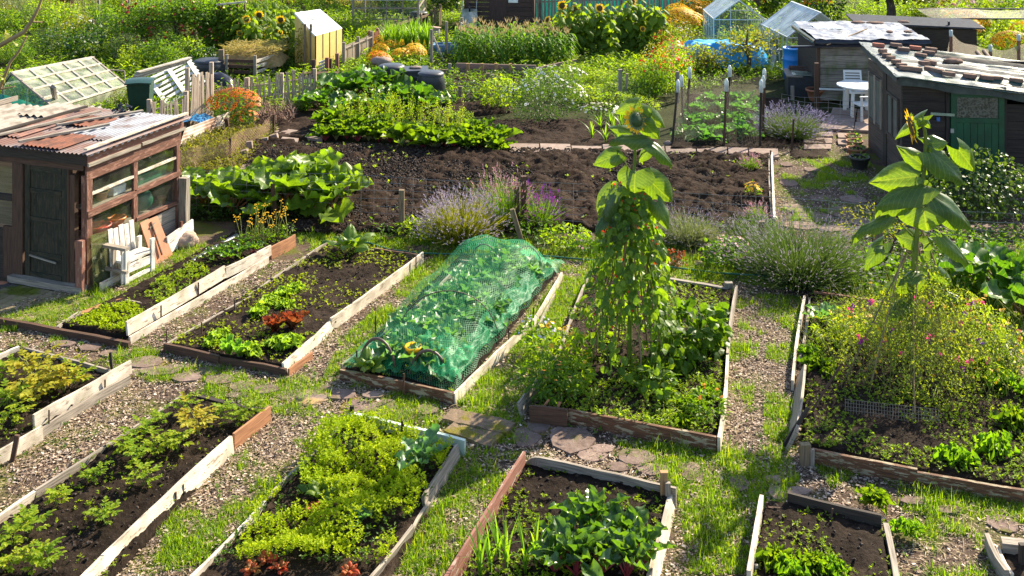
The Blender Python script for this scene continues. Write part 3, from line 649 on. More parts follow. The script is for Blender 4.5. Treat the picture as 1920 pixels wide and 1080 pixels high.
plank(b1, (237, 575), (306, 590), .10, GREYW); plank(b1, (108, 626), (150, 596), .09, GREYW, th=.05); plank(b1, (150, 596), (238, 562), .06, ORANGEW, th=.09); plank(b1, (238, 562), (300, 535), .07, GREYW, th=.08); plank(b1, (300, 535), (385, 488), .06, REDW, th=.07)
for p in ((302, 610), (372, 565), (480, 503)): stake(b1, p, .26, BROWNW, .018)
b2 = bed('B2', 'raised bed with lettuces, brown front boards and a long white board on its right')
plank(b2, (308, 662), (411, 686), .12, BROWNW, th=.035); plank(b2, (408, 684), (537, 707), .10, BROWNW, th=.035)
plank(b2, (312, 660), (470, 570), .11, GREYW, lean=.1); plank(b2, (466, 568), (612, 468), .12, GREYW)
plank(b2, (533, 703), (632, 612), .14, WHITE, lean=-.15); plank(b2, (541, 708), (585, 675), .10, ORANGEW); plank(b2, (620, 622), (793, 494), .17, WHITE); plank(b2, (702, 481), (790, 494), .13, PEEL); plank(b2, (612, 462), (702, 481), .1, GREYW)
for p in ((378, 640), (440, 596), (660, 593), (780, 510), (553, 655), (312, 655)): stake(b2, p, .24, BROWNW, .016)
b3 = bed('B3', 'raised bed covered with green netting, peeling cream board across its front')
plank(b3, (638, 714), (850, 760), .14, PEEL, th=.035); plank(b3, (640, 703), (748, 620), .13, GREYW); plank(b3, (748, 620), (865, 508), .12, GREYW)
plank(b3, (853, 760), (1002, 615), .13, WHITE, lean=-.1); plank(b3, (1000, 617), (1053, 526), .12, WHITE); plank(b3, (862, 500), (1044, 515), .10, GREYW); plank(b3, (1010, 620), (1040, 560), .07, GREYW)
for p in ((669, 700), (757, 745), (954, 655), (865, 500), (1000, 615), (704, 632)): stake(b3, p, .27, BROWNW, .018)
b4 = bed('B4', 'raised bed holding the bean wigwam, with a peeling cream front board')
plank(b4, (993, 798), (1064, 806), .22, BROWNW, label='short dark red brown board'); plank(b4, (1066, 796), (1343, 850), .17, PEEL, th=.035); plank(b4, (978, 786), (1018, 735), .17, GREYW, lean=-.25)
plank(b4, (1018, 735), (1062, 640), .12, GREYW); plank(b4, (1062, 640), (1105, 528), .12, GREYW); plank(b4, (1348, 852), (1364, 690), .17, WHITE, th=.03); plank(b4, (1364, 690), (1381, 560), .18, GREYW, th=.03)
plank(b4, (1243, 537), (1367, 558), .13, GREYW, th=.06, label='thick grey far board'); stake(b4, (1366, 556), .2, GREYW, .11)
for p, tl in (((992, 795), (.9, .2)), ((1030, 802), (.5, .3)), ((1043, 800), (.1, .2))): stake(b4, p, .24, ORANGEW, .02, tl)
b5 = bed('B5', 'large raised bed of sweet peas with a leaning silvery board on its left side')
plank(b5, (1474, 848), (1493, 715), .24, GREYW, lean=.45, th=.03, label='wide pale leaning board'); plank(b5, (1486, 735), (1509, 572), .13, WHITE, th=.03); plank(b5, (1500, 690), (1518, 572), .10, GREYW)
plank(b5, (1523, 873), (1720, 912), .17, PEEL, th=.035); plank(b5, (1720, 912), (1925, 948), .14, PEEL, th=.035); plank(b5, (1526, 565), (1635, 581), .14, REDW); plank(b5, (1635, 581), (1740, 600), .13, REDW); plank(b5, (1740, 600), (1850, 597), .10, GREYW)
plank(b5, (1852, 600), (1905, 700), .10, WHITE, th=.025); plank(b5, (1905, 700), (1990, 930), .12, GREYW)
stake(b5, (1510, 875), .23, POSTW, .1, label='stubby corner post'); stake(b5, (1523, 878), .19, GREYW, .04); stake(b5, (1463, 842), .36, DARKW, .035, (.9, .35)); stake(b5, (1508, 790), .5, BROWNW, .02, (.9, .4)); stake(b5, (1514, 575), .16, BROWNW, .02)
b6 = bed('B6', 'raised bed of yellowing potatoes at the left edge with a white side board')
plank(b6, (50, 674), (222, 720), .14, GREYW); plank(b6, (76, 825), (243, 722), .12, GREYW, h1=.12); plank(b6, (64, 818), (246, 712), .15, WHITE, z0=.08, lean=-.08); plank(b6, (-60, 905), (80, 826), .15, WHITE, lean=-.1); plank(b6, (-20, 698), (34, 672), .16, WHITE, lean=.1)
stake(b6, (212, 712), .32, DARKW, .03, (-.1, 0)); stake(b6, (22, 868), .28, BROWNW, .045, (.2, 0)); stake(b6, (92, 815), .26, BROWNW, .014); stake(b6, (197, 745), .2, BROWNW, .016)
b7 = bed('B7', 'long raised bed of young potatoes with an orange board at its far corner')
plank(b7, (197, 1084), (437, 852), .19, WHITE, lean=-.14, th=.035); plank(b7, (60, 1215), (197, 1084), .19, WHITE, lean=-.14, th=.035); plank(b7, (438, 846), (506, 792), .18, ORANGEW, label='short orange brown board'); plank(b7, (367, 757), (500, 786), .10, DARKW, th=.05)
plank(b7, (-60, 1030), (66, 940), .12, WHITE, lean=.12); plank(b7, (66, 942), (208, 850), .12, GREYW); plank(b7, (205, 852), (345, 757), .11, GREYW)
for p in ((342, 940), (328, 955)): stake(b7, p, .16, BROWNW, .03)
b8 = bed('B8', 'raised bed full of bright parsley with a smooth pale mint board across its far end')
plank(b8, (655, 802), (872, 856), .17, MINT, th=.04, label='smooth pale mint plastic board'); plank(b8, (350, 1120), (495, 968), .15, WHITE, lean=.1); plank(b8, (495, 965), (565, 895), .13, GREYW); plank(b8, (565, 895), (655, 802), .10, GREYW)
plank(b8, (680, 1120), (770, 1010), .13, GREYW, lean=.2); plank(b8, (768, 1010), (800, 960), .10, GREYW, lean=.3); plank(b8, (798, 965), (862, 862), .16, GREYW, lean=-.2)
stake(b8, (660, 803), .24, DARKW, .045); stake(b8, (755, 828), .22, DARKW, .035)
b9 = bed('B9', 'raised bed of beetroot with a long reddish board along its left side')
plank(b9, (835, 1125), (983, 888), .19, REDW, th=.03, h1=.22); plank(b9, (885, 1080), (978, 910), .05, GREYW); plank(b9, (1225, 1120), (1264, 948), .16, WHITE, lean=-.25, th=.04, h1=.13)
plank(b9, (1010, 893), (1268, 953), .19, GREYW, th=.03, label='grey weathered far board with a rounded corner')
a = W(1010, 893); bb = W(1268, 953); d = nrm(bb-a); cm = MB(); pr = [(0, 0), (0, .19)]+[(-.16*math.sin(q), .19*math.cos(q)) for q in np.linspace(.2, 1.57, 6)]
cm.raw([a+d*x+np.array((0, 0, z))+np.array((-d[1], d[0], 0))*s for s in (-.015, .015) for x, z in pr], [tuple(range(8))[::-1], tuple(range(8, 16))]+[(i, (i+1) % 8, 8+(i+1) % 8, 8+i) for i in range(8)], GREYW, [(i*.1, i*.07) for i in range(16)]+[(0, 0), (.2, 0), (.2, .03), (0, .03)]*8).build('board', b9, b9.location)
stake(b9, (1245, 950), .33, NEWW, .07, label='raw timber corner stake'); stake(b9, (1252, 955), .25, GREYW, .05); stake(b9, (1023, 900), .12, NEWW, .02, (-.6, .5))
b10 = bed('B10', 'small raised bed near the bottom right with a dark plank across its far end')
plank(b10, (1477, 962), (1653, 1006), .19, DARKW, th=.03); plank(b10, (1404, 1120), (1428, 968), .22, WHITE, th=.035, h1=.20); plank(b10, (1437, 970), (1467, 974), .10, BROWNW); plank(b10, (1683, 1120), (1661, 1005), .12, GREYW, th=.05); plank(b10, (1690, 1120), (1668, 1012), .08, GREYW)
stake(b10, (1553, 995), .2, BROWNW, .014, (.2, 0)); stake(b10, (1438, 970), .14, BROWNW, .02); stake(b10, (1418, 1085), .12, WHITE, .03)
b11 = bed('B11', 'corner of a raised bed cut off by the right edge with a thick grey block')
plank(b11, (1888, 1100), (1850, 1030), .14, GREYW, th=.04); plank(b11, (1898, 1100), (1870, 1045), .11, WHITE); plank(b11, (1878, 1048), (1960, 1062), .17, GREYW, th=.1); plank(b11, (1872, 1065), (1960, 1080), .07, BROWNW, th=.05); stake(b11, (1918, 1075), .25, DARKW, .06)
# ploughed plot edging
t = thing('plot_edging', 'white topped edging boards along the right side of the dug plot', 'edging', W(1450, 350))
plank(t, (1452, 425), (1447, 300), .16, WHITE, th=.04); plank(t, (1447, 410), (1443, 300), .12, GREYW, th=.03)
stake(t, (1446, 400), .35, GREYW, .03); stake(t, (1445, 305), .25, BROWNW, .03)
t = thing('drain_pipe', 'dark grey drainpipe lying in the grass beside the narrow bed', 'pipe', W(400, 468))
MB().tube([W(360, 492, .06), W(405, 464, .06), W(444, 443, .07)], .045, plain('dark_pipe', (.06, .065, .075), .35), 10).build('pipe', t, t.location)
# pallet-like hoops
# ---------------------------------------------------------------- sheds and other structures
CORR_RUST = blotch('rusty_corrugated_sheet', (.11, .045, .03), (.13, .10, .10), 1.6, .50, .55, .1, .05)
RUST = blotch('rust', (.085, .028, .015), (.16, .05, .025), 5, .5, .8)
ZINC = blotch('zinc_sheet', (.20, .21, .24), (.10, .07, .065), 2.6, .58, .45, .3, .08)
ASB = blotch('corrugated_cement', (.30, .26, .22), (.17, .14, .11), 5, .55, .9, 0, .1)
SHEDGLASS = glass('shed_glass', (.93, .95, .93), .02, .07, (.55, .55, .45))
OLDGLASS = glass('dusty_glass', (.80, .88, .84), .34, .10, (.46, .47, .36), 2.5)
DOORW = wood('green_black_door_wood', (.06, .048, .03), (.022, .020, .014), (.03, .032, .022), .50)
FRAMEW = wood('reddish_frame_wood', (.18, .08, .055), (.06, .03, .022), (.30, .155, .115), .45)
def corr(mb, x0, x1, y0, y1, z, mat, amp=.012, pitch=.076, axis='x', zf=None, jit=0):
    n = int(abs(x1-x0)/pitch*6)
    def fn(u, v):
        x = x0+(x1-x0)*u; y = y0+(y1-y0)*v; zz = z+amp*np.sin(x/pitch*2*np.pi)
        if zf is not None: zz = zz+zf(x, y)
        return x, y, zz
    mb.grid(fn, max(n, 8), 3, mat, uvs=(abs(x1-x0), abs(y1-y0))); return mb
A = W(165, 545); th = math.atan2(-.33, .94)
t = thing('old_shed', 'old brown glazed shed with a rusty corrugated roof and dark panelled door', 'shed', A, th)
def part(name, mb, parent=None, label=None):
    o = mb.build(name, parent or t); 
    if label: o['label'] = label
    return o
# side wall (x=0 plane, y 0..2.06)
S = 2.06
part('corner_post', MB().box((-.10, -.02, 0), (.0, .09, 1.62), FRAMEW)); part('corner_post', MB().box((-.09, S-.08, 0), (0, S, 1.62), FRAMEW))
part('corner_post', MB().box((-.30, -.03, 0), (-.21, .05, 1.62), BROWNW))
m = MB()
for z0, z1, o in ((1.56, 1.69, 0), (1.692, 1.80, .004)): m.beam((-.01+o, -.03, (z0+z1)/2), (-.01+o, S+.02, (z0+z1)/2), .03, z1-z0, FRAMEW, seg=8, jit=.006)
m.beam((.02, -.05, 1.86), (.02, S+.05, 1.86), .03, .12, WHITE if False else REDW, seg=8, jit=.01); part('fascia_board', m)
part('trim_board', MB().beam((.045, -.05, 1.79), (.045, 1.05, 1.79), .03, .05, GREYW, seg=5, jit=.008)); part('trim_board', MB().beam((.045, 1.09, 1.80), (.045, S+.06, 1.80), .03, .045, GREYW, seg=5, jit=.008))
part('rail', MB().beam((.0, -.02, 1.08), (.0, 1.0, 1.08), .05, .085, FRAMEW, seg=4, jit=.005)); part('rail', MB().beam((.0, 1.0, 1.10), (.0, S, 1.10), .05, .07, FRAMEW, seg=4, jit=.005))
part('mullion', MB().box((-.05, .97, .2), (-.005, 1.06, 1.56), FRAMEW)); part('rail', MB().beam((-.01, 1.02, .68), (-.01, S-.05, .64), .04, .06, FRAMEW))
part('rail', MB().beam((-.01, .05, .62), (-.01, 1.0, .62), .04, .05, FRAMEW))
for (y0, y1, zb) in ((.09, .97, 1.34), (1.06, S-.09, 1.36)):
    w = MB().box((-.035, y0, 1.13), (-.03, y1, 1.56), SHEDGLASS); wo_ = part('window', w)
    part('glazing_bar', MB().beam((-.02, y0, zb), (-.02, y1, zb), .03, .035, WHITE), wo_)
for (y0, y1) in ((.09, .97), (1.06, S-.09)): part('window', MB().box((-.035, y0, .66), (-.03, y1, 1.07), SHEDGLASS))
m = MB()
for z in (.08, .28, .48): m.beam((-.04, .1, z), (-.04, S-.08, z), .02, .19, GREYW)
part('side_wall', m)
# front wall (y=0 plane, x -3.2..0)
part('fascia_board', MB().beam((-3.2, -.06, 1.86), (.02, -.06, 1.86), .03, .15, DARKW, up=(0, 0, 1), seg=8, jit=.01)); part('lintel', MB().beam((-3.2, -.02, 1.74), (-.05, -.02, 1.74), .04, .09, BROWNW))
d_ = part('door', MB().box((-1.10, -.015, .08), (-.34, .02, 1.70), DOORW))
for z in (.12, .42, .92, 1.33, 1.64): part('door_rail', MB().box((-1.00, -.035, z-.035), (-.44, -.016, z+.035 if z < 1.6 else z+.05), DOORW), d_)
for x in (-1.055, -.385): part('door_stile', MB().box((x-.045, -.036, .08), (x+.045, -.016, 1.70), DOORW), d_)
part('bolt', MB().beam((-1.0, -.05, .40), (-.52, -.05, .34), .02, .02, GREYW), d_)
part('door_post', MB().box((-1.32, -.05, 0), (-1.13, .04, 1.70), BROWNW)); part('door_post', MB().box((-.33, -.04, 0), (-.305, .04, 1.70), BROWNW))
part('sill', MB().beam((-1.3, -.10, .05), (.02, -.10, .05), .12, .09, GREYW, seg=6, jit=.02))
part('window', MB().box((-2.3, -.012, .78), (-1.34, -.008, 1.62), glass('porch_glass', dirt=.03)))
part('rail', MB().beam((-2.4, -.02, 1.18), (-1.33, -.02, 1.18), .05, .09, DARKW)); part('wall_board', MB().box((-2.4, -.03, .0), (-1.5, 0, .72), DARKW)); part('wall_board', MB().box((-1.50, -.04, 0), (-1.33, .01, .76), BROWNW))
PLY = wood('plywood', (.36, .22, .14), (.22, .13, .08), scale=.5)
part('inner_wall', MB().box((-3.2, 1.0, 0), (-1.4, 1.03, 1.8), PLY)); part('back_wall', MB().box((-3.2, S-.03, 0), (-.1, S, 1.75), BROWNW)); part('inner_wall', MB().box((-1.38, .06, 0), (-1.34, S-.04, 1.7), BROWNW))
part('floor', MB().box((-3.2, .0, .0), (-.05, S-.02, .03), DARKW)); part('shelf', MB().box((-.55, .08, .62), (-.06, S-.1, .65), GREYW)); part('shelf', MB().box((-.35, .1, 1.10), (-.06, S-.1, 1.12), GREYW))
# roof
m = MB(); corr(m, -1.92, .13, -.16, S+.12, 1.975, CORR_RUST, zf=lambda x, y: .01*np.sin(x*2)+.0*y); part('roof', m, label='rusty corrugated roof sheets')
def rz_(x0, x1, y0, y1, z, mat, nm='roof_sheet', lab=None):
    m = MB(); corr(m, x0, x1, y0, y1, z, mat, zf=lambda x, y: .01*np.sin(x*2)); return part(nm, m, label=lab)
rz_(-.98, .08, .50, S+.06, 1.995, ZINC, lab='grey zinc roof sheet'); rz_(-1.10, -.40, -.12, .62, 2.012, RUST, lab='bright rust red roof sheet'); rz_(-1.45, -.85, 1.05, 1.62, 2.010, RUST); rz_(-1.90, -1.45, .2, 1.7, 1.998, blotch('brown_sheet', (.09, .045, .04), (.2, .09, .06), 4, .5, .5, .2))
for (x, y0, x1, y1, mt) in ((.06, -.12, .06, S+.1, WHITE), (-1.15, -.1, -.62, 1.15, GREYW), (-1.35, .85, -.72, S, GREYW), (-1.75, -.05, -1.35, 1.8, GREYW), (-1.88, .0, -1.80, 2.0, DARKW)):
    part('batten', MB().beam((x, y0, 2.035), (x1, y1, 2.035), .06, .03, mt, seg=5, jit=.008))
m = MB(); nn = 60
ed = np.array([(.10, -.14+ (S+.26)*i/nn, 1.955+.022*math.sin(i*1.9)) for i in range(nn+1)]); m.tube(ed, .012, plain('sheet_edge', (.45, .45, .5), .4), 4, False); part('roof_edge', m)
ROOFZ = 2.0
def inA(x, y, z=0): c, s = math.cos(th), math.sin(th); return np.array((A[0]+x*c-y*s, A[1]+x*s+y*c, z))
t = thing('roof_weight', 'small dark crumpled lump lying at the back of the rusty roof', 'weight', inA(-1.05, 1.95, 2.0)); m = MB(); crown(m, 60, .12, .09, 0, .12, .09, plain('black_plastic', (.03, .03, .035), .4), T_DIA, .8); m.build('weight', t)
# inside the shed: pots and trays
def pot(name, label, loc, r, h, mat, soil=True, group=None, plantm=None):
    tt = thing(name, label, 'pot', loc, 0, group)
    MB().lathe([(r*.68, 0), (r*.95, h*.82), (r*1.06, h*.83), (r*1.06, h), (r*.94, h), (r*.90, h*.8), (0.001, h*.78)], (0, 0, 0), mat, 18).build('pot', tt)
    if soil: MB().lathe([(r*.91, h*.86), (.001, h*.88)], (0, 0, 0), SOIL, 12).build('soil', tt)
    if plantm: m = MB(); crown(m, 40, r*.8, r*.8, h*.85, h*1.25, r*.4, plantm, T_OV, .5, .3); m.build('leaves', tt)
    return tt
TERRA = plain('terracotta', (.32, .13, .07), .8); GREENP = plain('green_plastic', (.02, .12, .07), .4); ORP = plain('orange_plastic', (.75, .20, .03), .4); REDP = plain('red_plastic', (.6, .06, .03), .4); ZN = plain('galvanised_steel', (.35, .37, .38), .4, .6)
pot('watering_can', 'grey galvanised can on the shed shelf behind the glass', inA(-.2, .22, 1.12), .08, .2, ZN, False)
pot('plant_pot', 'small woven looking pot on the upper shed shelf', inA(-.2, .5, 1.12), .10, .12, NEWW, True)
pot('plant_pot', 'red plastic bowl behind the lower shed glass', inA(-.2, .45, .65), .17, .12, REDP, False)
pot('plant_pot', 'orange plastic bowl behind the lower shed glass', inA(-.16, .78, .65), .13, .13, ORP, False)
pot('plant_pot', 'small terracotta pot behind the lower shed glass near the far end', inA(-.15, 1.8, .65), .07, .13, TERRA, False)
tt = thing('storage_tub', 'dark green round tub standing on its side behind the shed glass', 'tub', inA(-.25, 1.45, .82)); tt.rotation_euler = (R(70), 0, R(20)); MB().lathe([(.001, .12), (.15, .12), (.17, 0), (.155, 0), (.14, .1), (.001, .1)], (0, 0, 0), GREENP, 20).build('tub', tt)
def trough(label, loc, L, w, h, mat, rz, nm='planter_trough'):
    tt = thing(nm, label, 'planter', loc, rz); m = MB()
    q = [(-L/2, -w/2), (L/2, -w/2), (L/2, w/2), (-L/2, w/2)]; k = .88
    V = [(x*k, y*k, 0) for x, y in q]+[(x, y, h) for x, y in q]+[(x*.94, y*.88, h) for x, y in q]+[(x*.84, y*.8, .03) for x, y in q]
    m.raw(V, [(0, 3, 2, 1)]+[(i, (i+1) % 4, 4+(i+1) % 4, 4+i) for i in range(4)]+[(4+i, 4+(i+1) % 4, 8+(i+1) % 4, 8+i) for i in range(4)]+[(8+i, 8+(i+1) % 4, 12+(i+1) % 4, 12+i) for i in range(4)]+[(12, 13, 14, 15)], mat); m.build('trough', tt); return tt
trough('long green trough on the upper shed shelf', inA(-.2, 1.5, 1.13), .75, .2, .14, GREENP, th+R(90)); trough('white and blue tray among the pots in the shed', inA(-.2, .78, 1.13), .28, .2, .12, plain('white_plastic', (.6, .65, .7), .4), th+R(90), 'plastic_tray')
# rear lean-to roofs at the left edge
t = thing('lean_to_shed', 'low shed behind with a pale corrugated cement roof at the left edge', 'shed', inA(-2.0, 1.2), th)
m = MB(); corr(m, -2.8, .02, -1.0, 1.15, 1.86, ASB, .022, .15, zf=lambda x, y: .0*x); part('roof', m); part('wall', MB().box((-2.4, .9, 0), (-.1, .95, 1.8), BROWNW)); part('wall', MB().box((-.06, .9, 0), (-.01, 1.1, 1.8), BROWNW)); 
m = MB(); corr(m, -.95, .12, .45, 1.3, 1.90, ASB, .022, .15, zf=lambda x, y: .06*x*0); part('roof_sheet', m)
t = thing('rusty_roofed_box', 'small rusty sheet roof with timber edges at the left edge', 'shed', inA(-4.75, 2.1), th)
m = MB(); corr(m, -1.2, .9, -.5, .35, 1.86, RUST, zf=lambda x, y: .0*x); part('roof', m); part('edge_board', MB().beam((-1.2, -.55, 1.9), (1.0, -.55, 1.9), .03, .1, GREYW)); part('edge_board', MB().beam((1.0, -.55, 1.93), (1.0, .4, 1.93), .03, .08, GREYW)); part('wall', MB().box((-1.2, -.5, 0), (.95, -.45, 1.85), BROWNW)); part('wall', MB().box((.9, -.45, 0), (.95, .3, 1.85), BROWNW))
# bench, boards, boulder by the shed
BENCHW = wood('flaking_white_wood', (.38, .32, .27), (.16, .12, .10), (.72, .68, .63), .56)
C = W(240, 535); t = thing('wooden_bench', 'white flaking slatted wooden bench standing against the glazed shed wall', 'bench', C, th+R(90)-R(4))
# local x = along the wall (away), local y = towards the wall
wb, db = .54, .28
part('seat', MB().box((-.02, .02, .30), (wb, db, .335), BENCHW))
m = MB()
for i in range(5): x = .01+i*.105; part('backrest_slat', MB().beam((x+.03, db+.03, .12), (x+.03, db+.10, .74-.02*(i % 2)), .085, .02, BENCHW, up=(0, 1, 0)))
for x in (-.0, wb-.02):
    for y in (.03, db): part('leg', MB().beam((x, y, 0), (x, y, .5), .07, .04, BENCHW, up=(0, 1, 0)))
for k in range(3): part('side_slat', MB().beam((-.05, .04+k*.17, .0 if k == 1 else .04), (-.05, .04+k*.17, .52), .07, .025, GREYW if k else BENCHW, up=(0, 1, 0)))
for z in (.55, .22): part('arm_rail', MB().beam((-.075, -.06, z), (-.075, db+.08, z), .045 if z < .5 else .09, .04, GREYW))
part('stretcher', MB().beam((0, .04, .05), (wb, .04, .06), .04, .05, BENCHW)); part('apron', MB().beam((.05, .03, .22), (wb, .03, .2), .02, .12, BENCHW))
t = thing('glass_sheet', 'greenish sheet of glass leaning against the shed behind the bench', 'glass sheet', inA(.02, .02), th); m = MB(); m.slab([(0.06, .0, 0.02), (.06, 1.25, .02), (0.01, 1.25, .62), (0.01, .0, .78)], .006, glass('green_glass', (.78, .85, .7), .22, .10, (.22, .22, .10))); part('glass', m)
t = thing('timber_board', 'pale weathered board on the ground at the foot of the glass sheet', 'board', inA(.2, .02), th); part('board', MB().beam((0, 0, .06), (0, .55, .06), .03, .13, WHITE))
t = thing('timber_board', 'white board leaning on the far end of the shed beside the boulder', 'board', inA(.22, 1.5), th); part('board', MB().beam((0, -.05, .16), (-.02, .62, .22), .03, .28, BENCHW)); part('fixing', MB().box((-.03, .3, .3), (0, .34, .42), RUST))
t = thing('timber_post', 'weathered grey timber slab leaning on the far shed corner', 'post', inA(.08, 2.05), th); part('post', MB().beam((0, 0, 0), (-.01, .03, 1.02), .14, .1, GREYW, up=(0, 1, 0), seg=5, jit=.02))
t = thing('timber_post', 'short brown weathered post at the near shed corner', 'post', inA(-.03, -.12), th); part('post', MB().beam((0, 0, 0), (0, 0, .75), .12, .06, REDW, up=(0, 1, 0), seg=5, jit=.01))
ORB = plain('orange_brown_board', (.42, .17, .085), .5, var=.2)
t = thing('cupboard_door', 'orange brown panel leaning on the shed between bench and boulder', 'panel', W(312, 486), th+R(90)-R(3)); part('panel', MB().slab([(-.26, 0, 0), (.14, -.02, 0), (.05, .22, .62), (-.30, .24, .62)], .025, ORB)); part('bar', MB().beam((-.10, -.005, .1), (-.11, .2, .58), .02, .02, BROWNW)); part('handle', MB().beam((-.16, .18, .50), (-.03, .2, .54), .02, .03, GREYW))
BOUL = rocky('boulder_stone', [(.14, .09, .07), (.30, .21, .16), (.42, .32, .26)], 14, bump=.02)
def rock(name, label, loc, rx, ry, rz, mat, seed=0, cat='rock', lift=.3):
    def fn(u, v):
        a = u*2*np.pi; b = (v-.5)*np.pi; k = 1+.28*(fbm(np.cos(a)*np.cos(b)*1.5+seed, np.sin(a)*np.cos(b)*1.5+np.sin(b), 1.6, 3, seed)-.5)*2
        return rx*k*np.cos(a)*np.cos(b), ry*k*np.sin(a)*np.cos(b), rz*(k*np.sin(b)+lift*2)
    m = MB(); m.grid(fn, 22, 12, mat); tt = thing(name, label, cat, loc); m.build('stone', tt); return tt
rock('boulder', 'round pinkish grey boulder beside the leaning panel', W(349, 462), .20, .17, .14, BOUL, 3)
rock('terracotta_brick', 'red brick lying at the foot of the shed door', inA(-1.35, -.25, 0), .12, .06, .03, TERRA, 1, 'brick')
rock('flat_stone', 'orange topped round stone in the path between two beds', W(582, 752), .2, .13, .03, blotch('orange_stone', (.16, .11, .09), (.45, .28, .12), 2, .5), 6)
# brick paving before the door
BRPV = rocky('grey_paving_brick', [(.07, .055, .055), (.12, .10, .10)], 8, bump=.004, moss=(.08, .10, .02), mscale=2, mth=.55)
YPV = rocky('mossy_paving', [(.20, .15, .08), (.30, .24, .14)], 10, bump=.004, moss=(.12, .13, .02), mscale=2.5, mth=.46)
m = MB()
for i in range(26):
    for j in range(7):
        x = -3.4+i*.14; y = -.22-j*.14; 
        if (i+j) % 2 == 0: a, b, c, d = x, x+.132, y-.132, y
        else: a, b, c, d = x, x+.132, y-.132, y
        z = .02+random.uniform(-.004, .004); m.prism([inA(a, c)[:2], inA(b, c)[:2], inA(b, d)[:2], inA(a, d)[:2]], -.02, z, BRPV if (x < -1.15+random.uniform(-.1, .1) and j < 5) else YPV)
struct(m.build('brick_paving'))
t = thing('side_table', 'small orange legged table cut off by the left edge inside the porch', 'table', inA(-2.05, -.25), th)
part('leg', MB().box((.0, .0, 0), (.03, .03, .62), NEWW)); part('leg', MB().box((-.4, .0, 0), (-.37, .03, .62), NEWW)); part('leg', MB().box((0, .3, 0), (.03, .33, .62), NEWW)); part('leg', MB().box((-.4, .3, 0), (-.37, .33, .62), NEWW)); part('table_top', MB().box((-.45, -.04, .621), (.08, .38, .65), GREYW))
# ---------------------------------------------------------------- dark shed at the right
RS = np.array((7.42, 19.75, 0.)); rth = math.atan2(-.085, 1); BLKW = wood('black_stained_wood', (.045, .034, .030), (.018, .014, .013), scale=.6); LWALL = wood('grey_stained_wood', (.085, .065, .055), (.035, .027, .024), scale=.6)
t = thing('dark_shed', 'dark boarded shed with a green door and bricks holding down its sheet roof', 'shed', RS, rth)
WD, DP = 4.6, 2.45
def rz2(x, y): return 2.0-.115*x+.06*y
m = MB()
for i in range(11):
    z = .02+i*.17
    for (a, b) in ((0, .78), (1.90, WD)):
        h = min(.165, rz2((a+b)/2, 0)-.10-z)
        if h > .02: m.beam((a, .012 if i % 2 else .0, z+h/2), (b, .012 if i % 2 else .0, z+h/2), .03, h, BLKW)
m.beam((.78, .006, 1.86), (1.90, .006, 1.80), .03, .09, BLKW); part('front_wall', m)
GDOOR = plain('dark_green_paint', (.006, .06, .028), .45, var=.3, scale=5)
dr = part('door', MB().box((.87, -.045, .05), (1.84, -.01, 1.76), GDOOR))
for x in (.92, 1.79): part('door_stile', MB().box((x-.05, -.065, .05), (x+.05, -.046, 1.76), GDOOR), dr)
part('door_rail', MB().box((.97, -.065, 1.66), (1.74, -.046, 1.76), GDOOR), dr); part('door_rail', MB().box((.97, -.065, 1.18), (1.74, -.046, 1.26), GDOOR), dr)
for i in range(6): part('door_board', MB().box((.975+i*.128, -.056, .06), (.975+i*.128+.118, -.046, 1.17), GDOOR), dr)
part('door_glass', MB().box((.98, -.052, 1.27), (1.73, -.047, 1.65), blotch('pebbled_glass', (.035, .035, .03), (.10, .10, .085), 30, .5, .25, 0, .1, bump=.01)), dr)
part('hasp', MB().beam((.50, -.05, 1.33), (.93, -.07, 1.32), .02, .05, plain('painted_steel', (.25, .30, .22), .4)), dr); part('padlock', MB().box((.60, -.09, 1.20), (.66, -.05, 1.27), plain('blue_lock', (.05, .12, .3), .3)), dr); part('hinge', MB().box((.86, -.075, .98), (.92, -.05, 1.06), ZN), dr)
part('door_post', MB().box((.79, -.03, 0), (.86, .03, 1.86), BLKW)); part('door_post', MB().box((1.85, -.03, 0), (1.90, .03, 1.80), BLKW))
m = MB()
for i in range(11):
    z = .02+i*.19
    for a, b in ((0, 1.0), (1.25, DP)):
        if z > 1.9: continue
        m.beam((-.01, a, z+.09), (-.01, b, z+.09), .03, .185, LWALL)
part('side_wall', m); part('gap_post', MB().box((-.04, 1.0, 0), (.05, 1.24, 1.98), BLKW))
for y0, y1, z0, z1 in ((.18, .5, .75, 1.5), (.58, .88, .75, 1.5), (1.38, 1.75, .72, 1.62), (1.88, 2.25, .72, 1.62)):
    f = part('window', MB().box((-.045, y0, z0), (-.030, y1, z1), netting('window_mesh_%d' % int(y0*100), (.25, .27, .28), .02, .25) if False else plain('grey_mesh_panel', (.09, .10, .10), .4)))
    for a, b, c, d in ((y0-.05, y0, z0-.05, z1+.05), (y1, y1+.05, z0-.05, z1+.05)): part('frame', MB().box((-.065, a, c), (-.028, b, d), GREYW if y0 > 1 else LWALL), f)
    part('frame', MB().box((-.064, y0, z1), (-.029, y1, z1+.05), LWALL), f); part('frame', MB().box((-.064, y0, z0-.05), (-.029, y1, z0), LWALL), f)
part('back_wall', MB().box((0, DP-.03, 0), (WD, DP, 1.9), BLKW)); part('side_wall', MB().box((WD-.03, 0.05, 0), (WD, DP-.05, 1.4), BLKW))
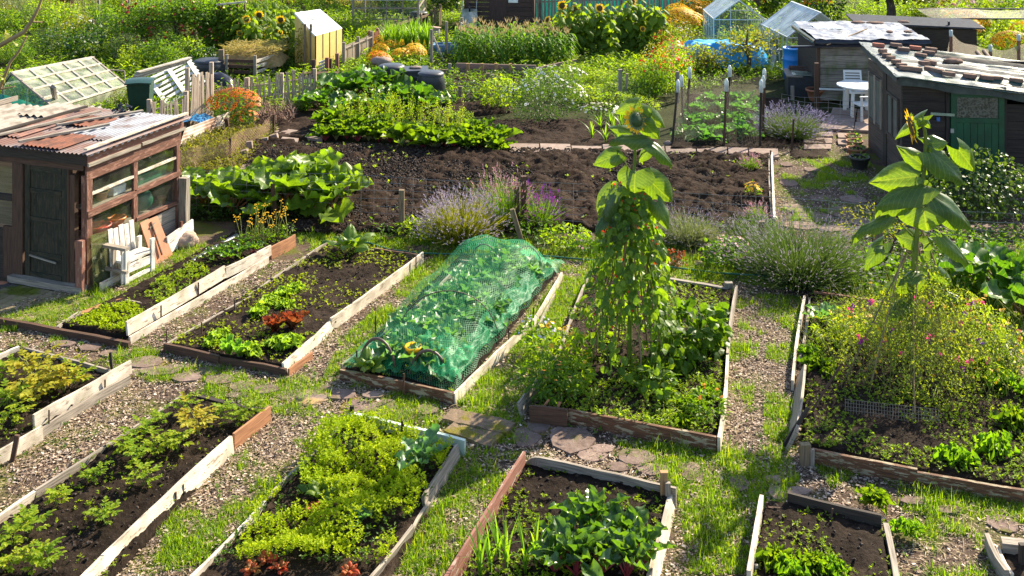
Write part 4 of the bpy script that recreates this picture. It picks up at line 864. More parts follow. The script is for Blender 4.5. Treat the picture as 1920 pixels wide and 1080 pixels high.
# roof: felt edge and shiny sheets
FELT = plain('roofing_felt', (.055, .062, .055), .85, var=.4, scale=10, bump=.01)
SHEET = blotch('pale_green_white_sheet', (.30, .33, .33), (.03, .12, .11), 1.2, .56, .42, 0, .03)
def roof(u, v): x = -.18+(WD+.3)*u; y = -.22+(DP+.4)*v; return x, y, rz2(x, y)+.05+.035*np.sin(y*2*np.pi/.42+.6*np.sin(x*1.3))*np.clip(x/1.0, .15, 1)+.05*(fbm(x, y, 2.5, 3, 9)-.5)
DGS = plain('dark_green_sheet', (.012, .075, .065), .35, var=.3); GFS = plain('grey_lap', (.13, .12, .11), .8, var=.4)
def rsub(u0, u1, v0, v1, mt, dz=0): m.grid(lambda u, v: (lambda r: (r[0], r[1], r[2]+dz))(roof(u0+(u1-u0)*u, v0+(v1-v0)*v)), 60, 16, mt)
m = MB(); m.grid(roof, 80, 90, SHEET, thick=.015)
for u0, v0, v1, mt in ((.02, .0, .025, DGS), (.30, .10, .16, GFS), (.38, .20, .26, DGS), (.25, .33, .37, GFS), (.42, .42, .50, DGS), (.34, .56, .62, GFS), (.30, .68, .72, DGS), (.22, .80, .86, GFS), (.06, .92, .97, DGS), (.10, .50, .53, GFS)): rsub(u0, 1, v0, v1, mt, .006); part('roof', m, label='pale corrugated sheeting with dark green stripes')
m = MB()
def fe(u, v): x = -.12+(WD+.2)*u; return x, -.17-.012*np.sin(x*9)-.0*v, rz2(x, -.17)+.05-.17*v+.02*np.sin(x*5)*v
m.grid(fe, 60, 4, FELT, thick=.0); part('felt_edge', m)
m = MB(); m.grid(lambda u, v: (-.15-.02*v+0*u, -.17+(DP+.2)*u, rz2(-.1, -.17+(DP+.2)*u)+.05-.12*v+.015*np.sin(u*14)), 30, 4, FELT); part('felt_edge', m)
c_, s_ = math.cos(rth), math.sin(rth)
def inR(x, y, z): return np.array((RS[0]+x*c_-y*s_, RS[1]+x*s_+y*c_, z))
BRK1 = rocky('brown_brick', [(.09, .06, .05), (.17, .11, .09), (.22, .16, .12)], 14, bump=.01, moss=(.14, .12, .03), mscale=5, mth=.62); BRK2 = rocky('red_brick', [(.24, .09, .06), (.36, .15, .11)], 14, bump=.006)
def brickmesh(mat, s=0):
    r = random.Random(s); m = MB(); L, w, h = .22, .105, .068; V = []
    for z in (0, h*.5, h):
        for k in range(12):
            a = 2*math.pi*k/12; x = abs(math.cos(a))**.35*math.copysign(1, math.cos(a)); y = abs(math.sin(a))**.35*math.copysign(1, math.sin(a)); q = (.96 if z != h*.5 else 1)*r.uniform(.95, 1.03); V.append((x*L/2*q, y*w/2*q, z))
    Fc = [tuple(range(11, -1, -1)), tuple(range(24, 36))]+[(j*12+k, j*12+(k+1) % 12, (j+1)*12+(k+1) % 12, (j+1)*12+k) for j in (0, 1) for k in range(12)]
    return m.raw(V, Fc, mat)
def rpx(px, py):   # photo point -> local xy on the right roof
    z = 1.95
    for _ in range(5):
        p = W(px, py, z); d = p-RS; x = d[0]*c_+d[1]*s_; y = -d[0]*s_+d[1]*c_; z = rz2(x, y)+.085
    return x, y, z
BRK = []
ROOFB = [(1647, 86, 0, 1), (1655, 97, .9, 0), (1662, 105, .9, 0), (1670, 110, .9, 0), (1680, 117, .8, 0), (1690, 124, .7, 0), (1698, 129, .2, 0), (1717, 131, -.1, 0), (1680, 86, 0, 0), (1694, 94, 0, 0), (1716, 91, -.1, 1), (1746, 94, -.1, 0), (1726, 105, -.4, 0), (1741, 100, -.1, 0), (1733, 120, .5, 0), (1744, 118, -.5, 0), (1745, 131, -.6, 0), (1757, 134, -.5, 0), (1778, 140, -.1, 0), (1818, 144, 0, 0), (1850, 147, 0, 0), (1868, 148, .1, 0), (1905, 152, -.1, 0), (1787, 116, -.3, 2)]
desc = ['red', 'brown', 'grey brown']
wh = ['at the back left corner of the dark shed roof', 'on the left roof edge, farthest of the row', 'on the left roof edge, second from the back', 'on the left roof edge, third from the back', 'on the left roof edge, middle of the row', 'mossy, near the front of the left roof edge', 'at the front left roof corner', 'on the front edge just right of the corner', 'at the back of the roof near the red one', 'behind the roof middle, left of the red one', 'on the back edge, middle of the roof', 'on the back edge, right of the red one', 'alone in the rear middle of the roof', 'touching its neighbour near the back edge', 'end to end with another in mid roof', 'the right one of the mid roof pair', 'mossy and close to the front edge', 'just left of the front middle', 'large, on the front edge above the door', 'on the front edge right of the door top', 'on the front edge, third from the right', 'on the front edge, second from the right', 'at the right edge of the photo on the roof', '']
for i, (px, py, a, c) in enumerate(ROOFB):
    x, y, z = rpx(px, py)
    if c == 2: rock('roof_stone', 'large grey flat stone lying on the right of the dark shed roof', inR(x, y, z-.02), .20, .14, .06, BRK1, 5, 'stone'); continue
    o = brickmesh(BRK2 if c else BRK1, i).build('brick'); o.location = inR(x, y, z-.02); o.rotation_euler = (0, R(5), a+rth); o.scale = (1.15, 1.15, 1.1); tag(o, '%s brick %s' % ('red' if c else 'brown', wh[i]), 'brick', 'bricks on the dark shed roof')
# pots beside the shed
pot('plant_pot', 'terracotta pot farthest back in the row by the dark shed', W(1600, 268), .17, .17, TERRA, group='pots by the dark shed', plantm=WEED); pot('plant_pot', 'terracotta pot second from the back by the dark shed', W(1602, 279), .17, .18, TERRA, group='pots by the dark shed', plantm=WEED)
pot('plant_pot', 'wide terracotta pot third from the back by the dark shed', W(1606, 293), .20, .18, TERRA, group='pots by the dark shed', plantm=WEED); pot('plant_pot', 'black pot nearest the camera by the dark shed', W(1612, 316), .19, .24, plain('black_pot', (.03, .028, .027), .5), group='pots by the dark shed', plantm=WEED)
# steps, patio, slab paths
def slabs(pxs, name='paving_slabs', z=.035, th=.05):
    m = MB()
    for q in pxs: m.prism([tuple(W(a, b)[:2]) for a, b in q], z-th, z+random.uniform(-.006, .01), SLAB)
    return struct(m.build(name))
q = []; xs = list(np.linspace(955, 1366, 8))+[1405, 1462]
for a, b in zip(xs[:-1], xs[1:]):
    j = random.uniform(-2, 2); f = lambda x: 283+9*(x-955)/500+0
    q.append([(a+1, f(a)+8+j), (b-1.5, f(b)+8+j), (b-1.5-2, f(b)-8+j), (a+1-2, f(a)-8+j)])
slabs(q, z=.07)
slabs([[(510, 249), (556, 257), (560, 247), (520, 242)], [(558, 258), (604, 266), (606, 256), (563, 248)], [(520, 272), (556, 275), (560, 263), (530, 260)], [(500, 280), (528, 284), (535, 276), (510, 272)], [(468, 292), (500, 296), (508, 287), (482, 284)], [(476, 308), (498, 310), (505, 301), (482, 299)], [(445, 322), (480, 326), (488, 314), (455, 312)], [(400, 340), (440, 344), (450, 330), (410, 328)]], 'path_slabs')
slabs([[(1508, 259), (1562, 260), (1560, 252), (1510, 251)], [(1507, 271), (1560, 272), (1560, 263), (1508, 262)], [(1507, 283), (1558, 283), (1559, 274), (1508, 274)], [(1572, 262), (1612, 263), (1612, 255), (1570, 253)], [(1572, 275), (1606, 276), (1606, 266), (1570, 265)]], 'step_slabs', .05)
slabs([[(1535, 245), (1600, 249), (1602, 234), (1545, 230)], [(1602, 249), (1630, 250), (1632, 234), (1604, 234)], [(1548, 229), (1602, 233), (1604, 222), (1556, 218)], [(1558, 217), (1604, 221), (1606, 208), (1562, 206)], [(1606, 233), (1640, 234), (1642, 210), (1608, 209)]], 'patio', .06)
# white table and chairs
PW_ = plain('white_garden_plastic', (.72, .72, .70), .4, var=.06)
t = thing('garden_table', 'round white plastic table standing on the patio slabs', 'table', W(1612, 216), 0)
part('table_top', MB().lathe([(.001, .70), (.52, .70), (.54, .715), (.54, .735), (.52, .74), (.001, .74)], (0, 0, 0), PW_, 32))
for a in (225, 315, 45, 135): x, y = .38*math.cos(R(a)), .38*math.sin(R(a)); part('leg', MB().beam((x*1.05, y*1.05, 0), (x*.85, y*.85, .70), .07, .05, PW_, up=(0, 1, 0)))
def chair(label, loc, rz):
    global t
    t = thing('garden_chair', label, 'chair', loc, rz, 'white garden chairs')
    part('seat', MB().box((-.23, -.22, .40), (.23, .22, .43), PW_)); 
    for x in (-.22, .22):
        part('leg', MB().beam((x, -.2, 0), (x*.96, -.2, .62), .05, .04, PW_, up=(0, 1, 0))); part('leg', MB().beam((x, .25, 0), (x*.96, .2, .45), .05, .04, PW_, up=(0, 1, 0))); part('armrest', MB().beam((x*1.04, -.25, .635), (x*1.04, .24, .63), .055, .025, PW_)); part('back_post', MB().beam((x*.95, .2, .43), (x*.9, .30, .84), .04, .03, PW_, up=(0, 1, 0)))
    for i in range(5): part('back_slat', MB().beam((-.20, .235+.02*i, .52+.065*i), (.20, .235+.02*i, .52+.065*i), .02, .04, PW_))
    part('top_rail', MB().beam((-.22, .31, .86), (.22, .31, .86), .03, .06, PW_, seg=4))
chair('white slatted plastic chair behind the round table', W(1603, 203), R(-6)); chair('white plastic armchair in front of the round table beside the shed', W(1622, 228), R(-80))
# ---------------------------------------------------------------- second shed with tarped roof
S2 = W(1535, 191); t = thing('tarped_shed', 'grey plank shed with a black and silver sheet over its flat roof', 'shed', S2, R(-3))
GW2 = wood('mossy_grey_planks', (.27, .24, .20), (.12, .10, .09), moss=.7, scale=.7)
w2 = 2.62; m = MB()
for i in range(9): m.beam((0, 0, .04+i*.165+.08), (w2, 0, .04+i*.165+.08), .03, .155, GW2)
m.beam((0.05, .03, .75), (w2-.05, .03, .75), .02, 1.4, DARKW); part('front_wall', m); part('side_wall', MB().box((-.0, .02, 0), (.04, 2.4, 1.5), BLKW)); part('side_wall', MB().box((w2-.04, .02, 0), (w2, 2.4, 1.5), DARKW)); part('back_wall', MB().box((0.04, 2.37, 0), (w2-.04, 2.4, 1.5), DARKW)); part('corner_post', MB().box((-.05, -.04, 0), (.03, .04, 1.5), BROWNW))
TARPB = blotch('black_sheeting', (.20, .21, .24), (.11, .115, .14), 3, .5, .4, 0, .1, bump=.05); TARPD = plain('black_polythene', (.02, .022, .03), .25, var=.3, scale=4, bump=.02)
m = MB(); m.grid(lambda u, v: (-.10+(w2+.22)*u, -.12+2.65*v, 1.58+.03*v*2+.09*fbm(u*7, v*6, 1.5, 3, 3)), 60, 44, TARPB); part('roof', m, label='crumpled silvery roof sheet')
m = MB(); m.grid(lambda u, v: (-.13+(w2+.28)*u, -.13-.05*np.sin(v*3.1)-.02*np.sin(u*30), 1.61-.16*v-.01*np.sin(u*23)*v), 50, 6, TARPD); m.grid(lambda u, v: (-.13-.03*np.sin(v*3.1), -.13+2.6*u, 1.61-.14*v), 20, 6, TARPD); part('sheet_edge', m)
m = MB(); m.slab([(.25, 1.3, 1.68), (.95, 1.3, 1.68), (.90, 2.0, 1.70), (.22, 2.0, 1.70)], .01, plain('pale_board', (.62, .66, .66), .3)); part('roof_board', m)
part('gutter', MB().beam((-.75, -.2, 1.43), (w2+.0, -.2, 1.50), .05, .05, TARPD)); part('pole', MB().beam((.15, -.25, 1.50), (1.5, 1.0, 1.72), .03, .02, CANE))
part('pipe', MB().beam((.0, -.08, .35), (.9, -.08, .33), .05, .04, PW_))
for i, (px, py) in enumerate([(1608, 43), (1641, 44), (1694, 42), (1668, 61), (1703, 61)]):
    p = W(px, py, 1.68); rock('roof_stone', ['flat brown stone at the back left of the tarped roof', 'flat round slab at the back middle of the tarped roof', 'flat brown stone at the back right of the tarped roof', 'dark brick on the front of the tarped roof, left one', 'dark brick on the front right of the tarped roof'][i], p, (.20, .25, .16, .09, .12)[i], .12, .035, BRK1, i, 'stone')
t = thing('grey_roof_shed', 'low shed with a plain dark grey roof behind the tarped one', 'shed', W(1600, 128)+np.array((.3, 0, 0)), R(-4)); part('roof', MB().slab([(-.4, -.6, 1.45), (3.3, -.6, 1.32), (3.3, .5, 1.42), (-.4, .5, 1.55)], .04, plain('grey_roof', (.05, .055, .07), .9, spec=.1))); part('wall', MB().box((-.3, -.5, 0), (3.1, .4, 1.25), DARKW))
# water barrel, cold box
BLUE = plain('blue_barrel_plastic', (.015, .19, .55), .4, var=.12, scale=3)
t = thing('water_barrel', 'tall blue plastic water barrel beside the greenhouse', 'barrel', W(1487, 149)); prof = [(.001, 0), (.25, 0), (.27, .03), (.275, .28), (.29, .30), (.275, .32), (.285, .56), (.295, .58), (.28, .60), (.27, .84), (.29, .86), (.29, .90), (.26, .90), (.255, .86), (.001, .84)]
part('barrel', MB().lathe(prof, (0, 0, 0), BLUE, 26))
t = thing('compost_box', 'black box with a glass and board lid in front of the barrel', 'cold frame', W(1478, 180), R(-8)); part('box', MB().box((0, 0, 0), (.72, .8, .50), plain('black_box', (.03, .033, .04), .5))); part('lid', MB().slab([(-.04, -.04, .53), (.36, -.04, .53), (.36, .84, .56), (-.04, .84, .56)], .03, GREYW)); part('glass_lid', MB().slab([(.12, .0, .56), (.76, .0, .54), (.76, .5, .56), (.12, .5, .58)], .01, OLDGLASS)); part('board', MB().slab([(.1, .55, .60), (.78, .5, .57), (.78, .82, .58), (.1, .84, .60)], .02, BROWNW)); part('offcut', MB().beam((.1, .7, .64), (.5, .7, .64), .09, .04, BROWNW))
pot('plant_pot', 'large terracotta pot behind the lavender near the plank shed', W(1530, 188), .25, .3, TERRA)
t = thing('grey_plank', 'pale grey plank leaning against a dark crate near the barrel', 'plank', W(1446, 135)); part('plank', MB().beam((0, 0, 0), (.22, .5, .62), .12, .03, ZN, up=(0, 1, 0)))
t = thing('dark_crate', 'dark grey crate behind the leaning plank', 'crate', W(1452, 118)); part('crate', MB().box((-.2, 0, 0), (.25, .4, .4), plain('dark_grey_plastic', (.10, .11, .12), .5))); part('pot', MB().lathe([(.12, .4), (.14, .72), (.12, .72), (.1, .42)], (.05, .2, 0), TARPD, 12))
# greenhouses ---------------------------------------------------
def greenhouse(label, loc, rz, w, d, he, hr, fm, gm, bars=5, gable=True, gap=0, roofm=None, grp=None, name='greenhouse', pw=.035):
    global t
    t = thing(name, label, 'greenhouse', loc, rz, grp)
    for x, y in ((0, 0), (w, 0), (0, d), (w, d)): part('post', MB().box((x-pw/2, y-pw/2, 0), (x+pw/2, y+pw/2, he), fm))
    for y in (0, d): part('base_rail', MB().beam((0, y, .05), (w, y, .05), pw, pw*1.3, fm))
    for x in (0, w): part('eave', MB().beam((x, -.05, he), (x, d+.05, he), pw, pw, fm)); part('base_rail', MB().beam((x, 0, .05), (x, d, .05), pw, pw*1.3, fm))
    part('ridge', MB().beam((w/2, -.08, hr), (w/2, d+.08, hr), pw*1.2, pw, fm))
    for y in (0, d):
        for x in (0, w): part('rafter', MB().beam((x, y, he), (w/2, y, hr), pw, pw, fm, up=(0, 1, 0)))
        part('gable_rail', MB().beam((0, y, he*.98), (w, y, he*.98), pw*.6, pw*.8, fm)); 
        for k in (1, 2): part('gable_bar', MB().beam((w*k/3, y, 0), (w*k/3, y, he+(hr-he)*.66), pw*.6, pw*.6, fm, up=(0, 1, 0)))
    for k in range(1, bars):
        y = d*k/bars
        for x in (0, w): part('glazing_bar', MB().beam((x, y, he), (w/2, y, hr), pw*.7, pw*.7, fm, up=(0, 1, 0))); part('glazing_bar', MB().beam((x, y, 0), (x, y, he), pw*.7, pw*.7, fm, up=(0, 1, 0)))
    for x in (0, w):
        part('roof_glass', MB().raw([(x, 0, he+.01), (x, d, he+.01), (w/2, d, hr+.01), (w/2, 0, hr+.01)], [(0, 1, 2, 3)], roofm or gm)); part('side_glass', MB().raw([(x, 0, 0), (x, d, 0), (x, d, he), (x, 0, he)], [(0, 1, 2, 3)], gm))
    for y in (0, d): part('gable_glass', MB().raw([(0, y, 0), (w, y, 0), (w, y, he), (w/2, y, hr), (0, y, he)], [(0, 1, 2, 3, 4)], gm))
    return t
ALU = plain('aluminium_frame', (.55, .58, .60), .3, .5, var=.1); CLG = glass('greenhouse_glass', (.95, .98, .96), .06, .03, (.6, .65, .55)); ROOFG = glass('ribbed_roof_glass', (.8, .85, .85), .55, .2, (.62, .66, .64), 2)
greenhouse('small aluminium greenhouse with its pointed gable behind the blue tarpaulin', W(1338, 96), R(-2), 1.65, 2.2, 1.05, 1.66, ALU, CLG, 6, roofm=ROOFG); greenhouse('aluminium greenhouse with a silvery ribbed roof behind the blue barrel', W(1476, 140), R(4), 1.95, 2.4, 1.08, 1.78, ALU, CLG, 7, roofm=ROOFG)
# sloping timber cold frame house at the left
OWH = wood('old_white_timber', (.40, .36, .31), (.22, .19, .16), (.55, .50, .44), .5)
def G3(px, py, z): return W(px, py, z)
D0 = 24.3
t = thing('lean_glasshouse', 'low glasshouse with a sloping timber framed glass roof at the upper left', 'greenhouse', W(60, 225))
rid0 = P(22, 137, 25.2); rid1 = P(173, 108, 28.6); ev0 = P(102, 203, 23.4); ev1 = P(238, 160, 27.0); le0 = P(6, 158, 26.4)
le1 = rid1+(le0-rid0)
def opart(name, mb, label=None, parent=None):
    o = mb.build(name, parent or t, t.location if parent is None else (0, 0, 0)); 
    if label: o['label'] = label
    return o
opart('roof_glass', MB().raw([rid0, rid1, ev1, ev0], [(0, 1, 2, 3)], OLDGLASS)); opart('roof_glass', MB().raw([rid0, rid1, le1, le0], [(0, 1, 2, 3)], OLDGLASS))
opart('ridge', MB().beam(rid0, rid1+(rid1-rid0)*.01, .09, .06, OWH))
for k in range(1, 5): f = k/4.0; opart('purlin', MB().beam(rid0+(ev0-rid0)*f+np.array((0, 0, .02)), rid1+(ev1-rid1)*f+np.array((0, 0, .02)), .05, .04, OWH))
for k in range(0, 6): f = k/5.0; opart('rafter', MB().beam(rid0+(rid1-rid0)*f, ev0+(ev1-ev0)*f, .045, .05, GREYW if k in (0, 5) else OWH))
opart('rafter', MB().beam(rid0, le0, .05, .06, GREYW, up=(0, 0, 1))); opart('eave', MB().beam(le0, le1, .05, .05, OWH))
g0 = le0.copy(); g0[2] = .05; g1 = ev0.copy(); g1[2] = .05; g2 = ev1.copy(); g2[2] = .05; g3 = le1.copy(); g3[2] = .05
opart('gable_glass', MB().raw([g0, g1, ev0, rid0, le0], [(0, 1, 2, 3, 4)], glass('green_tinted_glass', (.8, .95, .88), .25, .1, (.25, .5, .38)))); opart('post', MB().beam(g0, le0, .04, .04, GREYW, up=(0, 1, 0))); opart('post', MB().beam((g0+g1)/2, (le0+ev0)/2+np.array((0, 0, .3)), .03, .03, GREYW, up=(0, 1, 0))); opart('base_rail', MB().beam(g0, g1, .05, .06, GREYW)); opart('side_glass', MB().raw([g1, g2, ev1, ev0], [(0, 1, 2, 3)], OLDGLASS)); opart('post', MB().beam(g2, ev1, .04, .04, GREYW, up=(0, 1, 0)))
t = thing('green_sheet', 'turquoise green plastic sheet inside the low glasshouse', 'plastic sheet', W(60, 205)); opart('sheet', MB().grid(lambda u, v: (W(15, 205)[0]+1.2*u, 23.9+1.4*v, .1+.35*(1-u)*v+.06*fbm(u*5, v*5, 2, 2, 3)), 12, 10, plain('turquoise_plastic', (.05, .42, .30), .4, trans=.4)))
t = thing('timber_post', 'old leaning post in front of the low glasshouse corner', 'post', W(106, 211)); opart('post', MB().beam(W(108, 211), P(99, 163, 23.2), .10, .06, GREYW, up=(0, 1, 0), seg=4, jit=.02))
t = thing('grey_bracket', 'thin grey bracket rising at the far end of the glasshouse', 'frame', W(233, 163)); a = P(205, 131, 28.0); b_ = P(233, 133, 28.0); opart('bar', MB().tube([a, b_], .02, GREYW, 5).tube([b_, P(234, 160, 28.0)], .02, GREYW, 5))
# trellis and shelf heap
WHT = wood('white_trellis_wood', (.6, .57, .52), (.35, .3, .27), (.78, .76, .72), .6)
t = thing('lattice_panel', 'white wooden lattice panel tipped against a brushwood heap', 'trellis', W(310, 195)); q0, q1, q2, q3 = P(276, 150, 27.2), P(356, 113, 28.4), P(382, 152, 27.2), P(310, 198, 26.2)
for k in range(7): f = k/6; opart('slat', MB().beam(q0+(q3-q0)*f-(q1-q0)*.03, q1+(q2-q1)*f+(q1-q0)*.03, .10, .02, WHT, up=np.cross(q1-q0, q3-q0)))
for k in range(3): f = .04+.46*k; opart('batten', MB().beam(q0+(q1-q0)*f+np.array((0, -.03, .03)), q3+(q2-q3)*f+np.array((0, -.03, .03)), .12, .02, WHT, up=np.cross(q1-q0, q3-q0)))
t = thing('timber_stack', 'stack of old pale boards with rotten ends behind the lattice panel', 'timber', W(300, 170))
for k in range(5): opart('board', MB().beam(P(250+k*2, 147-k*3, 26), P(345+k*3, 118-k*2.5, 27.6), .12, .035, GREYW if k % 2 else OWH, seg=6, jit=.02))
# wheelie bin
GBIN = plain('dark_green_bin_plastic', (.012, .045, .03), .4, var=.2)
t = thing('wheelie_bin', 'dark green wheeled bin in front of the white lattice panel', 'bin', W(264, 214), R(8)); V = [(-.22, -.22, .05), (.22, -.22, .05), (.22, .22, .05), (-.22, .22, .05), (-.27, -.30, .80), (.27, -.30, .80), (.27, .28, .80), (-.27, .28, .80)]
part('bin_body', MB().raw(V, [(3, 2, 1, 0), (4, 5, 6, 7), (0, 1, 5, 4), (1, 2, 6, 5), (2, 3, 7, 6), (3, 0, 4, 7)], GBIN)); part('lid', MB().grid(lambda u, v: (-.31+.62*u, -.36+.70*v, .81+.05*np.sin(v*3.14)*(1+0*u)+.02*np.sin(u*3.14)), 8, 8, GBIN, thick=.03)); part('handle', MB().tube([(-.25, .36, .80), (.25, .36, .80)], .02, GBIN, 6))
for x in (-.2, .2): part('wheel', MB().tube([(x-.03, .25, .1), (x+.03, .25, .1)], .1, TARPD, 12))
t = thing('garden_bin', 'green dustbin half hidden at the far left corner behind the glasshouse', 'bin', W(268, 200)); bpy.data.objects.remove(t)
# yellow shed
YEL = plain('yellow_polycarbonate', (.62, .48, .17), .5, var=.12, trans=.3); WPOLY = plain('white_polycarbonate', (.80, .82, .84), .35, var=.05, trans=.2)
Y0 = W(594, 134); t = thing('polycarbonate_greenhouse', 'cream yellow panelled greenhouse with a bright white sloping roof', 'greenhouse', Y0)
e0 = P(592, 67, 30.2); e1 = P(642, 53, 33.2); r1 = P(600, 17, 34.0); r0 = P(553, 24, 31.0)
b0 = e0.copy(); b0[2] = 0; b1_ = e1.copy(); b1_[2] = 0; f0 = e0+(r0-e0)*1.0; fb = r0.copy(); fb[2] = 0
opart('roof', MB().slab([e0, e1, r1, r0], .04, WPOLY)); opart('side_wall', MB().raw([b0, b1_, e1, e0], [(0, 1, 2, 3)], YEL)); opart('end_wall', MB().raw([fb, b0, e0, r0], [(0, 1, 2, 3)], YEL)); opart('end_wall', MB().raw([b1_, np.array((r1[0], r1[1], 0)), r1, e1], [(0, 1, 2, 3)], YEL)); opart('back_wall', MB().raw([fb, np.array((r1[0], r1[1], 0)), r1, r0], [(0, 1, 2, 3)], YEL))
for k in range(5): f = k/4; a = b0+(b1_-b0)*f; b_ = e0+(e1-e0)*f; opart('frame_bar', MB().beam(a+np.array((0, -.02, 0)), b_+np.array((0, -.02, 0)), .035, .035, DARKW, up=(0, 1, 0)))
opart('roof_vent', MB().slab([P(577, 39, 31.4)+np.array((0, 0, .1)), P(594, 36, 32), P(578, 22, 32.8), P(562, 25, 32.2)+np.array((0, 0, .06))], .02, WPOLY))
# glass shed behind left centre, green net on top
t = thing('glass_shed', 'grey framed glass shed with green netting heaped on its roof', 'greenhouse', W(662, 62)); gx = W(662, 62); w_, d_2, h_ = 1.9, 2.2, 1.0
def gp(x, y, z): return gx+np.array((x, y, z))
gd = 3.0
for (x, y) in ((0, 0), (2.35, 0), (2.35, gd), (0, gd)): opart('post', MB().beam(gp(x, y, 0), gp(x, y, 1.2), .07, .07, GREYW, up=(0, 1, 0)))
for x in (.6, 1.2, 1.8): opart('glazing_bar', MB().beam(gp(x, 0, 0), gp(x, 0, 1.2), .04, .04, GREYW, up=(0, 1, 0)))
for z in (.1, .5, .9): opart('rail', MB().beam(gp(0, 0, z), gp(2.35, 0, z), .04, .04, GREYW)); opart('rail', MB().beam(gp(2.35, 0, z), gp(2.35, gd, z), .04, .04, GREYW))
opart('front_glass', MB().raw([gp(0, 0, .1), gp(2.35, 0, .1), gp(2.35, 0, 1.2), gp(0, 0, 1.2)], [(0, 1, 2, 3)], CLG)); opart('side_glass', MB().raw([gp(2.35, 0, .1), gp(2.35, gd, .1), gp(2.35, gd, 1.2), gp(2.35, 0, 1.2)], [(0, 1, 2, 3)], CLG)); opart('roof', MB().slab([gp(-.1, -.1, 1.23), gp(2.45, -.1, 1.23), gp(2.45, gd, 1.35), gp(-.1, gd, 1.35)], .04, plain('pale_roof_sheet', (.35, .38, .42), .5)))
GNET = plain('green_net_bundle', (.02, .40, .26), .6, var=.3, scale=20, bump=.02, trans=.3)
t = thing('green_netting', 'bright green netting heaped over the roof of the glass shed', 'netting', gp(1, 1, 1.3)); opart('net', MB().grid(lambda u, v: (gp(.3, 0, 0)[0]+2.2*u, gp(0, .1, 0)[1]+2.0*v+.2*np.sin(u*7), 1.30+.14*np.sin(u*3.14)*np.sin(v*3.14)+.08*fbm(u*5, v*5, 1.5, 3, 2)-.4*np.clip(u-.93, 0, 1)*5*v), 24, 16, GNET, thick=.02))
# brown shed far back
B0 = W(872, 56); t = thing('brown_hut', 'small dark brown hut with a white door panel at the top of the photo', 'shed', B0, R(-4)); BRH = wood('chocolate_boards', (.075, .045, .04), (.04, .025, .022), scale=.7)
m = MB()
for i in range(9): m.beam((0, 0, .09+i*.17), (2.5, 0, .09+i*.17), .03, .16, BRH)
part('front_wall', m); part('side_wall', MB().box((-.04, .02, 0), (0, 2, 1.55), BRH)); part('side_wall', MB().box((2.5, .02, 0), (2.54, 2, 1.55), BRH)); part('roof', MB().slab([(-.2, -.2, 1.6), (2.7, -.2, 1.6), (2.7, 2.2, 1.75), (-.2, 2.2, 1.75)], .05, plain('hut_roof', (.25, .22, .20), .6))); part('door', MB().box((.9, -.045, .02), (1.55, -.018, 1.5), BRH)); part('window_panel', MB().box((1.6, -.04, 1.02), (1.95, -.018, 1.5), PW_)); part('corner_trim', MB().box((2.47, -.05, 0), (2.55, .0, 1.55), BRH))
t = thing('wheelbarrow', 'upturned grey wheelbarrow with orange handles leaning against the brown hut', 'wheelbarrow', W(881, 60)); o = (W(881, 56)); lo = np.array(o)
def q_(x, y, z): return lo+np.array((x, y-.25, z))
opart('tray', MB().grid(lambda u, v: (lo[0]-.28+.56*u, lo[1]-.35+.1*v+.12*np.sin(u*3.14), .05+.75*v), 8, 6, ZN, thick=.02)); 
for x in (-.22, .22): opart('handle', MB().tube([q_(x, 0, .5), q_(x*1.2, .1, 1.1)], .015, ZN, 5)); opart('grip', MB().tube([q_(x*1.2, .1, 1.1), q_(x*1.23, .12, 1.22)], .025, ORP, 6))
opart('wheel', MB().tube([q_(-.03, .05, .85), q_(.03, .05, .85)], .16, TARPD, 12))
# picket fence with green net behind
def fence(label, a, b, n, h, w, mat, rails=(.25, .75), name='picket_fence', posts=2, jit=.03, net=None, gap=1.0, post_h=1.1, th=.02, maxp=98, rw=.05):
    global t
    a = np.array(a, float); b = np.array(b, float); t = thing(name, label, 'fence', a); d = nrm(b-a); side = np.array((d[1], -d[0], 0)); n = min(n, maxp)
    for i in range(n):
        f = (i+.5)/n; p = a+(b-a)*f+side*random.uniform(0, .01); hh = h*random.uniform(1-jit*3, 1+jit); tl = random.uniform(-jit, jit)*2
        opart('picket', MB().beam(p, p+d*tl*hh+np.array((0, 0, hh)), w, th, mat, up=(-side if True else side)))
    for r_ in rails: opart('rail', MB().beam(a-side*.03+np.array((0, 0, h*r_)), b-side*.03+np.array((0, 0, h*r_)), .03, rw, mat))
    for i in range(posts): f = i/max(1, posts-1); p = a+(b-a)*f-side*.06; opart('post', MB().beam(p, p+np.array((0, 0, h*post_h)), .09, .08, mat, up=(0, 1, 0)))
    if net: opart('net', MB().raw([a-side*.09+np.array((0, 0, .1)), b-side*.09+np.array((0, 0, .1)), b-side*.09+np.array((0, 0, h*.93)), a-side*.09+np.array((0, 0, h*.93))], [(0, 1, 2, 3)], net))
    return t
FGN = plain('green_windbreak_net', (.02, .30, .24), .6, trans=.3)
fence('long grey picket fence backed by turquoise netting across the top', W(938, 52), W(1312, 40), 62, 1.12, .075, GREYW, (.2, .82), posts=6, jit=.01, net=FGN)
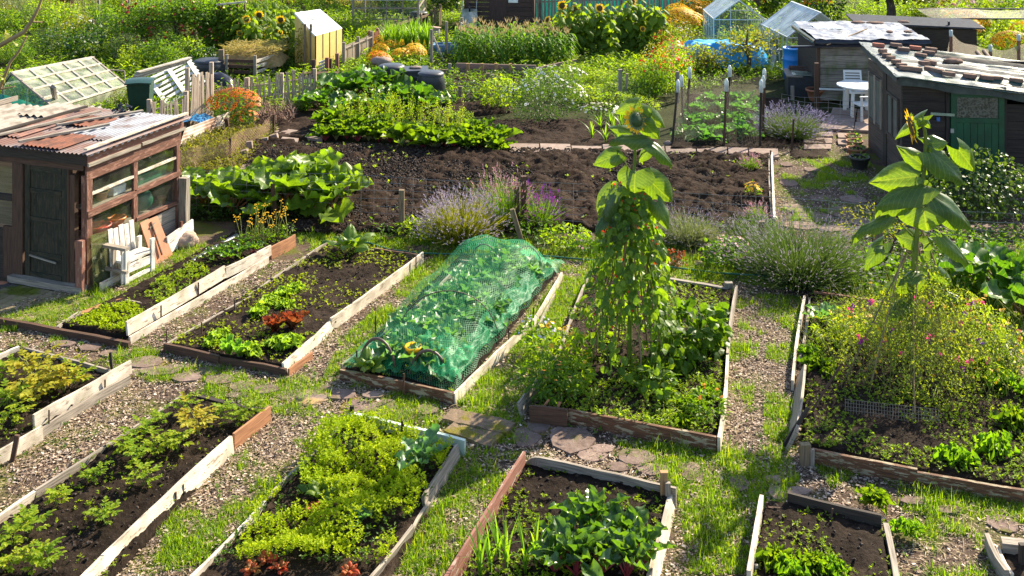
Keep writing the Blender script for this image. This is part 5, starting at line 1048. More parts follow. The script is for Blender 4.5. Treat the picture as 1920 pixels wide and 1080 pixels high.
# paling fence of thin stakes at the left
STK = wood('thin_stake_wood', (.46, .37, .29), (.22, .16, .12))
fence('fence of tall rough stakes beside the wheelie bin', W(355, 240), W(400, 226), 10, 1.25, .075, STK, (.3, .7), 'stake_fence', 2, .05, rw=.03); fence('long ragged fence of thin grey stakes behind the orange flowers', W(398, 222), W(592, 192), 64, .85, .024, STK, (.4, .75), 'stake_fence', 4, .06, rw=.025, post_h=1.0); fence('short row of stakes running down behind the rusty roof', W(283, 262), W(352, 244), 16, .8, .035, STK, (.4, .8), 'stake_fence', 2, .06, rw=.025)
fence('small brown slatted gate beside the yellow flowers', W(696, 97), W(711, 92), 6, .62, .05, BRK2 if False else wood('red_brown_slats', (.28, .12, .08), (.14, .06, .04)), (.15, .85), 'slatted_gate', 2, .01)
fence('rail and post fence rising towards the brown hut', W(720, 82), W(812, 52), 2, .6, .05, POSTW, (.35, .85), 'rail_fence', 5, .02, rw=.09); fence('short picket gate by the path left of the hut', W(818, 52), W(828, 46), 5, .7, .08, POSTW, (.2, .8), 'picket_gate', 2, .02)
fence('low wire fence with grey posts beside the marigold bed', W(648, 128), W(700, 104), 2, .7, .04, GREYW, (.85,), 'wire_fence', 3, .02, net=netting('far_wire', (.3, .25, .2), .08, .12), rw=.03)
# ---------------------------------------------------------------- plant materials
L_SUN = leaf('sunflower_leaf', [(.035, .075, .028), (.05, .10, .03), (.075, .13, .03)], .42, .36, (3.6, 3.1, .3), .45, veins=.28)
L_RHU = leaf('rhubarb_leaf', [(.06, .12, .015), (.10, .17, .02), (.16, .23, .025)], .4, .38, (2.6, 2.6, .4), .35, veins=.35)
L_CHARD = leaf('chard_leaf', [(.035, .08, .012), (.08, .14, .015), (.15, .20, .02)], .45, .4)
L_LET = leaf('lettuce_leaf', [(.20, .33, .03), (.30, .43, .045)], .45, .5, (1.7, 1.7, .5))
L_RED = leaf('red_lettuce_leaf', [(.12, .035, .02), (.20, .06, .03), (.14, .10, .03)], .35, .4, (2.2, 1.2, .6))
L_KALE = leaf('kale_leaf', [(.07, .15, .07), (.11, .20, .09), (.17, .27, .11)], .3, .45, (2, 2.6, .7), .6)
L_POT = leaf('potato_leaf', [(.10, .19, .010), (.19, .27, .013), (.33, .34, .02)], .42, .55, spec=.15)
L_YEL = leaf('yellowing_leaf', [(.20, .24, .015), (.34, .33, .02), (.36, .26, .03)], .4, .5, (1.8, 1.5, .4))
L_PAR = leaf('parsley_leaf', [(.20, .30, .006), (.30, .39, .008), (.42, .46, .012)], .42, .6, (1.9, 1.9, .3), .1)
L_BEET = leaf('beet_leaf', [(.035, .085, .025), (.055, .12, .03), (.10, .17, .03)], .36, .3, (3.0, 2.9, .35), .5)
L_BEAN = leaf('bean_leaf', [(.04, .085, .014), (.07, .13, .018), (.14, .21, .02)], .42, .45, (3.0, 3.0, .4))
L_DARK = leaf('dark_leaf', [(.015, .045, .01), (.03, .07, .014), (.05, .10, .02)], .3, .45)
L_MID = leaf('mid_leaf', [(.04, .09, .012), (.07, .14, .016), (.12, .19, .022)], .42, .5)
L_LIT = leaf('light_leaf', [(.10, .18, .015), (.16, .24, .02), (.23, .28, .03)], .45, .5)
L_OLIVE = leaf('olive_leaf', [(.08, .10, .02), (.14, .15, .025), (.20, .19, .03)], .4, .55)
L_SILV = leaf('silver_leaf', [(.15, .18, .09), (.22, .24, .12), (.30, .30, .16)], .3, .6, (1.3, 1.4, .7))
L_BLADE = leaf('green_blade', [(.07, .16, .02), (.11, .21, .025), (.17, .27, .03)], .45, .4)
L_DRY = leaf('dry_grass', [(.30, .25, .08), (.42, .34, .12), (.2, .22, .05)], .4, .7, (1.2, 1.1, .7))
REDST = plain('red_stem', (.22, .03, .04), .4); GST = STEMG; PALEST = leaf('pale_stem', [(.18, .22, .06), (.24, .26, .08)], .2, .5)
DRYST = plain('dry_stem', (.24, .16, .09), .8)
F_OR = chips('orange_petal', [(.80, .16, .01), (.85, .30, .015), (.70, .10, .01)], .5, .4); F_YE = chips('yellow_petal', [(.88, .46, .01), (.92, .55, .02), (.9, .50, .015)], .5, .4)
F_WH = chips('white_petal', [(.75, .75, .70), (.85, .85, .82)], .5, .35); F_PK = chips('pink_petal', [(.75, .04, .18), (.85, .12, .35), (.60, .02, .20)], .5, .4); F_LP = chips('pale_pink_petal', [(.80, .38, .42), (.85, .55, .58)], .5, .4)
F_PU = chips('purple_petal', [(.16, .03, .25), (.35, .04, .28), (.10, .03, .35)], .5, .35); F_RE = chips('scarlet_petal', [(.75, .03, .01), (.85, .07, .02)], .5, .4); F_LAV = chips('lavender_petal', [(.32, .26, .36), (.42, .34, .42), (.22, .18, .24)], .7, .3); F_BL = chips('pale_blue_petal', [(.45, .45, .75), (.6, .6, .8)], .6, .3)
F_SALV = chips('rose_salvia_petal', [(.46, .16, .22), (.52, .28, .32), (.36, .24, .28)], .6, .3); SEEDY = plain('seed_head', (.10, .06, .02), .9, var=.5, scale=60, bump=.01); BRC = chips('brown_centre', [(.06, .03, .015), (.14, .06, .02)], .9); YC = chips('yellow_centre', [(.6, .4, .03), (.4, .25, .03)], .8)
PODM = leaf('bean_pod', [(.10, .19, .02), (.14, .23, .03)], .3, .5)
L_SUNF = leaf('far_sunflower_leaf', [(.06, .11, .018), (.10, .16, .02), (.16, .23, .03)], .45, .5, spec=.12)
# ---------------------------------------------------------------- two big sunflowers, leaf by leaf
def bigleaf(t, b, tip, w, D, kind='b', pet=None, seed=0, stem=None):
    """b/tip photo px of leaf base and tip; w width px; kind b = faces away from the sun (lit through), d = dark top side"""
    dz = {'b': .0, 'd': -.06}[kind]; B = P(b[0], b[1], D+dz); T_ = P(tip[0], tip[1], D+dz-(.10 if kind == 'd' else .02)); L = np.linalg.norm(T_-B); r = random.Random(seed)
    n = np.array((-.35, -.85, .25)) if kind == 'b' else np.array((-.2, -.42, .88))
    n = n+np.array((r.uniform(-.2, .2), r.uniform(-.15, .15), r.uniform(-.15, .15))); wm = w/F*D
    m = MB(); m.stamp(HEARTS[seed % 5], [B-(T_-B)*.05], [(T_-B)], [n], np.array([[L*1.0, wm*1.15, L*.85]]), L_SUN, True); lf = m.build('leaf', t, t.location)
    if stem is not None: 
        S_ = P(stem[0], stem[1], D); M_ = (S_+B)/2+np.array((0, 0, .03+.1*abs(B[0]-S_[0]))); m = MB(); m.tube([S_, M_, B], [.009, .008, .006], STEMG, 5, False); m.build('leaf_stalk', lf, t.location)
    return lf
def sunhead(t, c, r, axis, seed=0, back=True):
    ax = nrm(np.array(axis, float)); m = MB(); c = np.array(c, float); ref = np.array((0, 0, 1.)); a = nrm(np.cross(ref, ax)); b = np.cross(ax, a)
    n = 14; V = []; Fc = []
    prof = [(.0, -.35), (.45, -.30), (.85, -.12), (1.0, .05), (.92, .16), (.5, .24), (0, .26)]
    for (q, z) in prof:
        for k in range(n): an = 2*math.pi*k/n; V.append(c+(a*math.cos(an)+b*math.sin(an))*q*r+ax*z*r)
    gb = []; sf = []
    for i in range(len(prof)-1):
        for k in range(n): f = (i*n+k, i*n+(k+1) % n, (i+1)*n+(k+1) % n, (i+1)*n+k); (gb if i < 3 else sf).append(f)
    m.raw(V, gb, L_SUN, None, True); hd = m.build('flower_head', t, t.location); m = MB(); m.raw(V, sf, SEEDY, None, True); m.build('seed_disc', hd, t.location)
    m = MB(); k = 26; an = np.linspace(0, 6.283, k, endpoint=False)+RNG.normal(0, .05, k); d = a*np.cos(an)[:, None]+b*np.sin(an)[:, None]
    m.stamp(T_PETAL, c+d*r*.9+ax*.08*r, d+ax*rnd(-.1, .5, k)[:, None]+RNG.normal(size=(k, 3))*.12, ax, np.stack([r*rnd(.6, 1.0, k), np.full(k, r*.34), np.full(k, r*.6)], 1), F_YE); m.build('petals', hd, t.location)
    m = MB(); an = np.linspace(0, 6.283, 20, endpoint=False); d = a*np.cos(an)[:, None]+b*np.sin(an)[:, None]; m.stamp(T_PETAL, c+d*r*.8-ax*.1*r, d-ax*.2, ax, np.stack([np.full(20, r*.5), np.full(20, r*.35), np.full(20, r*.5)], 1), L_SUN); m.build('sepals', hd, t.location)
D1 = 12.35; base1 = W(1180, 697); t = thing('sunflower', 'very tall sunflower rising out of the bean wigwam, its head turned away', 'sunflower', base1)
pts = [base1]+[P(x, y, D1) for x, y in ((1181, 600), (1183, 480), (1185, 387), (1189, 324), (1191, 270), (1194, 232), (1194, 214))]
MB().tube(pts, [.03, .028, .026, .023, .020, .017, .014, .011], STEMG, 8).build('stem', t, t.location)
Z1 = lambda x, y: (1060+x/4.1538, 170+y/4.1538)
for i, (b, tip, w, k, st) in enumerate([((548, 105), (380, 170), 100, 'b', (540, 190)), ((620, 180), (790, 310), 120, 'b', (560, 300)), ((615, 250), (745, 405), 130, 'b', (550, 350)), ((510, 330), (345, 295), 80, 'b', (540, 350)), ((605, 370), (355, 350), 120, 'd', (548, 400)), ((652, 400), (875, 545), 110, 'd', (548, 420)),
    ((650, 460), (565, 560), 80, 'b', (545, 580)), ((400, 500), (210, 570), 130, 'b', (515, 650)), ((405, 500), (470, 565), 60, 'b', None), ((545, 640), (530, 800), 260, 'd', (530, 640)), ((675, 715), (850, 900), 180, 'b', (530, 790)), ((360, 810), (230, 1010), 190, 'b', (505, 870)), ((385, 795), (240, 1040), 110, 'd', (505, 880)),
    ((720, 880), (830, 1080), 120, 'd', (520, 900)), ((540, 770), (500, 860), 100, 'b', None), ((600, 860), (680, 1010), 130, 'b', (520, 930)), ((450, 960), (300, 1120), 120, 'b', (510, 980)), ((420, 1040), (380, 1240), 160, 'd', (500, 1000)), ((640, 1230), (790, 1370), 130, 'b', (520, 1200)), ((300, 1000), (220, 1110), 80, 'd', None), ((590, 200), (600, 300), 60, 'b', None), ((640, 150), (650, 230), 50, 'b', None)]):
    bigleaf(t, Z1(*b), Z1(*tip), w/4.15, D1, k, None, i, Z1(*st) if st else None)
sunhead(t, P(1193, 225, D1-.10), .098, (-.45, .75, -.25), 1)
D2 = 12.45; base2 = W(1703, 690); t = thing('sunflower', 'tall sunflower over the sweet peas with a nodding head facing left', 'sunflower', base2); Z2 = lambda x, y: (1580+x/3.6, 200+y/3.6)
pts = [base2]+[P(x, y, D2) for x, y in ((1706, 590), (1712, 500), (1720, 430), (1727, 389), (1731, 339), (1735, 290), (1736, 262), (1734, 244), (1729, 235), (1722, 237))]
MB().tube(pts, [.04, .036, .032, .028, .027, .026, .025, .024, .021, .018, .014], STEMG, 8).build('stem', t, t.location)
for i, (b, tip, w, k, st) in enumerate([((535, 75), (355, 205), 70, 'b', None), ((540, 90), (605, 160), 45, 'b', None), ((590, 250), (728, 235), 100, 'b', (575, 300)), ((590, 240), (525, 215), 40, 'b', None), ((550, 400), (392, 285), 110, 'b', (550, 420)), ((600, 330), (620, 410), 70, 'b', None), ((620, 320), (865, 505), 180, 'd', (565, 400)), ((790, 300), (920, 470), 120, 'b', None), ((680, 410), (830, 485), 90, 'b', (565, 530)),
    ((500, 470), (205, 500), 190, 'b', (530, 590)), ((520, 530), (210, 590), 170, 'd', (530, 600)), ((430, 605), (245, 735), 140, 'b', (475, 665)), ((640, 610), (935, 785), 165, 'd', (540, 700)), ((545, 690), (575, 845), 290, 'd', (540, 700)), ((700, 720), (800, 870), 110, 'b', None), ((550, 600), (640, 590), 80, 'b', None), ((275, 755), (45, 850), 80, 'd', (485, 885)), ((480, 900), (375, 870), 120, 'b', (500, 900)), ((685, 895), (895, 1055), 100, 'd', (555, 950)), ((265, 935), (140, 1080), 100, 'd', (460, 1015)), ((265, 935), (225, 960), 60, 'd', None), ((550, 930), (620, 905), 90, 'b', None), ((550, 1000), (600, 1040), 90, 'b', None),
    ((530, 1160), (290, 1250), 140, 'b', (520, 1150)), ((510, 1130), (380, 1150), 90, 'd', (520, 1140)), ((640, 1130), (770, 1240), 80, 'b', (560, 1100)), ((700, 1260), (820, 1300), 60, 'd', (560, 1200)), ((420, 1330), (300, 1420), 100, 'd', (510, 1330)), ((560, 1440), (440, 1480), 60, 'd', (510, 1450)), ((470, 640), (500, 560), 40, 'b', None), ((620, 690), (680, 700), 40, 'b', None)]):
    bigleaf(t, Z2(*b), Z2(*tip), w/3.6, D2, k, None, i+3, Z2(*st) if st else None)
sunhead(t, P(1710, 236, D2-.14), .122, (-.97, .10, -.18), 2)
# ---------------------------------------------------------------- bean wigwam
cw = W(1180, 690); t = thing('bean_wigwam', 'scarlet flowered runner beans climbing a cane wigwam in the middle bed', 'climbing beans', cw); TOP = 2.12; rb = .50
m = MB(); canes = []
for k in range(8):
    a = k*math.pi/4+.2; p0 = cw+np.array((rb*math.cos(a), rb*.95*math.sin(a), 0)); p1 = cw+np.array((-.06*math.cos(a), -.06*math.sin(a), TOP+.15)); MB().tube([p0, (p0+p1)/2+np.array((.01, 0, 0)), p1], .011, CANE, 6).build('cane', t, t.location)
n = 1500; z = TOP*RNG.beta(1.25, 1.15, n)*1.0; rad = rb*(1-z/TOP*.93)+.12+rnd(-.1, .12, n)*(1.2-z/TOP*.5); a = rnd(0, 6.283, n)
keep = (fbm(a*1.1+z*1.3, z*2.6, 2.0, 2, 5) > .30+.10*(z < .6)); z, rad, a = z[keep], rad[keep], a[keep]; n = len(z)
p = np.stack([cw[0]+rad*np.cos(a), cw[1]+rad*np.sin(a), z+.08], 1); xd = np.stack([np.cos(a)*.5, np.sin(a)*.5, -.65+rnd(-.4, .3, n)], 1)+RNG.normal(size=(n, 3))*.35; s = rnd(.05, .125, n)
m = MB(); m.stamp(T_OV, p, xd, np.stack([np.cos(a), np.sin(a), .5+0*a], 1)+RNG.normal(size=(n, 3))*.35, np.stack([s, s*.85, s], 1), L_BEAN); m.build('leaves', t, t.location)
m = MB(); n = 46; z = rnd(.3, 1.5, n); a = rnd(3.3, 6.2, n); rad = rb*(1-z/TOP*.9)+.1; p = np.stack([cw[0]+rad*np.cos(a), cw[1]+rad*np.sin(a), z], 1)
for q in p: m.tube([q, q+np.array((.01, 0, -.1)), q+np.array((.0, 0, -.2))], [.006, .009, .003], PODM, 4, False)
m.build('pods', t, t.location); m = MB(); n = 70; z = rnd(.6, 2.3, n); a = rnd(0, 6.28, n); rad = rb*(1-z/TOP*.9)+.16; p = np.stack([cw[0]+rad*np.cos(a), cw[1]+rad*np.sin(a), z], 1); m.stamp(T_DIA, p, sph(n), sph(n), np.full(n, .035), F_RE); m.stamp(T_DIA, p+RNG.normal(0, .015, (n, 3)), sph(n), sph(n), np.full(n, .03), F_RE); m.build('flowers', t, t.location)
m = MB(); n = 30
for i in range(14):
    a = rnd(0, 6.28, 1)[0]; z = np.linspace(0, TOP*random.uniform(.5, 1), 8); aa = a+z*1.2; rad = rb*(1-z/TOP*.93)+.02; m.tube(np.stack([cw[0]+rad*np.cos(aa), cw[1]+rad*np.sin(aa), z], 1), .006, STEMG, 4, False)
m.build('vines', t, t.location)
# sweet pea wigwam
cs = W(1708, 695); t = thing('sweet_pea_wigwam', 'pink and purple sweet peas sprawling over a wide cane wigwam in the right bed', 'sweet peas', cs)
for k, (bx, by, tx, ty) in enumerate([(1575, 730, 1697, 480), (1628, 742, 1700, 445), (1712, 720, 1722, 430), (1785, 712, 1725, 440), (1832, 690, 1728, 430), (1600, 660, 1690, 530), (1760, 650, 1715, 430), (1660, 640, 1707, 440), (1715, 800, 1712, 560)]):
    p0 = W(bx, by); MB().tube([p0, P(tx, ty, 12.5+.02*k)], .010, CANE if k % 3 else POSTW, 6).build('cane', t, t.location)
L_PEA = leaf('pea_leaf', [(.12, .20, .025), (.20, .28, .035), (.32, .37, .05), (.28, .36, .11)], .45, .55, (1.8, 1.7, .4)); m = MB(); n = 15000; a = rnd(0, 6.283, n); q = RNG.random(n)**.5; z = RNG.random(n)**1.25*1.42*(1-.55*q); rad = (1.22-.40*z)*q
gp_ = fbm(np.cos(a)*rad*2.6+9, np.sin(a)*rad*2.6+z*2, 2.2, 3, 61) > .45; a, q, z, rad = a[gp_], q[gp_], z[gp_], rad[gp_]; n = len(a)
p = np.stack([cs[0]+.12+rad*1.05*np.cos(a), cs[1]-.12+rad*.95*np.sin(a), z+.05], 1); s = rnd(.016, .05, n); m.stamp(T_DIA, p, sph(n), sph(n)+np.array((0, 0, .6)), np.stack([s, s*.5, s], 1), L_PEA); m.build('leaves', t, t.location)
m = MB(); n = 620; a = rnd(0, 6.28, n); rad = rnd(.1, 1.25, n)
for i in range(n):
    x = cs[0]+.1+rad[i]*1.1*math.cos(a[i]); y = cs[1]+rad[i]*math.sin(a[i])*.95; h = random.uniform(.3, 1.15)*(1.15-.4*rad[i]); m.tube([(x, y, random.uniform(0, .3)), (x+random.uniform(-.1, .1), y+random.uniform(-.1, .1), h*.6), (x+random.uniform(-.25, .25), y+random.uniform(-.2, .2), h)], .0028, PALEST, 3, False)
m.build('tangled_stems', t, t.location)
m = MB(); FP = [(1598, 575), (1595, 582), (1637, 564), (1631, 566), (1713, 557), (1714, 563), (1712, 577), (1700, 455), (1698, 463), (1735, 467), (1736, 485), (1733, 565), (1741, 568), (1745, 570), (1610, 632), (1614, 640), (1622, 636), (1742, 630), (1745, 640), (1748, 632), (1815, 565), (1823, 570), (1828, 562), (1819, 580), (1806, 585), (1797, 603), (1800, 608), (1787, 620), (1760, 664), (1795, 672), (1805, 690), (1815, 678), (1853, 676), (1832, 600), (1843, 568), (1750, 780), (1745, 777), (1848, 785), (1842, 783), (1885, 758), (1890, 760), (1658, 640), (1672, 620), (1770, 735), (1690, 660), (1836, 640)]
for i, (x, y) in enumerate(FP):
    c = P(x, y, 12.6-(y-560)*.006 if y < 700 else 11.8); mt = F_PK if i % 3 else F_PU; k = 5; m.stamp(T_OV, c+RNG.normal(0, .012, (k, 3)), sph(k), np.array((0, -1, .3))+RNG.normal(size=(k, 3))*.3, np.stack([np.full(k, .036), np.full(k, .036), np.full(k, .03)], 1), mt)
m.build('flowers', t, t.location)
m = MB(); n = 120; a = rnd(0, 6.28, n); rad = rnd(.3, 1.1, n); flowers(m, np.stack([cs[0]+.2+rad*np.cos(a), cs[1]+rad*np.sin(a), rnd(.25, .7, n)], 1), RNG.normal(size=(n, 3))*.4+np.array((0, -.4, 1)), rnd(.014, .028, n), F_YE, 6, YC); m.build('small_yellow_flowers', t, t.location)
t = thing('wire_mesh_panel', 'low panel of square wire mesh standing before the sweet peas', 'mesh panel', W(1650, 790)); m = MB(); a = W(1585, 792); b = W(1760, 812); d = b-a
for i in range(34): q = a+d*i/33; m.tube([q+np.array((0, 0, .02)), q+np.array((.01, .03, .24))], .0028, GREYW, 3, False)
for k in range(7): m.tube([a+np.array((0, k*.005, .02+.036*k)), b+np.array((0, k*.005, .02+.036*k))], .0028, GREYW, 3, False)
m.build('mesh', t, t.location)
# ---------------------------------------------------------------- prototypes for bed plants
def potato(i, yellow=False):
    r = random.Random(i); t = thing('potato_plant', 'young potato plant', 'potato plant'); ms = MB(); ml = MB(); M = L_YEL if yellow else L_POT
    for s in range(r.randint(4, 6)):
        a = r.uniform(0, 6.28); h = r.uniform(.16, .30); lean = r.uniform(.04, .15); tip = np.array((math.cos(a)*lean, math.sin(a)*lean, h)); ms.tube([(0, 0, 0), tip*np.array((.4, .4, .6)), tip], [.006, .005, .003], GST if not yellow else PALEST, 4, False)
        for k in range(r.randint(4, 6)):
            f = .45+.55*k/5; p = tip*np.array((f, f, f)); aa = a+k*2.4; L = r.uniform(.09, .16); d = np.array((math.cos(aa), math.sin(aa), r.uniform(.1, .45)))
            for q in (.45, .75, 1.0):
                for sd in ((-1, 1) if q < 1 else (0,)):
                    pd = p+d*L*q; dd = nrm(d+sd*.9*np.array((-math.sin(aa), math.cos(aa), 0))+np.array((0, 0, -.1))); ml.stamp(T_OV, [pd], [dd], [(r.uniform(-.3, .3), r.uniform(-.3, .3), 1)], np.array([[L*.50, L*.32, L*.5]]), M)
    ms.build('stems', t); ml.build('leaves', t); return t
def proto_ros(nm, lab, cat, n, L, wr, e0, e1, mat, Ts, pet=0, pm=None, i=0, **kw):
    t = thing(nm, lab, cat); ml = MB(); ms = MB(); rng = np.random.default_rng(i)
    for k in range(n):
        f = k/max(1, n-1); az = k*2.39996+rng.uniform(-.35, .35); el = R(e1+(e0-e1)*f+rng.uniform(-9, 9)); l = L*(1-.35*f)*rng.uniform(.8, 1.12); d = dirs(az, el); base = np.zeros(3)
        if pet: q = dirs(az, min(el+R(20), R(86)))*pet*l; ms.tube([(0, 0, 0), q*.5+np.array((0, 0, .03*l)), q], [kw.get('pw', .006)]*2+[kw.get('pw', .006)*.6], pm or GST, 4, False); base = q
        side = np.array((-math.sin(az), math.cos(az), 0)); nn = np.cross(d, side); nn = nn if nn[2] > 0 else -nn
        ml.stamp(Ts[(k+i) % len(Ts)], [base], [d], [nn+side*rng.uniform(-.5, .5)], np.array([[l, l*wr*rng.uniform(.85, 1.15), l]]), mat, True)
    ml.build('leaves', t); 
    if ms.n: ms.build('stalks', t)
    return t
def near(label_list, K, pxs, scs=(1,), z=.08, group=None):
    for i, (x, y) in enumerate(pxs):
        K.place(W(x, y, z), None, scs[i % len(scs)]*random.uniform(.92, 1.08), label_list[i % len(label_list)], group)
POT = Kind([potato(i) for i in range(4)]); POY = Kind([potato(20+i, True) for i in range(2)])
pp = [((175, 905), 'potato plant beside the left boards, above the lone one in the long bed'), ((268, 915), 'potato plant in the middle of the long bed, widest of its row'), ((104, 955), 'potato plant at the left edge board of the long bed, yellow green'), ((197, 985), 'lone potato plant in the dark middle soil of the long bed'), ((292, 855), 'pale leaved potato plant in the middle of the long bed'), ((333, 850), 'potato plant right of the pale one in the long bed'), ((235, 852), 'potato plant crowding the left boards halfway up the long bed'), ((265, 830), 'potato plant in the crowded row near the left boards'), ((298, 800), 'tall potato plant near the far left boards of the long bed'), ((350, 775), 'potato plant at the far left corner of the long bed'), ((415, 790), 'potato plant at the far end of the long bed, middle one'), ((445, 795), 'bushy potato plant near the orange board'), ((468, 785), 'potato plant right in the far corner by the orange board'), ((25, 1030), 'potato plant at the lower left edge of the photo'), ((95, 1068), 'potato plant at the bottom edge, in the left of the long bed'), ((55, 1005), 'potato plant low in the long bed beside the left board'), ((15, 1075), 'potato plant in the bottom left corner'), ((60, 1075), 'potato plant at the bottom edge beside the corner one'), ((250, 870), 'small potato plant below the crowded row')]
for (x, y), lb in pp: POT.place(W(x, y, .09), None, random.uniform(.55, .78), lb, 'potato plants in the long bed')
POY.place(W(372, 815, .09), None, 1.0, 'yellowing potato plant in the far half of the long bed', 'potato plants in the long bed')
for (x, y), lb, yy in [((90, 735), 'tall leggy potato plant in the middle of the far left bed', 1), ((62, 715), 'yellow potato plant behind the leggy one in the far left bed', 1), ((140, 722), 'potato plant near the grey back board of the far left bed', 0), ((15, 765), 'green potato plant at the left photo edge, upper one', 0), ((28, 800), 'potato plant at the left photo edge above the end of the white board', 0), ((120, 735), 'yellowing potato plant beside the white board', 1), ((5, 720), 'potato plant cut by the left edge near the short white board', 0), ((60, 760), 'sprawling yellow potato plant low in the far left bed', 1)]:
    (POY if yy else POT).place(W(x, y, .09), None, 1.1 if yy else .85, lb, 'potato plants in the far left bed')
# lettuces, kale, beet ...
LET = Kind([proto_ros('lettuce', 'lettuce', 'lettuce', 26, .19, .75, 80, 22, L_LET, [ruffle_leaf(40+i, .22, 1, 22) for i in range(3)], i=i) for i in range(2)])
for (x, y), lb, s in [((553, 546), 'frilly green lettuce at the far end of the lettuce row', .85), ((530, 556), 'frilly green lettuce second from the far end of the row', .95), ((507, 573), 'frilly green lettuce in the middle of the row', 1.0), ((485, 590), 'frilly green lettuce above the red lettuces on the left', .9), ((535, 577), 'frilly green lettuce just behind the red ones', .8), ((545, 650), 'large frilly lettuce in front of the red lettuces', 1.15), ((518, 650), 'frilly lettuce left of the large one before the red lettuces', .9), ((410, 638), 'frilly lettuce at the near left of the lettuce bed', .95), ((470, 665), 'frilly lettuce near the front board, right one', .95), ((395, 648), 'small frilly lettuce by the left grey board', .7)]:
    LET.place(W(x, y, .09), None, s, lb, 'lettuces in the second bed')
RL = Kind([proto_ros('red_lettuce', 'red lettuce', 'lettuce', 18, .26, .55, 86, 50, L_RED, RUFF, i=3)]); RL.place(W(515, 622, .09), None, 1, 'dark red upright lettuce, left one of the pair', 'red lettuces'); RL.place(W(548, 618, .09), 1, 1.05, 'dark red upright lettuce, right one of the pair', 'red lettuces')
COS = Kind([proto_ros('cos_lettuce', 'cos', 'lettuce', 12, .24, .42, 84, 45, leaf('cos_leaf', [(.15, .30, .04), (.2, .36, .05)], .4, .4, (1.6, 1.7, .5)), [lobed(9, 5, lambda u: .15+.85*math.sin(math.pi*min(1, u*.9))**.7, lambda u, v: -.1*u*u+.25*abs(v)) for _ in (0,)], i=5)]); COS.place(W(430, 664, .09), None, 1, 'smooth upright cos lettuce left of the front lettuces', 'cos lettuces'); COS.place(W(450, 668, .09), 2, .9, 'smooth upright cos lettuce, right one of the pair', 'cos lettuces')
COU = Kind([proto_ros('courgette_plant', 'c', 'courgette plant', 13, .30, .95, 70, 20, L_RHU, HEARTS, 1.2, GST, i=8)]); COU.place(W(657, 478, .06), None, .85, 'courgette plant with broad leaves at the far end of the lettuce bed', None); COU.place(W(690, 700, .09), 1, .55, 'small courgette plant under the near end of the green netting')
BEET = Kind([proto_ros('beetroot_plant', 'b', 'beetroot', 13, .25, .50, 78, 28, L_BEET, RUFF, .8, REDST, i=i, pw=.007) for i in (1, 2, 3)])
for i, (x, y) in enumerate([(1062, 1040), (1100, 1020), (1145, 1030), (1185, 1035), (1080, 1080), (1130, 1075), (1175, 1085), (1120, 1000), (1205, 1060), (1040, 1075)]):
    BEET.place(W(x, y, .09), None, random.uniform(.9, 1.1), 'beetroot plant in the front bed, ' + ['left end of the back row', 'second in the back row', 'third in the back row', 'right end of the back row', 'left one at the bottom edge', 'middle one at the bottom edge', 'right one at the bottom edge', 'farthest back of the clump', 'nearest the white right board', 'lowest on the left of the clump'][i], 'beetroot plants in the front bed')
for i, (x, y) in enumerate([(395, 492), (415, 483), (435, 475), (455, 468), (475, 478), (425, 492), (450, 485)]): BEET.place(W(x, y, .07), None, .6, 'small beet plant in the narrow bed by the shed, ' + ['first from the left', 'second from the left', 'third, beside the drainpipe end', 'fourth along the back row', 'rightmost one', 'front left one', 'front middle one'][i], 'small beets in the narrow bed')
CHIC = Kind([proto_ros('salad_plant', 's', 'salad plant', 34, .19, .34, 85, 18, L_CHARD, [ruffle_leaf(60+i, .16, 1, 15) for i in range(3)], i=9), proto_ros('salad_plant', 's', 'salad plant', 38, .20, .30, 80, 15, leaf('frilly_leaf', [(.08, .17, .015), (.13, .24, .02)], .42, .5), [ruffle_leaf(63+i, .2, 1, 18) for i in range(3)], i=10)])
for (x, y), lb, s in [((1535, 695), 'lush green salad plant behind the leaning board of the right bed', 1.3), ((1520, 670), 'salad plant just behind the lush one in the right bed', 1.0), ((1555, 710), 'salad plant on the front right of the lush clump', .9), ((1795, 870), 'bright salad plant near the front board of the right bed', 1.15), ((1455, 1062), 'frilly green plant at the left of the small front bed', 1.1), ((1480, 1082), 'frilly green plant second from left at the bottom edge of the small bed', 1.0), ((1525, 1070), 'frilly green plant in the middle of the small front bed', 1.0), ((1560, 1078), 'frilly green plant at the right of the small front bed', .9), ((1640, 945), 'spreading green weed rosette on the path right of centre', 1.0), ((1700, 1000), 'leafy plant in the grass below the path rosette', .8), ((1300, 770), 'bright leafy plant in the lower right of the bean bed', 1.1), ((1330, 745), 'leafy plant beside the right board of the bean bed', .9), ((1280, 800), 'leafy plant just behind the peeling front board', .9), ((1880, 730), 'bright leafy plant at the right edge of the sweet peas', 1.5), ((1850, 700), 'bright leafy plant left of the one at the right edge', 1.3), ((1870, 850), 'parsley like bush at the right edge', 1.3), ((1905, 800), 'green clump cut by the right photo edge', 1.4)]:
    CHIC.place(W(x, y, .06), None, s, lb, None)
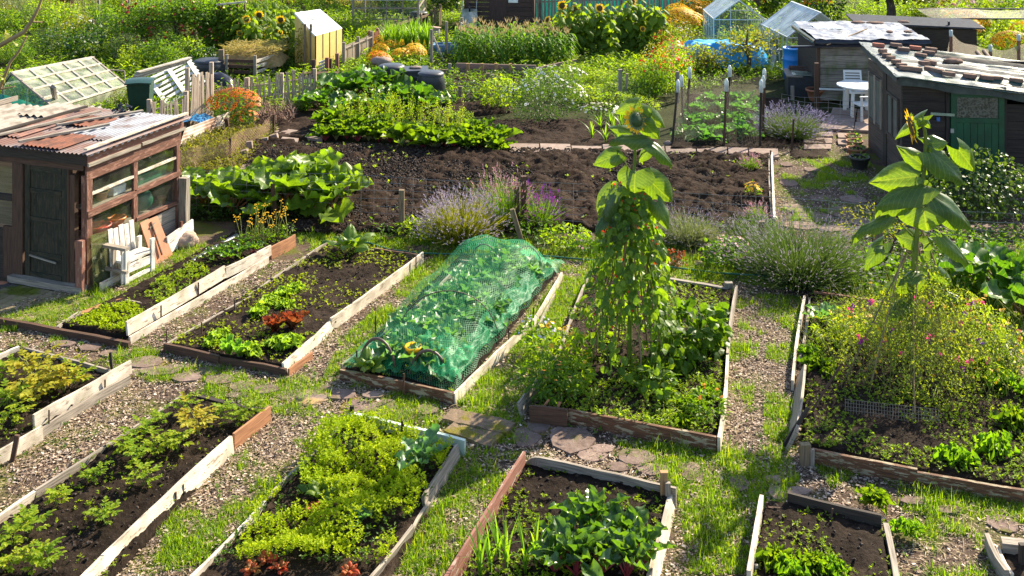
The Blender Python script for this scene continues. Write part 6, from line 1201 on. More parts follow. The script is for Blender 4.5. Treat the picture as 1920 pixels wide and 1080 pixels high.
# calendula clumps ---
def calend(i, fm):
    t = thing('marigold_plant', 'm', 'marigold plant'); m = MB(); crown(m, 260, .26, .26, .02, .38, .085, L_LIT if i % 2 else L_MID, T_OV, .36, .3, .3, i, up=.8); m.build('leaves', t); m = MB(); k = 6; a = rnd(0, 6.28, k); flowers(m, np.stack([np.cos(a)*.2, np.sin(a)*.2, rnd(.33, .42, k)], 1), RNG.normal(size=(k, 3))*.3+np.array((0, -.3, 1)), .03, fm, 9, YC, .4, .8); m.build('flowers', t); return t
CAL = Kind([calend(1, F_YE), calend(2, F_OR), calend(3, F_YE)])
for (x, y), lb, s, k in [((1035, 700), 'yellow marigold clump at the left edge of the bean bed', 1.2, 0), ((1065, 690), 'yellow marigold clump touching the wigwam canes', 1.0, 0), ((1020, 745), 'marigold clump in the front left corner of the bean bed', 1.1, 1), ((1050, 755), 'marigold with pale orange flowers behind the dark red board', .9, 1), ((1075, 730), 'marigold clump left of the wigwam foot', .9, 2), ((1325, 790), 'marigold with orange flowers by the right board of the bean bed', .8, 1), ((1560, 650), 'yellow marigold at the left rim of the sweet peas', 1.0, 2), ((1845, 640), 'yellow marigold at the right rim of the sweet peas', 1.1, 0), ((1890, 690), 'orange flowered marigold by the right edge of the photo', 1.1, 1), ((1600, 640), 'marigold among the left sweet peas', 1.0, 2)]:
    CAL.place(W(x, y, .06), None, s, lb, 'marigolds', k)
# bush bean, broad leaves
def bushp(nm, lab, cat, mat, n, rx, z1, ls, w=.8, T=T_OV, i=0, fm=None, fn=0, fr=.02, cm=None, ry=None, z0=.03, stem=True, up=.5, petals=6):
    t = thing(nm, lab, cat); m = MB(); crown(m, n, rx, ry or rx, z0, z1, ls, mat, T, w, .35, .35, i, up=up); m.build('leaves', t)
    if stem: m = MB(); stems(m, 9, z1*.85, rx*.8, GST, .006, i); m.build('stems', t)
    if fn:
        m = MB(); rng = np.random.default_rng(i+7); d = sph(fn, rng); d[:, 2] = np.abs(d[:, 2])*.9+.1; d = nrm(d); p = np.stack([d[:, 0]*rx*1.02, d[:, 1]*(ry or rx)*1.02, (z0+z1)/2+d[:, 2]*(z1-z0)/2*1.05], 1); flowers(m, p, d+np.array((0, -.4, .5)), rng.uniform(.7, 1.2, fn)*fr, fm, petals, cm, .38, .8); m.build('flowers', t)
    return t
def one(o, x, y, z=.0, s=1.0, rz=None, label=None):
    o.location = tuple(W(x, y, z)); o.rotation_euler = (0, 0, random.uniform(0, 6) if rz is None else rz); o.scale = (s, s, s) if np.isscalar(s) else s
    if label: o['label'] = label
    return o
one(bushp('bush_bean', 'bushy bean plant with broad bright leaves right of the wigwam', 'bean plant', L_BEAN, 330, .36, .62, .13, .85, i=3), 1312, 665, .06); one(bushp('bush_bean', 'low bean plant at the right foot of the wigwam', 'bean plant', L_BEAN, 200, .3, .42, .11, .85, i=4), 1262, 690, .06)
one(bushp('bush_bean', 'low bean foliage in front of the wigwam canes', 'bean plant', L_BEAN, 130, .22, .30, .10, .85, i=5), 1235, 745, .06); one(bushp('borage_plant', 'pale blue flowered herb beside the netted bed path', 'herb', L_MID, 220, .25, .42, .07, .5, i=6, fm=F_BL, fn=26, fr=.018), 1005, 660, .04)
one(proto_ros('cabbage_plant', 'blue green cabbage plant in the far left corner of the right bed', 'cabbage', 12, .24, .7, 75, 20, L_KALE, RUFF, .5, i=12), 1545, 610, .06); one(proto_ros('horseradish_plant', 'big pale leaved plant among the parsley near the mint board', 'leafy plant', 11, .26, .5, 75, 25, L_KALE, RUFFBIG, .5, i=13), 788, 885, .09, 1.2); one(proto_ros('strawberry_plant', 'round leaved plant on the left of the parsley bed', 'strawberry plant', 10, .13, .9, 60, 25, L_BEAN, HEARTS, 1.0, i=14), 600, 940, .09); one(proto_ros('leafy_herb', 'pale leaved herb low in the parsley bed', 'herb', 12, .16, .7, 65, 20, L_KALE, RUFF, .6, i=15), 675, 985, .12)
ST2 = Kind([proto_ros('strawberry_plant', 's', 'strawberry plant', 14, .11, .9, 60, 15, leaf('red_strawberry_leaf', [(.55, .05, .02), (.40, .10, .03), (.2, .16, .03)], .35, .45, (1.5, 1.0, .5)), HEARTS, 1.0, REDST, i=16)])
for (x, y), lb in [((500, 1055), 'strawberry plant with red autumn leaves at the bottom edge, left one'), ((525, 1072), 'strawberry plant with red leaves at the bottom edge, second one'), ((470, 1075), 'strawberry plant with red leaves beside the left boards'), ((585, 960), 'small red leaved strawberry in the middle of the parsley bed'), ((655, 1078), 'small red strawberry leaf clump at the bottom edge')]: ST2.place(W(x, y, .09), None, .55, lb, 'red leaved strawberries')
# parsley mass
def gcover(name, label, cat, poly_px, dens, r, mat, hz, zmin=.09, zmax=.2, fn=None, T=T_DIA, k=6, w=.6):
    q = [tuple(W(a, b)[:2]) for a, b in poly_px]; p = sample(q, dens, fn); hh = fbm(p[:, 0], p[:, 1], 3.2, 2, 13); p[:, 2] = zmin+(zmax-zmin)*np.clip((hh-.25)*2, 0, 1)*RNG.random(len(p))**.35
    m = MB(); sprigs(m, p, rnd(r*.7, r*1.3, len(p)), mat, k, T, w, hz); 
    return stuff(m.build(name), label, cat)
PB = [(385, 1080), (500, 960), (565, 900), (655, 806), (700, 800), (800, 860), (850, 870), (800, 960), (765, 1005), (725, 1085)]
gcover('parsley', 'bright yellow green parsley filling the front middle bed', 'parsley', PB, 1500, .030, L_PAR, .6, .10, .32, lambda x, y: np.clip((fbm(x, y, 2.4, 2, 31)-.29)*9, 0, 1))
gcover('parsley', 'darker parsley and weeds between the bright clumps', 'parsley', PB, 260, .03, L_MID, .5, .09, .16)
gcover('parsley', 'ferny parsley filling the back left of the parsley bed', 'parsley', [(560, 890), (655, 800), (690, 815), (640, 900), (600, 960), (565, 950)], 900, .036, L_PAR, .7, .15, .36)
gcover('salad_seedlings', 'dense green leafy cover in the nearest part of the narrow bed', 'ground cover', [(130, 620), (232, 640), (285, 600), (240, 578), (160, 600)], 900, .035, L_PAR, .5, .07, .14)
gcover('herb_cover', 'low green plants in the middle part of the narrow bed', 'ground cover', [(270, 565), (300, 588), (395, 525), (370, 505), (300, 535)], 500, .035, L_POT, .5, .07, .16)
for k, lb, d, f in (('B2', 'tiny seedlings in the soil of the lettuce bed', 330, .36), ('B4', 'low green weeds in the soil under the beans', 600, .32), ('B5', 'low green weeds in the soil of the sweet pea bed', 560, .33), ('B7', 'small bright weeds between the potato plants', 120, .45), ('B9', 'chickweed seedlings behind the beetroot', 620, .35), ('B10', 'small weeds in the small front bed', 420, .38), ('B6', 'small weeds in the far left bed', 160, .42), ('B3', 'weeds under the green netting', 160, .4), ('B1', 'weeds in the narrow bed', 120, .4)):
    p = sample(BW[k], d, lambda x, y: np.clip((fbm(x, y, 2.3, 3, 71)-f)*7, 0, 1)); p[:, 2] = .095; m = MB(); sprigs(m, p, rnd(.014, .04, len(p)), L_POT if k in 'B7B9B2' else L_LIT, 6); stuff(m.build('seedlings'), lb, 'weeds')
p = sample(PW((1010, 790), (1340, 840), (1350, 740), (1200, 690), (1060, 700)), 260, lambda x, y: np.clip((fbm(x, y, 2.3, 3, 7)-.36)*7, 0, 1)); p[:, 2] = .1; m = MB(); sprigs(m, p, rnd(.03, .07, len(p)), L_LIT, 6, T_DIA, .4, .8); stuff(m.build('weeds'), 'thick bright weeds in the near half of the bean bed', 'weeds')
# leeks at front bed, onions
def blades(nm, lab, cat, n, h, w, mat, i=0, lean=.5):
    rng = np.random.default_rng(i); t = thing(nm, lab, cat); m = MB()
    for k in range(n):
        a = rng.uniform(0, 6.28); le = rng.uniform(.1, lean); hh = h*rng.uniform(.7, 1.1); s = np.linspace(0, 1, 7); pts = np.stack([np.cos(a)*le*hh*s**2, np.sin(a)*le*hh*s**2, hh*(s-.35*le*s**3)], 1); sd = np.array((-math.sin(a), math.cos(a), 0)); ww = w*(1-s**2.5)+.0015
        V = np.concatenate([pts-sd*ww[:, None]/2, pts+sd*ww[:, None]/2]); m.raw(V, [(j, j+1, 8+j, 7+j) for j in range(6)], mat, None, True)
    m.build('leaves', t); return t
LK = Kind([blades('leek', 'l', 'leek', 9, .48, .022, L_BLADE, i, .8) for i in range(2)])
for i, (x, y) in enumerate([(920, 1075), (950, 1068), (985, 1075), (1005, 1060), (935, 1050), (900, 1085)]): LK.place(W(x, y, .09), None, 1, 'leek with arching blades by the reddish board, ' + ['second from left', 'third from left', 'fourth from left', 'nearest the beetroot', 'farthest back', 'leftmost'][i], 'leeks')
# yellow mustard flowers in the narrow bed
for i, (x, y) in enumerate([(455, 468), (475, 462), (495, 462), (510, 455), (485, 455), (520, 450), (540, 448)]):
    t = thing('mustard_plant', 'yellow flowered spindly plant in the narrow bed, ' + ['leftmost', 'second from left', 'third from left', 'tallest in the middle', 'behind the middle one', 'second from right', 'rightmost'][i], 'mustard plant', W(x, y, .05), 0, 'mustard plants'); m = MB(); tips = []
    for k in range(5): a = random.uniform(0, 6.28); tp = np.array((math.cos(a)*.12, math.sin(a)*.12, random.uniform(.3, .62))); m.tube([(0, 0, 0), tp*np.array((.5, .5, .6)), tp], .004, PALEST, 4, False); tips.append(tp)
    m.build('stems', t); m = MB(); flowers(m, np.repeat(np.array(tips), 4, 0)+RNG.normal(0, .02, (20, 3)), (0, -.3, 1), .014, F_YE, 5); m.build('flowers', t); m = MB(); crown(m, 50, .13, .13, .02, .25, .06, L_MID, T_OV, .4, .2, .3, i); m.build('leaves', t)
# ---------------------------------------------------------------- kale under the net + net
KALE = Kind([proto_ros('kale_plant', 'k', 'kale', 24, .24, .62, 80, 15, L_KALE, [ruffle_leaf(80+i, .14, 1, 20) for i in range(3)], .5, PALEST, i=i+30) for i in range(2)])
kp = [(735, 675), (770, 655), (805, 640), (840, 655), (760, 625), (800, 610), (845, 605), (880, 620), (830, 575), (870, 570), (910, 580), (870, 540), (910, 540), (950, 550), (905, 512), (945, 515), (985, 525), (800, 690), (950, 500), (920, 600)]
for i, (x, y) in enumerate(kp): KALE.place(W(x, y, .12), None, random.uniform(1.0, 1.25), 'kale plant growing under the green netting', 'kale plants under the netting')
t = thing('courgette_flower', 'big orange yellow courgette flower under the near hoops', 'flower', W(775, 692, .08)); MB().lathe([(.02, .04), (.05, .14), (.11, .26), (.10, .28), (.04, .16), (.01, .08)], (0, 0, 0), F_YE, 10).build('petals', t); m = MB(); m.tube([(0, 0, 0), (0, 0, .05)], .01, GST, 5); m.build('stalk', t)
NETG = netting('green_net', (.06, .42, .20), .034, .10, .5, True); NETD = netting('dense_green_net', (.04, .42, .17), .016, .26, .5)
q = [np.array(p_) for p_ in BW['B3']]
def netf(u, v):
    x = (q[0][0]*(1-v)+q[1][0]*v)*(1-u)+(q[3][0]*(1-v)+q[2][0]*v)*u; y = (q[0][1]*(1-v)+q[1][1]*v)*(1-u)+(q[3][1]*(1-v)+q[2][1]*v)*u
    hmax = .20+.28*np.clip((u-.02)/.35, 0, 1)-.05*np.clip((u-.9)*10, 0, 1)+.04*np.sin(u*17); f = np.abs(2*v-1)**3.0; h = hmax*(1-f)*(1-.14*np.exp(-((v-.5)/.12)**2))*np.clip(u/.10, .25, 1)*np.clip((1.0-u)/.03, .3, 1)
    z = .09+h+.05*(fbm(x, y, 5, 3, 3)-.5)+.015*np.sin(v*60+u*20)*f; return x+.02*np.sin(u*50), y, z
t = thing('green_net', 'green mesh net draped over hoops above the kale bed', 'net', (np.mean(q, 0)[0], np.mean(q, 0)[1], 0)); m = MB(); L_ = np.linalg.norm(q[3]-q[0]); m.grid(netf, 90, 60, NETG, True, 0, (L_*1.15, 2.3)); m.build('net', t, t.location)
def bunch(u0, u1, v0, v1, amp, nz, seed): 
    m = MB(); fn = lambda a, b: (lambda U, V_: (lambda r: (r[0]+.06*(fbm(U*9, V_*9, 2, 2, seed)-.5), r[1], r[2]*.5+.06+amp*fbm(U*14+seed, V_*14, 2, 3, seed)))(netf(U, V_)))(u0+(u1-u0)*a, v0+(v1-v0)*b); m.grid(fn, 40, 24, NETD, True, 0, (3, 1.2)); o = m.build('gathered_net', t, t.location); return o
bunch(.02, .20, .55, .98, .20, 1, 1); bunch(.04, .55, .86, .99, .13, 1, 2); bunch(.50, 1.0, .86, 1.0, .11, 1, 3); bunch(.0, .12, .04, .5, .10, 1, 4); bunch(.02, .14, .6, .95, .16, 1, 7); bunch(.95, 1.02, .5, 1.05, .14, 1, 6)
HOOP = plain('brown_hoop_pipe', (.09, .055, .04), .5)
def hoop(pxl, pxt, pxr, lab, r=.011):
    a = W(*pxl, .05); b = W(*pxr, .05); mid = (a+b)/2; zt = H-(pxt[1]-HZ)/F*mid[1]; th_ = np.linspace(0, np.pi, 16); tt = thing('hoop', lab, 'hoop', mid*np.array((1, 1, 0)), 0, 'hoops of the netted bed'); pts = [mid-(b-a)/2*math.cos(q_)+np.array((0, 0, (zt-.05)*math.sin(q_))) for q_ in th_]; MB().tube(pts, r, HOOP, 6).build('pipe', tt, tt.location)
hoop((675, 693), (707, 635), (742, 705), 'brown hoop nearest the camera at the left of the netted bed', .018); hoop((769, 708), (800, 657), (838, 712), 'brown hoop nearest the camera at the right of the netted bed', .018); hoop((882, 498), (908, 458), (935, 503), 'thin hoop at the far left under the net'); hoop((966, 503), (990, 462), (1020, 520), 'thin hoop at the far right under the net'); hoop((745, 640), (840, 545), (935, 640), 'wide hoop hidden in the middle of the net', .006)
# ---------------------------------------------------------------- middle distance: plants round the plot
def rhub(i, mat=L_RHU, L=.42, n=14, pet=.75):
    return proto_ros('rhubarb_plant', 'r', 'rhubarb', n, L, .85, 72, 12, mat, RUFFBIG, pet, leaf('rhubarb_stalk_%d' % i, [(.20, .16, .04), (.25, .08, .05)], .1, .5), i=i, pw=.016)
RH = Kind([rhub(i) for i in range(3)])
for (x, y), lb, s in [((385, 385), 'rhubarb plant at the left end of the row beside the old shed', .72), ((440, 400), 'rhubarb plant second from the left, behind the thin brown stake', .85), ((490, 385), 'rhubarb plant in the middle of the near row', .95), ((540, 400), 'rhubarb plant right of the brown stake in the near row', 1.0), ((590, 385), 'tallest rhubarb plant towards the right of the near row', 1.15), ((620, 405), 'rhubarb plant at the right end of the near row', .9), ((560, 370), 'rhubarb plant behind the tall right ones', .95), ((415, 372), 'rhubarb plant at the back left of the near row', .7)]: RH.place(W(x, y), None, s*1.55, lb, 'rhubarb in the near row')
RD = Kind([rhub(10+i, leaf('dark_rhubarb_leaf_%d' % i, [(.03, .08, .015), (.05, .12, .02), (.08, .16, .025)], .36, .38, (2.4, 2.6, .4), .35, veins=.5)) for i in range(2)])
for (x, y), lb, s in [((605, 208), 'rhubarb plant at the lower left of the clump by the compost bins', .95), ((655, 190), 'large dark rhubarb in the clump left of the bins', 1.5), ((700, 185), 'large rhubarb in front of the leftmost compost bin', 1.5), ((740, 200), 'rhubarb below the middle compost bin', 1.2), ((790, 205), 'rhubarb in front of the right compost bin', 1.1), ((625, 175), 'rhubarb at the upper left of the clump by the bins', 1.1), ((668, 218), 'rhubarb at the front of the clump by the bins', 1.0), ((715, 215), 'rhubarb at the front right of the clump, beside the chard', 1.0), ((1895, 560), 'large rhubarb leaves cut off by the right edge of the photo', 1.3), ((1925, 600), 'rhubarb plant in the lower right beyond the sweet pea bed', 1.1)]: RD.place(W(x, y), None, s*1.12, lb, 'dark rhubarb')
CH = Kind([proto_ros('chard_plant', 'c', 'chard', 20, .30, .50, 84, 25, L_CHARD, RUFF, .45, plain('chard_stalk_%d' % i, [(.35, .05, .06), (.30, .28, .10)][i % 2], .4), i=i+50, pw=.010) for i in range(3)])
for i in range(34):
    f = (i % 17)/16; x = 610+325*f; y = 262+26*f-(14 if i >= 17 else 0)+random.uniform(-7, 5)
    CH.place(W(x, y), None, random.uniform(1.0, 1.75), ('chard plant in the front row along the dug plot' if i < 17 else 'chard plant in the back row behind the dug plot'), 'chard in the front row' if i < 17 else 'chard in the back row')
def seedspike(i):
    t = thing('bolted_plant', 'b', 'bolted plant'); m = MB(); ms = MB()
    for k in range(7):
        a = random.uniform(0, 6.28); h = random.uniform(.55, .95); tp = np.array((math.cos(a)*.2, math.sin(a)*.2, h)); ms.tube([(0, 0, 0), tp*.55, tp], [.008, .006, .002], PALEST if k % 2 else REDST, 4, False)
        n = 70; f = rnd(.25, 1, n)[:, None]; p = tp*f+RNG.normal(0, .025, (n, 3)); m.stamp(T_DIA, p, sph(n)+np.array((0, 0, .4)), sph(n), np.stack([rnd(.02, .05, n), rnd(.01, .025, n), rnd(.02, .04, n)], 1), L_LIT)
    m.build('leaves', t); ms.build('stems', t); return t
BO = Kind([seedspike(i) for i in range(3)])
for i, (x, y) in enumerate([(650, 250), (690, 255), (720, 248), (745, 262), (780, 252), (805, 262), (835, 262), (760, 240), (700, 238), (860, 268), (735, 230), (670, 240)]): BO.place(W(x, y), None, random.uniform(.85, 1.1), 'bolted flowering plant rising behind the chard row', 'bolted plants behind the chard')
# shrub prototypes
L_LAVG = leaf('lavender_leaf', [(.05, .08, .035), (.08, .12, .045), (.12, .16, .06)], .3, .6, (1.8, 2, .5))
def lav(nm, lab, cat, rx, h, n, fm, lm, i=0, fl=.05, fn=.7, w=.010):
    """dome of thin stems with flower spikes"""
    t = thing(nm, lab, cat); rng = np.random.default_rng(i); az = rng.uniform(0, 6.283, n); el = np.arccos(rng.uniform(.0, 1, n)**.8*.98); tilt = el*.85; d = np.stack([np.cos(az)*np.sin(tilt)*rx/h, np.sin(az)*np.sin(tilt)*rx/h, np.cos(tilt)], 1); L = h*rng.uniform(.72, 1.08, n); r0 = rng.uniform(0, .35, n)*rx; base = np.stack([np.cos(az)*r0, np.sin(az)*r0, np.zeros(n)+.02], 1)
    L = L*(.75+.5*fbm(np.cos(az)*2+i, np.sin(az)*2+tilt, 1.5, 2, i)); m = MB(); m.stamp(T_BLADE, base, d, rng.normal(size=(n, 3)), np.stack([L, np.full(n, w), L*.6], 1), lm); k = n*2; ii = rng.integers(0, n, k); f = rng.uniform(.2, .8, k)[:, None]; p = base[ii]+d[ii]*L[ii][:, None]*f; m.stamp(T_DIA, p, d[ii]+rng.normal(size=(k, 3))*.5, rng.normal(size=(k, 3)), np.stack([rng.uniform(.03, .07, k), np.full(k, .012), np.full(k, .02)], 1), lm); m.build('foliage', t)
    kk = rng.random(n) < fn; b2 = base[kk]+d[kk]*L[kk][:, None]*.97; k = len(b2); m = MB()
    for j in range(4): m.stamp(T_DIA, b2+d[kk]*(fl*.35*j), d[kk]+rng.normal(size=(k, 3))*.35, rng.normal(size=(k, 3)), np.stack([np.full(k, fl*.7), np.full(k, fl*.3), np.full(k, fl*.3)], 1), fm)
    m.build('flowers', t); return t
one(lav('lavender_bush', 'big lavender bush with pale mauve spikes between the plot and the netted bed', 'lavender', .62, .72, 1300, F_LAV, L_OLIVE, 1), 865, 452); one(lav('salvia_plant', 'rose pink salvia spikes behind the big lavender near the leaning post', 'salvia', .5, .85, 460, F_SALV, L_MID, 2, .05, .9), 945, 425)
one(lav('salvia_plant', 'small violet salvia right of the dark brown post', 'salvia', .35, .62, 220, F_PU, L_MID, 3, .06), 1010, 425); one(lav('lavender_bush', 'silvery grey lavender right of the bean wigwam', 'lavender', .62, .48, 1100, F_LAV, L_SILV, 4, .03, .4), 1290, 455)
one(lav('lavender_bush', 'large green lavender with violet grey spikes before the wire fence', 'lavender', 1.0, .85, 2600, F_LAV, L_LAVG, 5, .03, .45), 1500, 525); one(lav('lavender_bush', 'smaller lavender just left of the large one', 'lavender', .4, .55, 500, F_LAV, L_LAVG, 6, .03, .5), 1410, 470)
one(lav('catmint_bush', 'violet catmint bush beside the patio and net cage', 'catmint', .80, .62, 1300, chips('violet_petal', [(.17, .15, .26), (.25, .22, .34)], .6, .3), L_LAVG, 7, .05, .7), 1485, 258); one(lav('heather_plant', 'small pink heather on the right end of the dug plot', 'heather', .2, .35, 160, F_SALV, L_MID, 8, .05), 1405, 325); one(lav('heather_plant', 'pinkish small plant low at the end of the dug plot', 'heather', .2, .32, 140, F_SALV, L_MID, 9, .05), 1418, 420)
one(bushp('helenium_bush', 'round bush of orange flowers beside the stake fence', 'flower bush', L_MID, 1100, .62, .80, .075, .4, i=21, fm=F_OR, fn=330, fr=.04, cm=BRC, z0=.05), 438, 232, 0); one(bushp('marigold_plant', 'low orange flowers spilling in front of the round orange bush', 'flower plant', L_MID, 200, .3, .4, .06, .4, i=22, fm=F_OR, fn=40, fr=.035, cm=BRC), 460, 240)
one(bushp('small_marigold', 'lone yellow orange marigold on the right of the dug plot', 'marigold', L_MID, 90, .16, .34, .06, .4, i=23, fm=F_YE, fn=26, fr=.035, cm=YC), 1410, 378); one(bushp('daisy_bush', 'big dark green bush dotted with white daisies', 'daisy bush', L_DARK, 2600, 1.0, 1.0, .07, .35, i=24, fm=F_WH, fn=75, fr=.035, cm=YC), 1020, 225); one(bushp('daisy_bush', 'white flowered bush behind the big daisy bush', 'daisy bush', L_MID, 1500, .9, .75, .07, .35, i=25, fm=F_WH, fn=55, fr=.04, cm=BRC), 1040, 178)
one(bushp('daisy_bush', 'low white daisies at the right foot of the daisy bush', 'daisy plant', L_MID, 350, .5, .32, .06, .35, i=26, fm=F_WH, fn=46, fr=.035, cm=YC), 1125, 220); one(bushp('tomato_like_bush', 'bright bushy plant left of the daisy bush behind two posts', 'bush', L_LIT, 900, .5, .85, .08, .5, i=27), 935, 205)
one(bushp('cranesbill_bush', 'low geranium bush with tiny pink flowers left of the large lavender', 'geranium bush', L_MID, 700, .42, .42, .06, .8, i=28, fm=F_LP, fn=50, fr=.02), 1370, 500); one(bushp('geranium_plant', 'pale green leafy plants along the fence right of the large lavender', 'geranium bush', L_MID, 900, .75, .26, .08, .9, i=29), 1650, 530)
one(bushp('geranium_plant', 'leafy ground plants beneath the sunflower on its right', 'ground plant', L_MID, 1100, .85, .25, .08, .9, i=30), 1790, 540); one(bushp('sedum_plant', 'dark reddish small plant at the grass edge right of the wigwam', 'sedum', L_RED, 160, .2, .25, .05, .5, i=31), 1262, 500); one(bushp('green_bush', 'small round green plant left of the wigwam by the grass edge', 'small bush', L_MID, 350, .3, .32, .05, .6, i=32, fm=F_LP, fn=12, fr=.018), 1105, 478)
one(bushp('currant_bush', 'dark green currant bush in front of the green shed door', 'currant bush', leaf('currant_leaf', [(.03, .06, .02), (.05, .09, .025), (.09, .14, .04)], .3, .4), 2200, 1.0, 1.05, .075, .8, i=33), 1840, 400); one(bushp('currant_bush', 'sparse currant stems beside the near corner of the dark shed', 'currant bush', L_DARK, 700, .5, .6, .07, .8, i=34), 1745, 400)
one(bushp('yellowish_bush', 'thin yellowish shrub in front of the wire fence by the stony path', 'shrub', L_OLIVE, 420, .6, .6, .045, .5, i=35), 1640, 455); one(bushp('weed_clump', 'green weedy clump under the fence right of the yellowish shrub', 'weeds', L_MID, 600, .6, .32, .07, .5, i=36), 1810, 485); one(bushp('weed_clump', 'leafy clump at the foot of the leaning post', 'weeds', L_LIT, 380, .4, .3, .07, .5, i=37), 1060, 460); one(bushp('weed_clump', 'leafy clump under the left fence post', 'weeds', L_LIT, 300, .35, .3, .07, .5, i=38), 780, 445); one(bushp('weed_clump', 'low weeds at the right of the rose salvia', 'weeds', L_MID, 300, .4, .28, .07, .5, i=39), 1000, 445)
# onions / sweetcorn-like arching blades right of the daisies
ON = Kind([blades('onion_plant', 'o', 'onion plant', 12, .5, .03, L_BLADE, i+5, .9) for i in range(2)])
for i, (x, y) in enumerate([(1110, 262), (1135, 270), (1150, 255), (1160, 275), (1125, 245), (1175, 262), (1145, 238), (1165, 243)]): ON.place(W(x, y), None, 1, 'arching bladed plant between the daisies and the net cage', 'arching bladed plants')
# brassicas in the net cage
BR = Kind([proto_ros('cabbage_plant', 'c', 'cabbage', 24, .30, .75, 80, 10, leaf('cabbage_leaf_%d' % i, [(.05, .13, .04), (.08, .18, .05), (.12, .24, .06)], .34, .35, (1.8, 2.4, .5), .4, veins=.4), RUFF, .45, PALEST, i=i+70, pw=.012) for i in range(3)])
for i, (x, y) in enumerate([(1290, 262), (1325, 268), (1360, 262), (1395, 262), (1300, 240), (1335, 240), (1370, 240), (1405, 240), (1310, 218), (1345, 216), (1380, 218), (1408, 218), (1330, 198), (1370, 198), (1400, 200)]): BR.place(W(x, y), None, random.uniform(1.0, 1.3), 'cabbage plant inside the net cage', 'cabbages in the net cage')
# posts and wires ------------------------------------------------
def post(label, px, top, w=.08, mat=POSTW, tip=None, th=None, group=None, name='fence_post'):
    a = W(*px); D = a[1]; b = P(tip[0] if tip else px[0], top, D+(0 if not tip else -.05)); tt = thing(name, label, 'post', a, 0, group); MB().beam(a-np.array((0, 0, .03)), b, w, th or w*.8, mat, up=(0, 1, 0), seg=3, jit=.004).build('post', tt, tt.location); return tt
post('pale square fence post left of the big lavender', (753, 443), 356, .085); post('dark thick fence post behind the salvia', (982, 432), 330, .09, BROWNW); post('thin post beside the dark thick one', (969, 432), 350, .075, BROWNW); post('pale post leaning left in front of the salvia', (982, 462), 392, .07, POSTW, (960, 392)); post('brown stake standing among the near rhubarb', (518, 420), 345, .06, BROWNW, (511, 345)); post('brown stake leaning in the left of the rhubarb', (377, 378), 335, .06, BROWNW, (367, 335)); post('old fence post between lavender and yellowish shrub', (1648, 500), 432, .09, POSTW); post('dark rod leaning against the fence post', (1655, 500), 430, .03, BROWNW, (1687, 430)); post('hidden post rising from the lavender', (1428, 480), 415, .08, POSTW)
post('grey post at the far soil patch, left one', (863, 192), 162, .09, POSTW); post('pair of thicker posts beside the bright bushy plant', (915, 185), 137, .10, POSTW); post('second of the paired posts', (924, 185), 139, .07, GREYW)
post('dark metal rod left of the daisy bush', (963, 200), 145, .035, BROWNW); post('tall grey post above the wigwam', (1163, 190), 130, .10, GREYW); post('thin grey post right of the tall one', (1172, 188), 138, .06, GREYW, (1176, 138)); post('stump post in the daisy bed, left', (1073, 158), 137, .08, GREYW); post('stump post in the daisy bed, right', (1087, 155), 136, .07, GREYW); post('grey post beside the net cage', (1270, 190), 134, .09, GREYW); post('rusty rod by the stepping slabs', (1484, 284), 223, .035, BROWNW, (1488, 223)); post('grey stake by the cold box', (1486, 185), 161, .08, GREYW); post('brown post before the tarped shed', (1531, 205), 118, .10, BROWNW)
post('short post between the two right compost bins', (763, 165), 138, .07, POSTW); post('tall pale post in front of the right compost bin', (803, 165), 133, .09, POSTW); post('short post left of the compost bins', (688, 135), 118, .09, POSTW)
post('tall pole at the left of the bed beyond the bins', (809, 128), 55, .08, GREYW); post('tall grey pole at the far corner by the corn', (866, 90), 33, .10, GREYW); post('grey pole in front of the far corner pole', (837, 105), 40, .09, GREYW); post('white pole leaning between the tall poles', (838, 100), 43, .07, WHITE, (866, 43)); post('pale brace leaning right of the left pole', (832, 112), 68, .05, OWH, (812, 68))
def wires(label, a, b, tops, n, r=.0035, sp=.22, mat=None):
    a = W(*a); b = W(*b); t_ = thing('wire_fence', label, 'fence', a); m = MB(); mt = mat or plain('fence_wire', (.32, .33, .34), .4, .6); L = np.linalg.norm(b-a)
    for k in range(n): z = .05+tops*k/(n-1); q = [a+(b-a)*f+np.array((0, 0, z-.02*math.sin(f*12+k))) for f in np.linspace(0, 1, 14)]; m.tube(q, r, mt, 3, False)
    k = int(L/sp)
    for i in range(k): p = a+(b-a)*(i/k); m.tube([p+np.array((0, 0, .03)), p+np.array((.01, 0, .05+tops))], r*.75, mt, 3, False)
    m.build('wires', t_, t_.location); return t_
wires('wire mesh fence running between the lavenders and the dug plot', (345, 400), (1100, 435), .72, 7); wires('wire mesh fence continuing behind the right lavenders and sunflower', (1180, 445), (1990, 510), .75, 7); wires('wire fence in front of the compost bins', (690, 172), (960, 205), .5, 5, .005, .3); wires('thin wire fence beside the cold box and patio', (1465, 225), (1620, 240), .55, 6, .004, .25)
# net cage
GN = netting('grey_net', (.22, .19, .16), .03, .075, .4); CAPM = plain('plastic_bottle', (.62, .68, .66), .25, trans=.3)
t = thing('net_cage', 'grey netting strung round dark posts with bottles over their tops', 'net cage', W(1340, 275)); PSTS = [((1260, 272), (1271, 160)), ((1357, 277), (1362, 158)), ((1425, 278), (1427, 160)), ((1434, 232), (1433, 138)), ((1363, 232), (1368, 132)), ((1288, 228), (1293, 135)), ((1280, 240), (1278, 150)), ((1431, 262), (1431, 152))]
tops = []
for i, (b_, tp) in enumerate(PSTS):
    a = W(*b_); c = P(tp[0], tp[1], a[1]); tops.append((a, c)); o = MB().beam(a, c, .045, .04, BROWNW if i % 2 else DARKW, up=(0, 1, 0)).build('post', t, t.location); m = MB(); m.lathe([(.001, .12), (.02, .12), (.045, .06), (.045, -.14), (.04, -.15)], tuple(c), CAPM, 10); m.build('bottle', o, t.location)
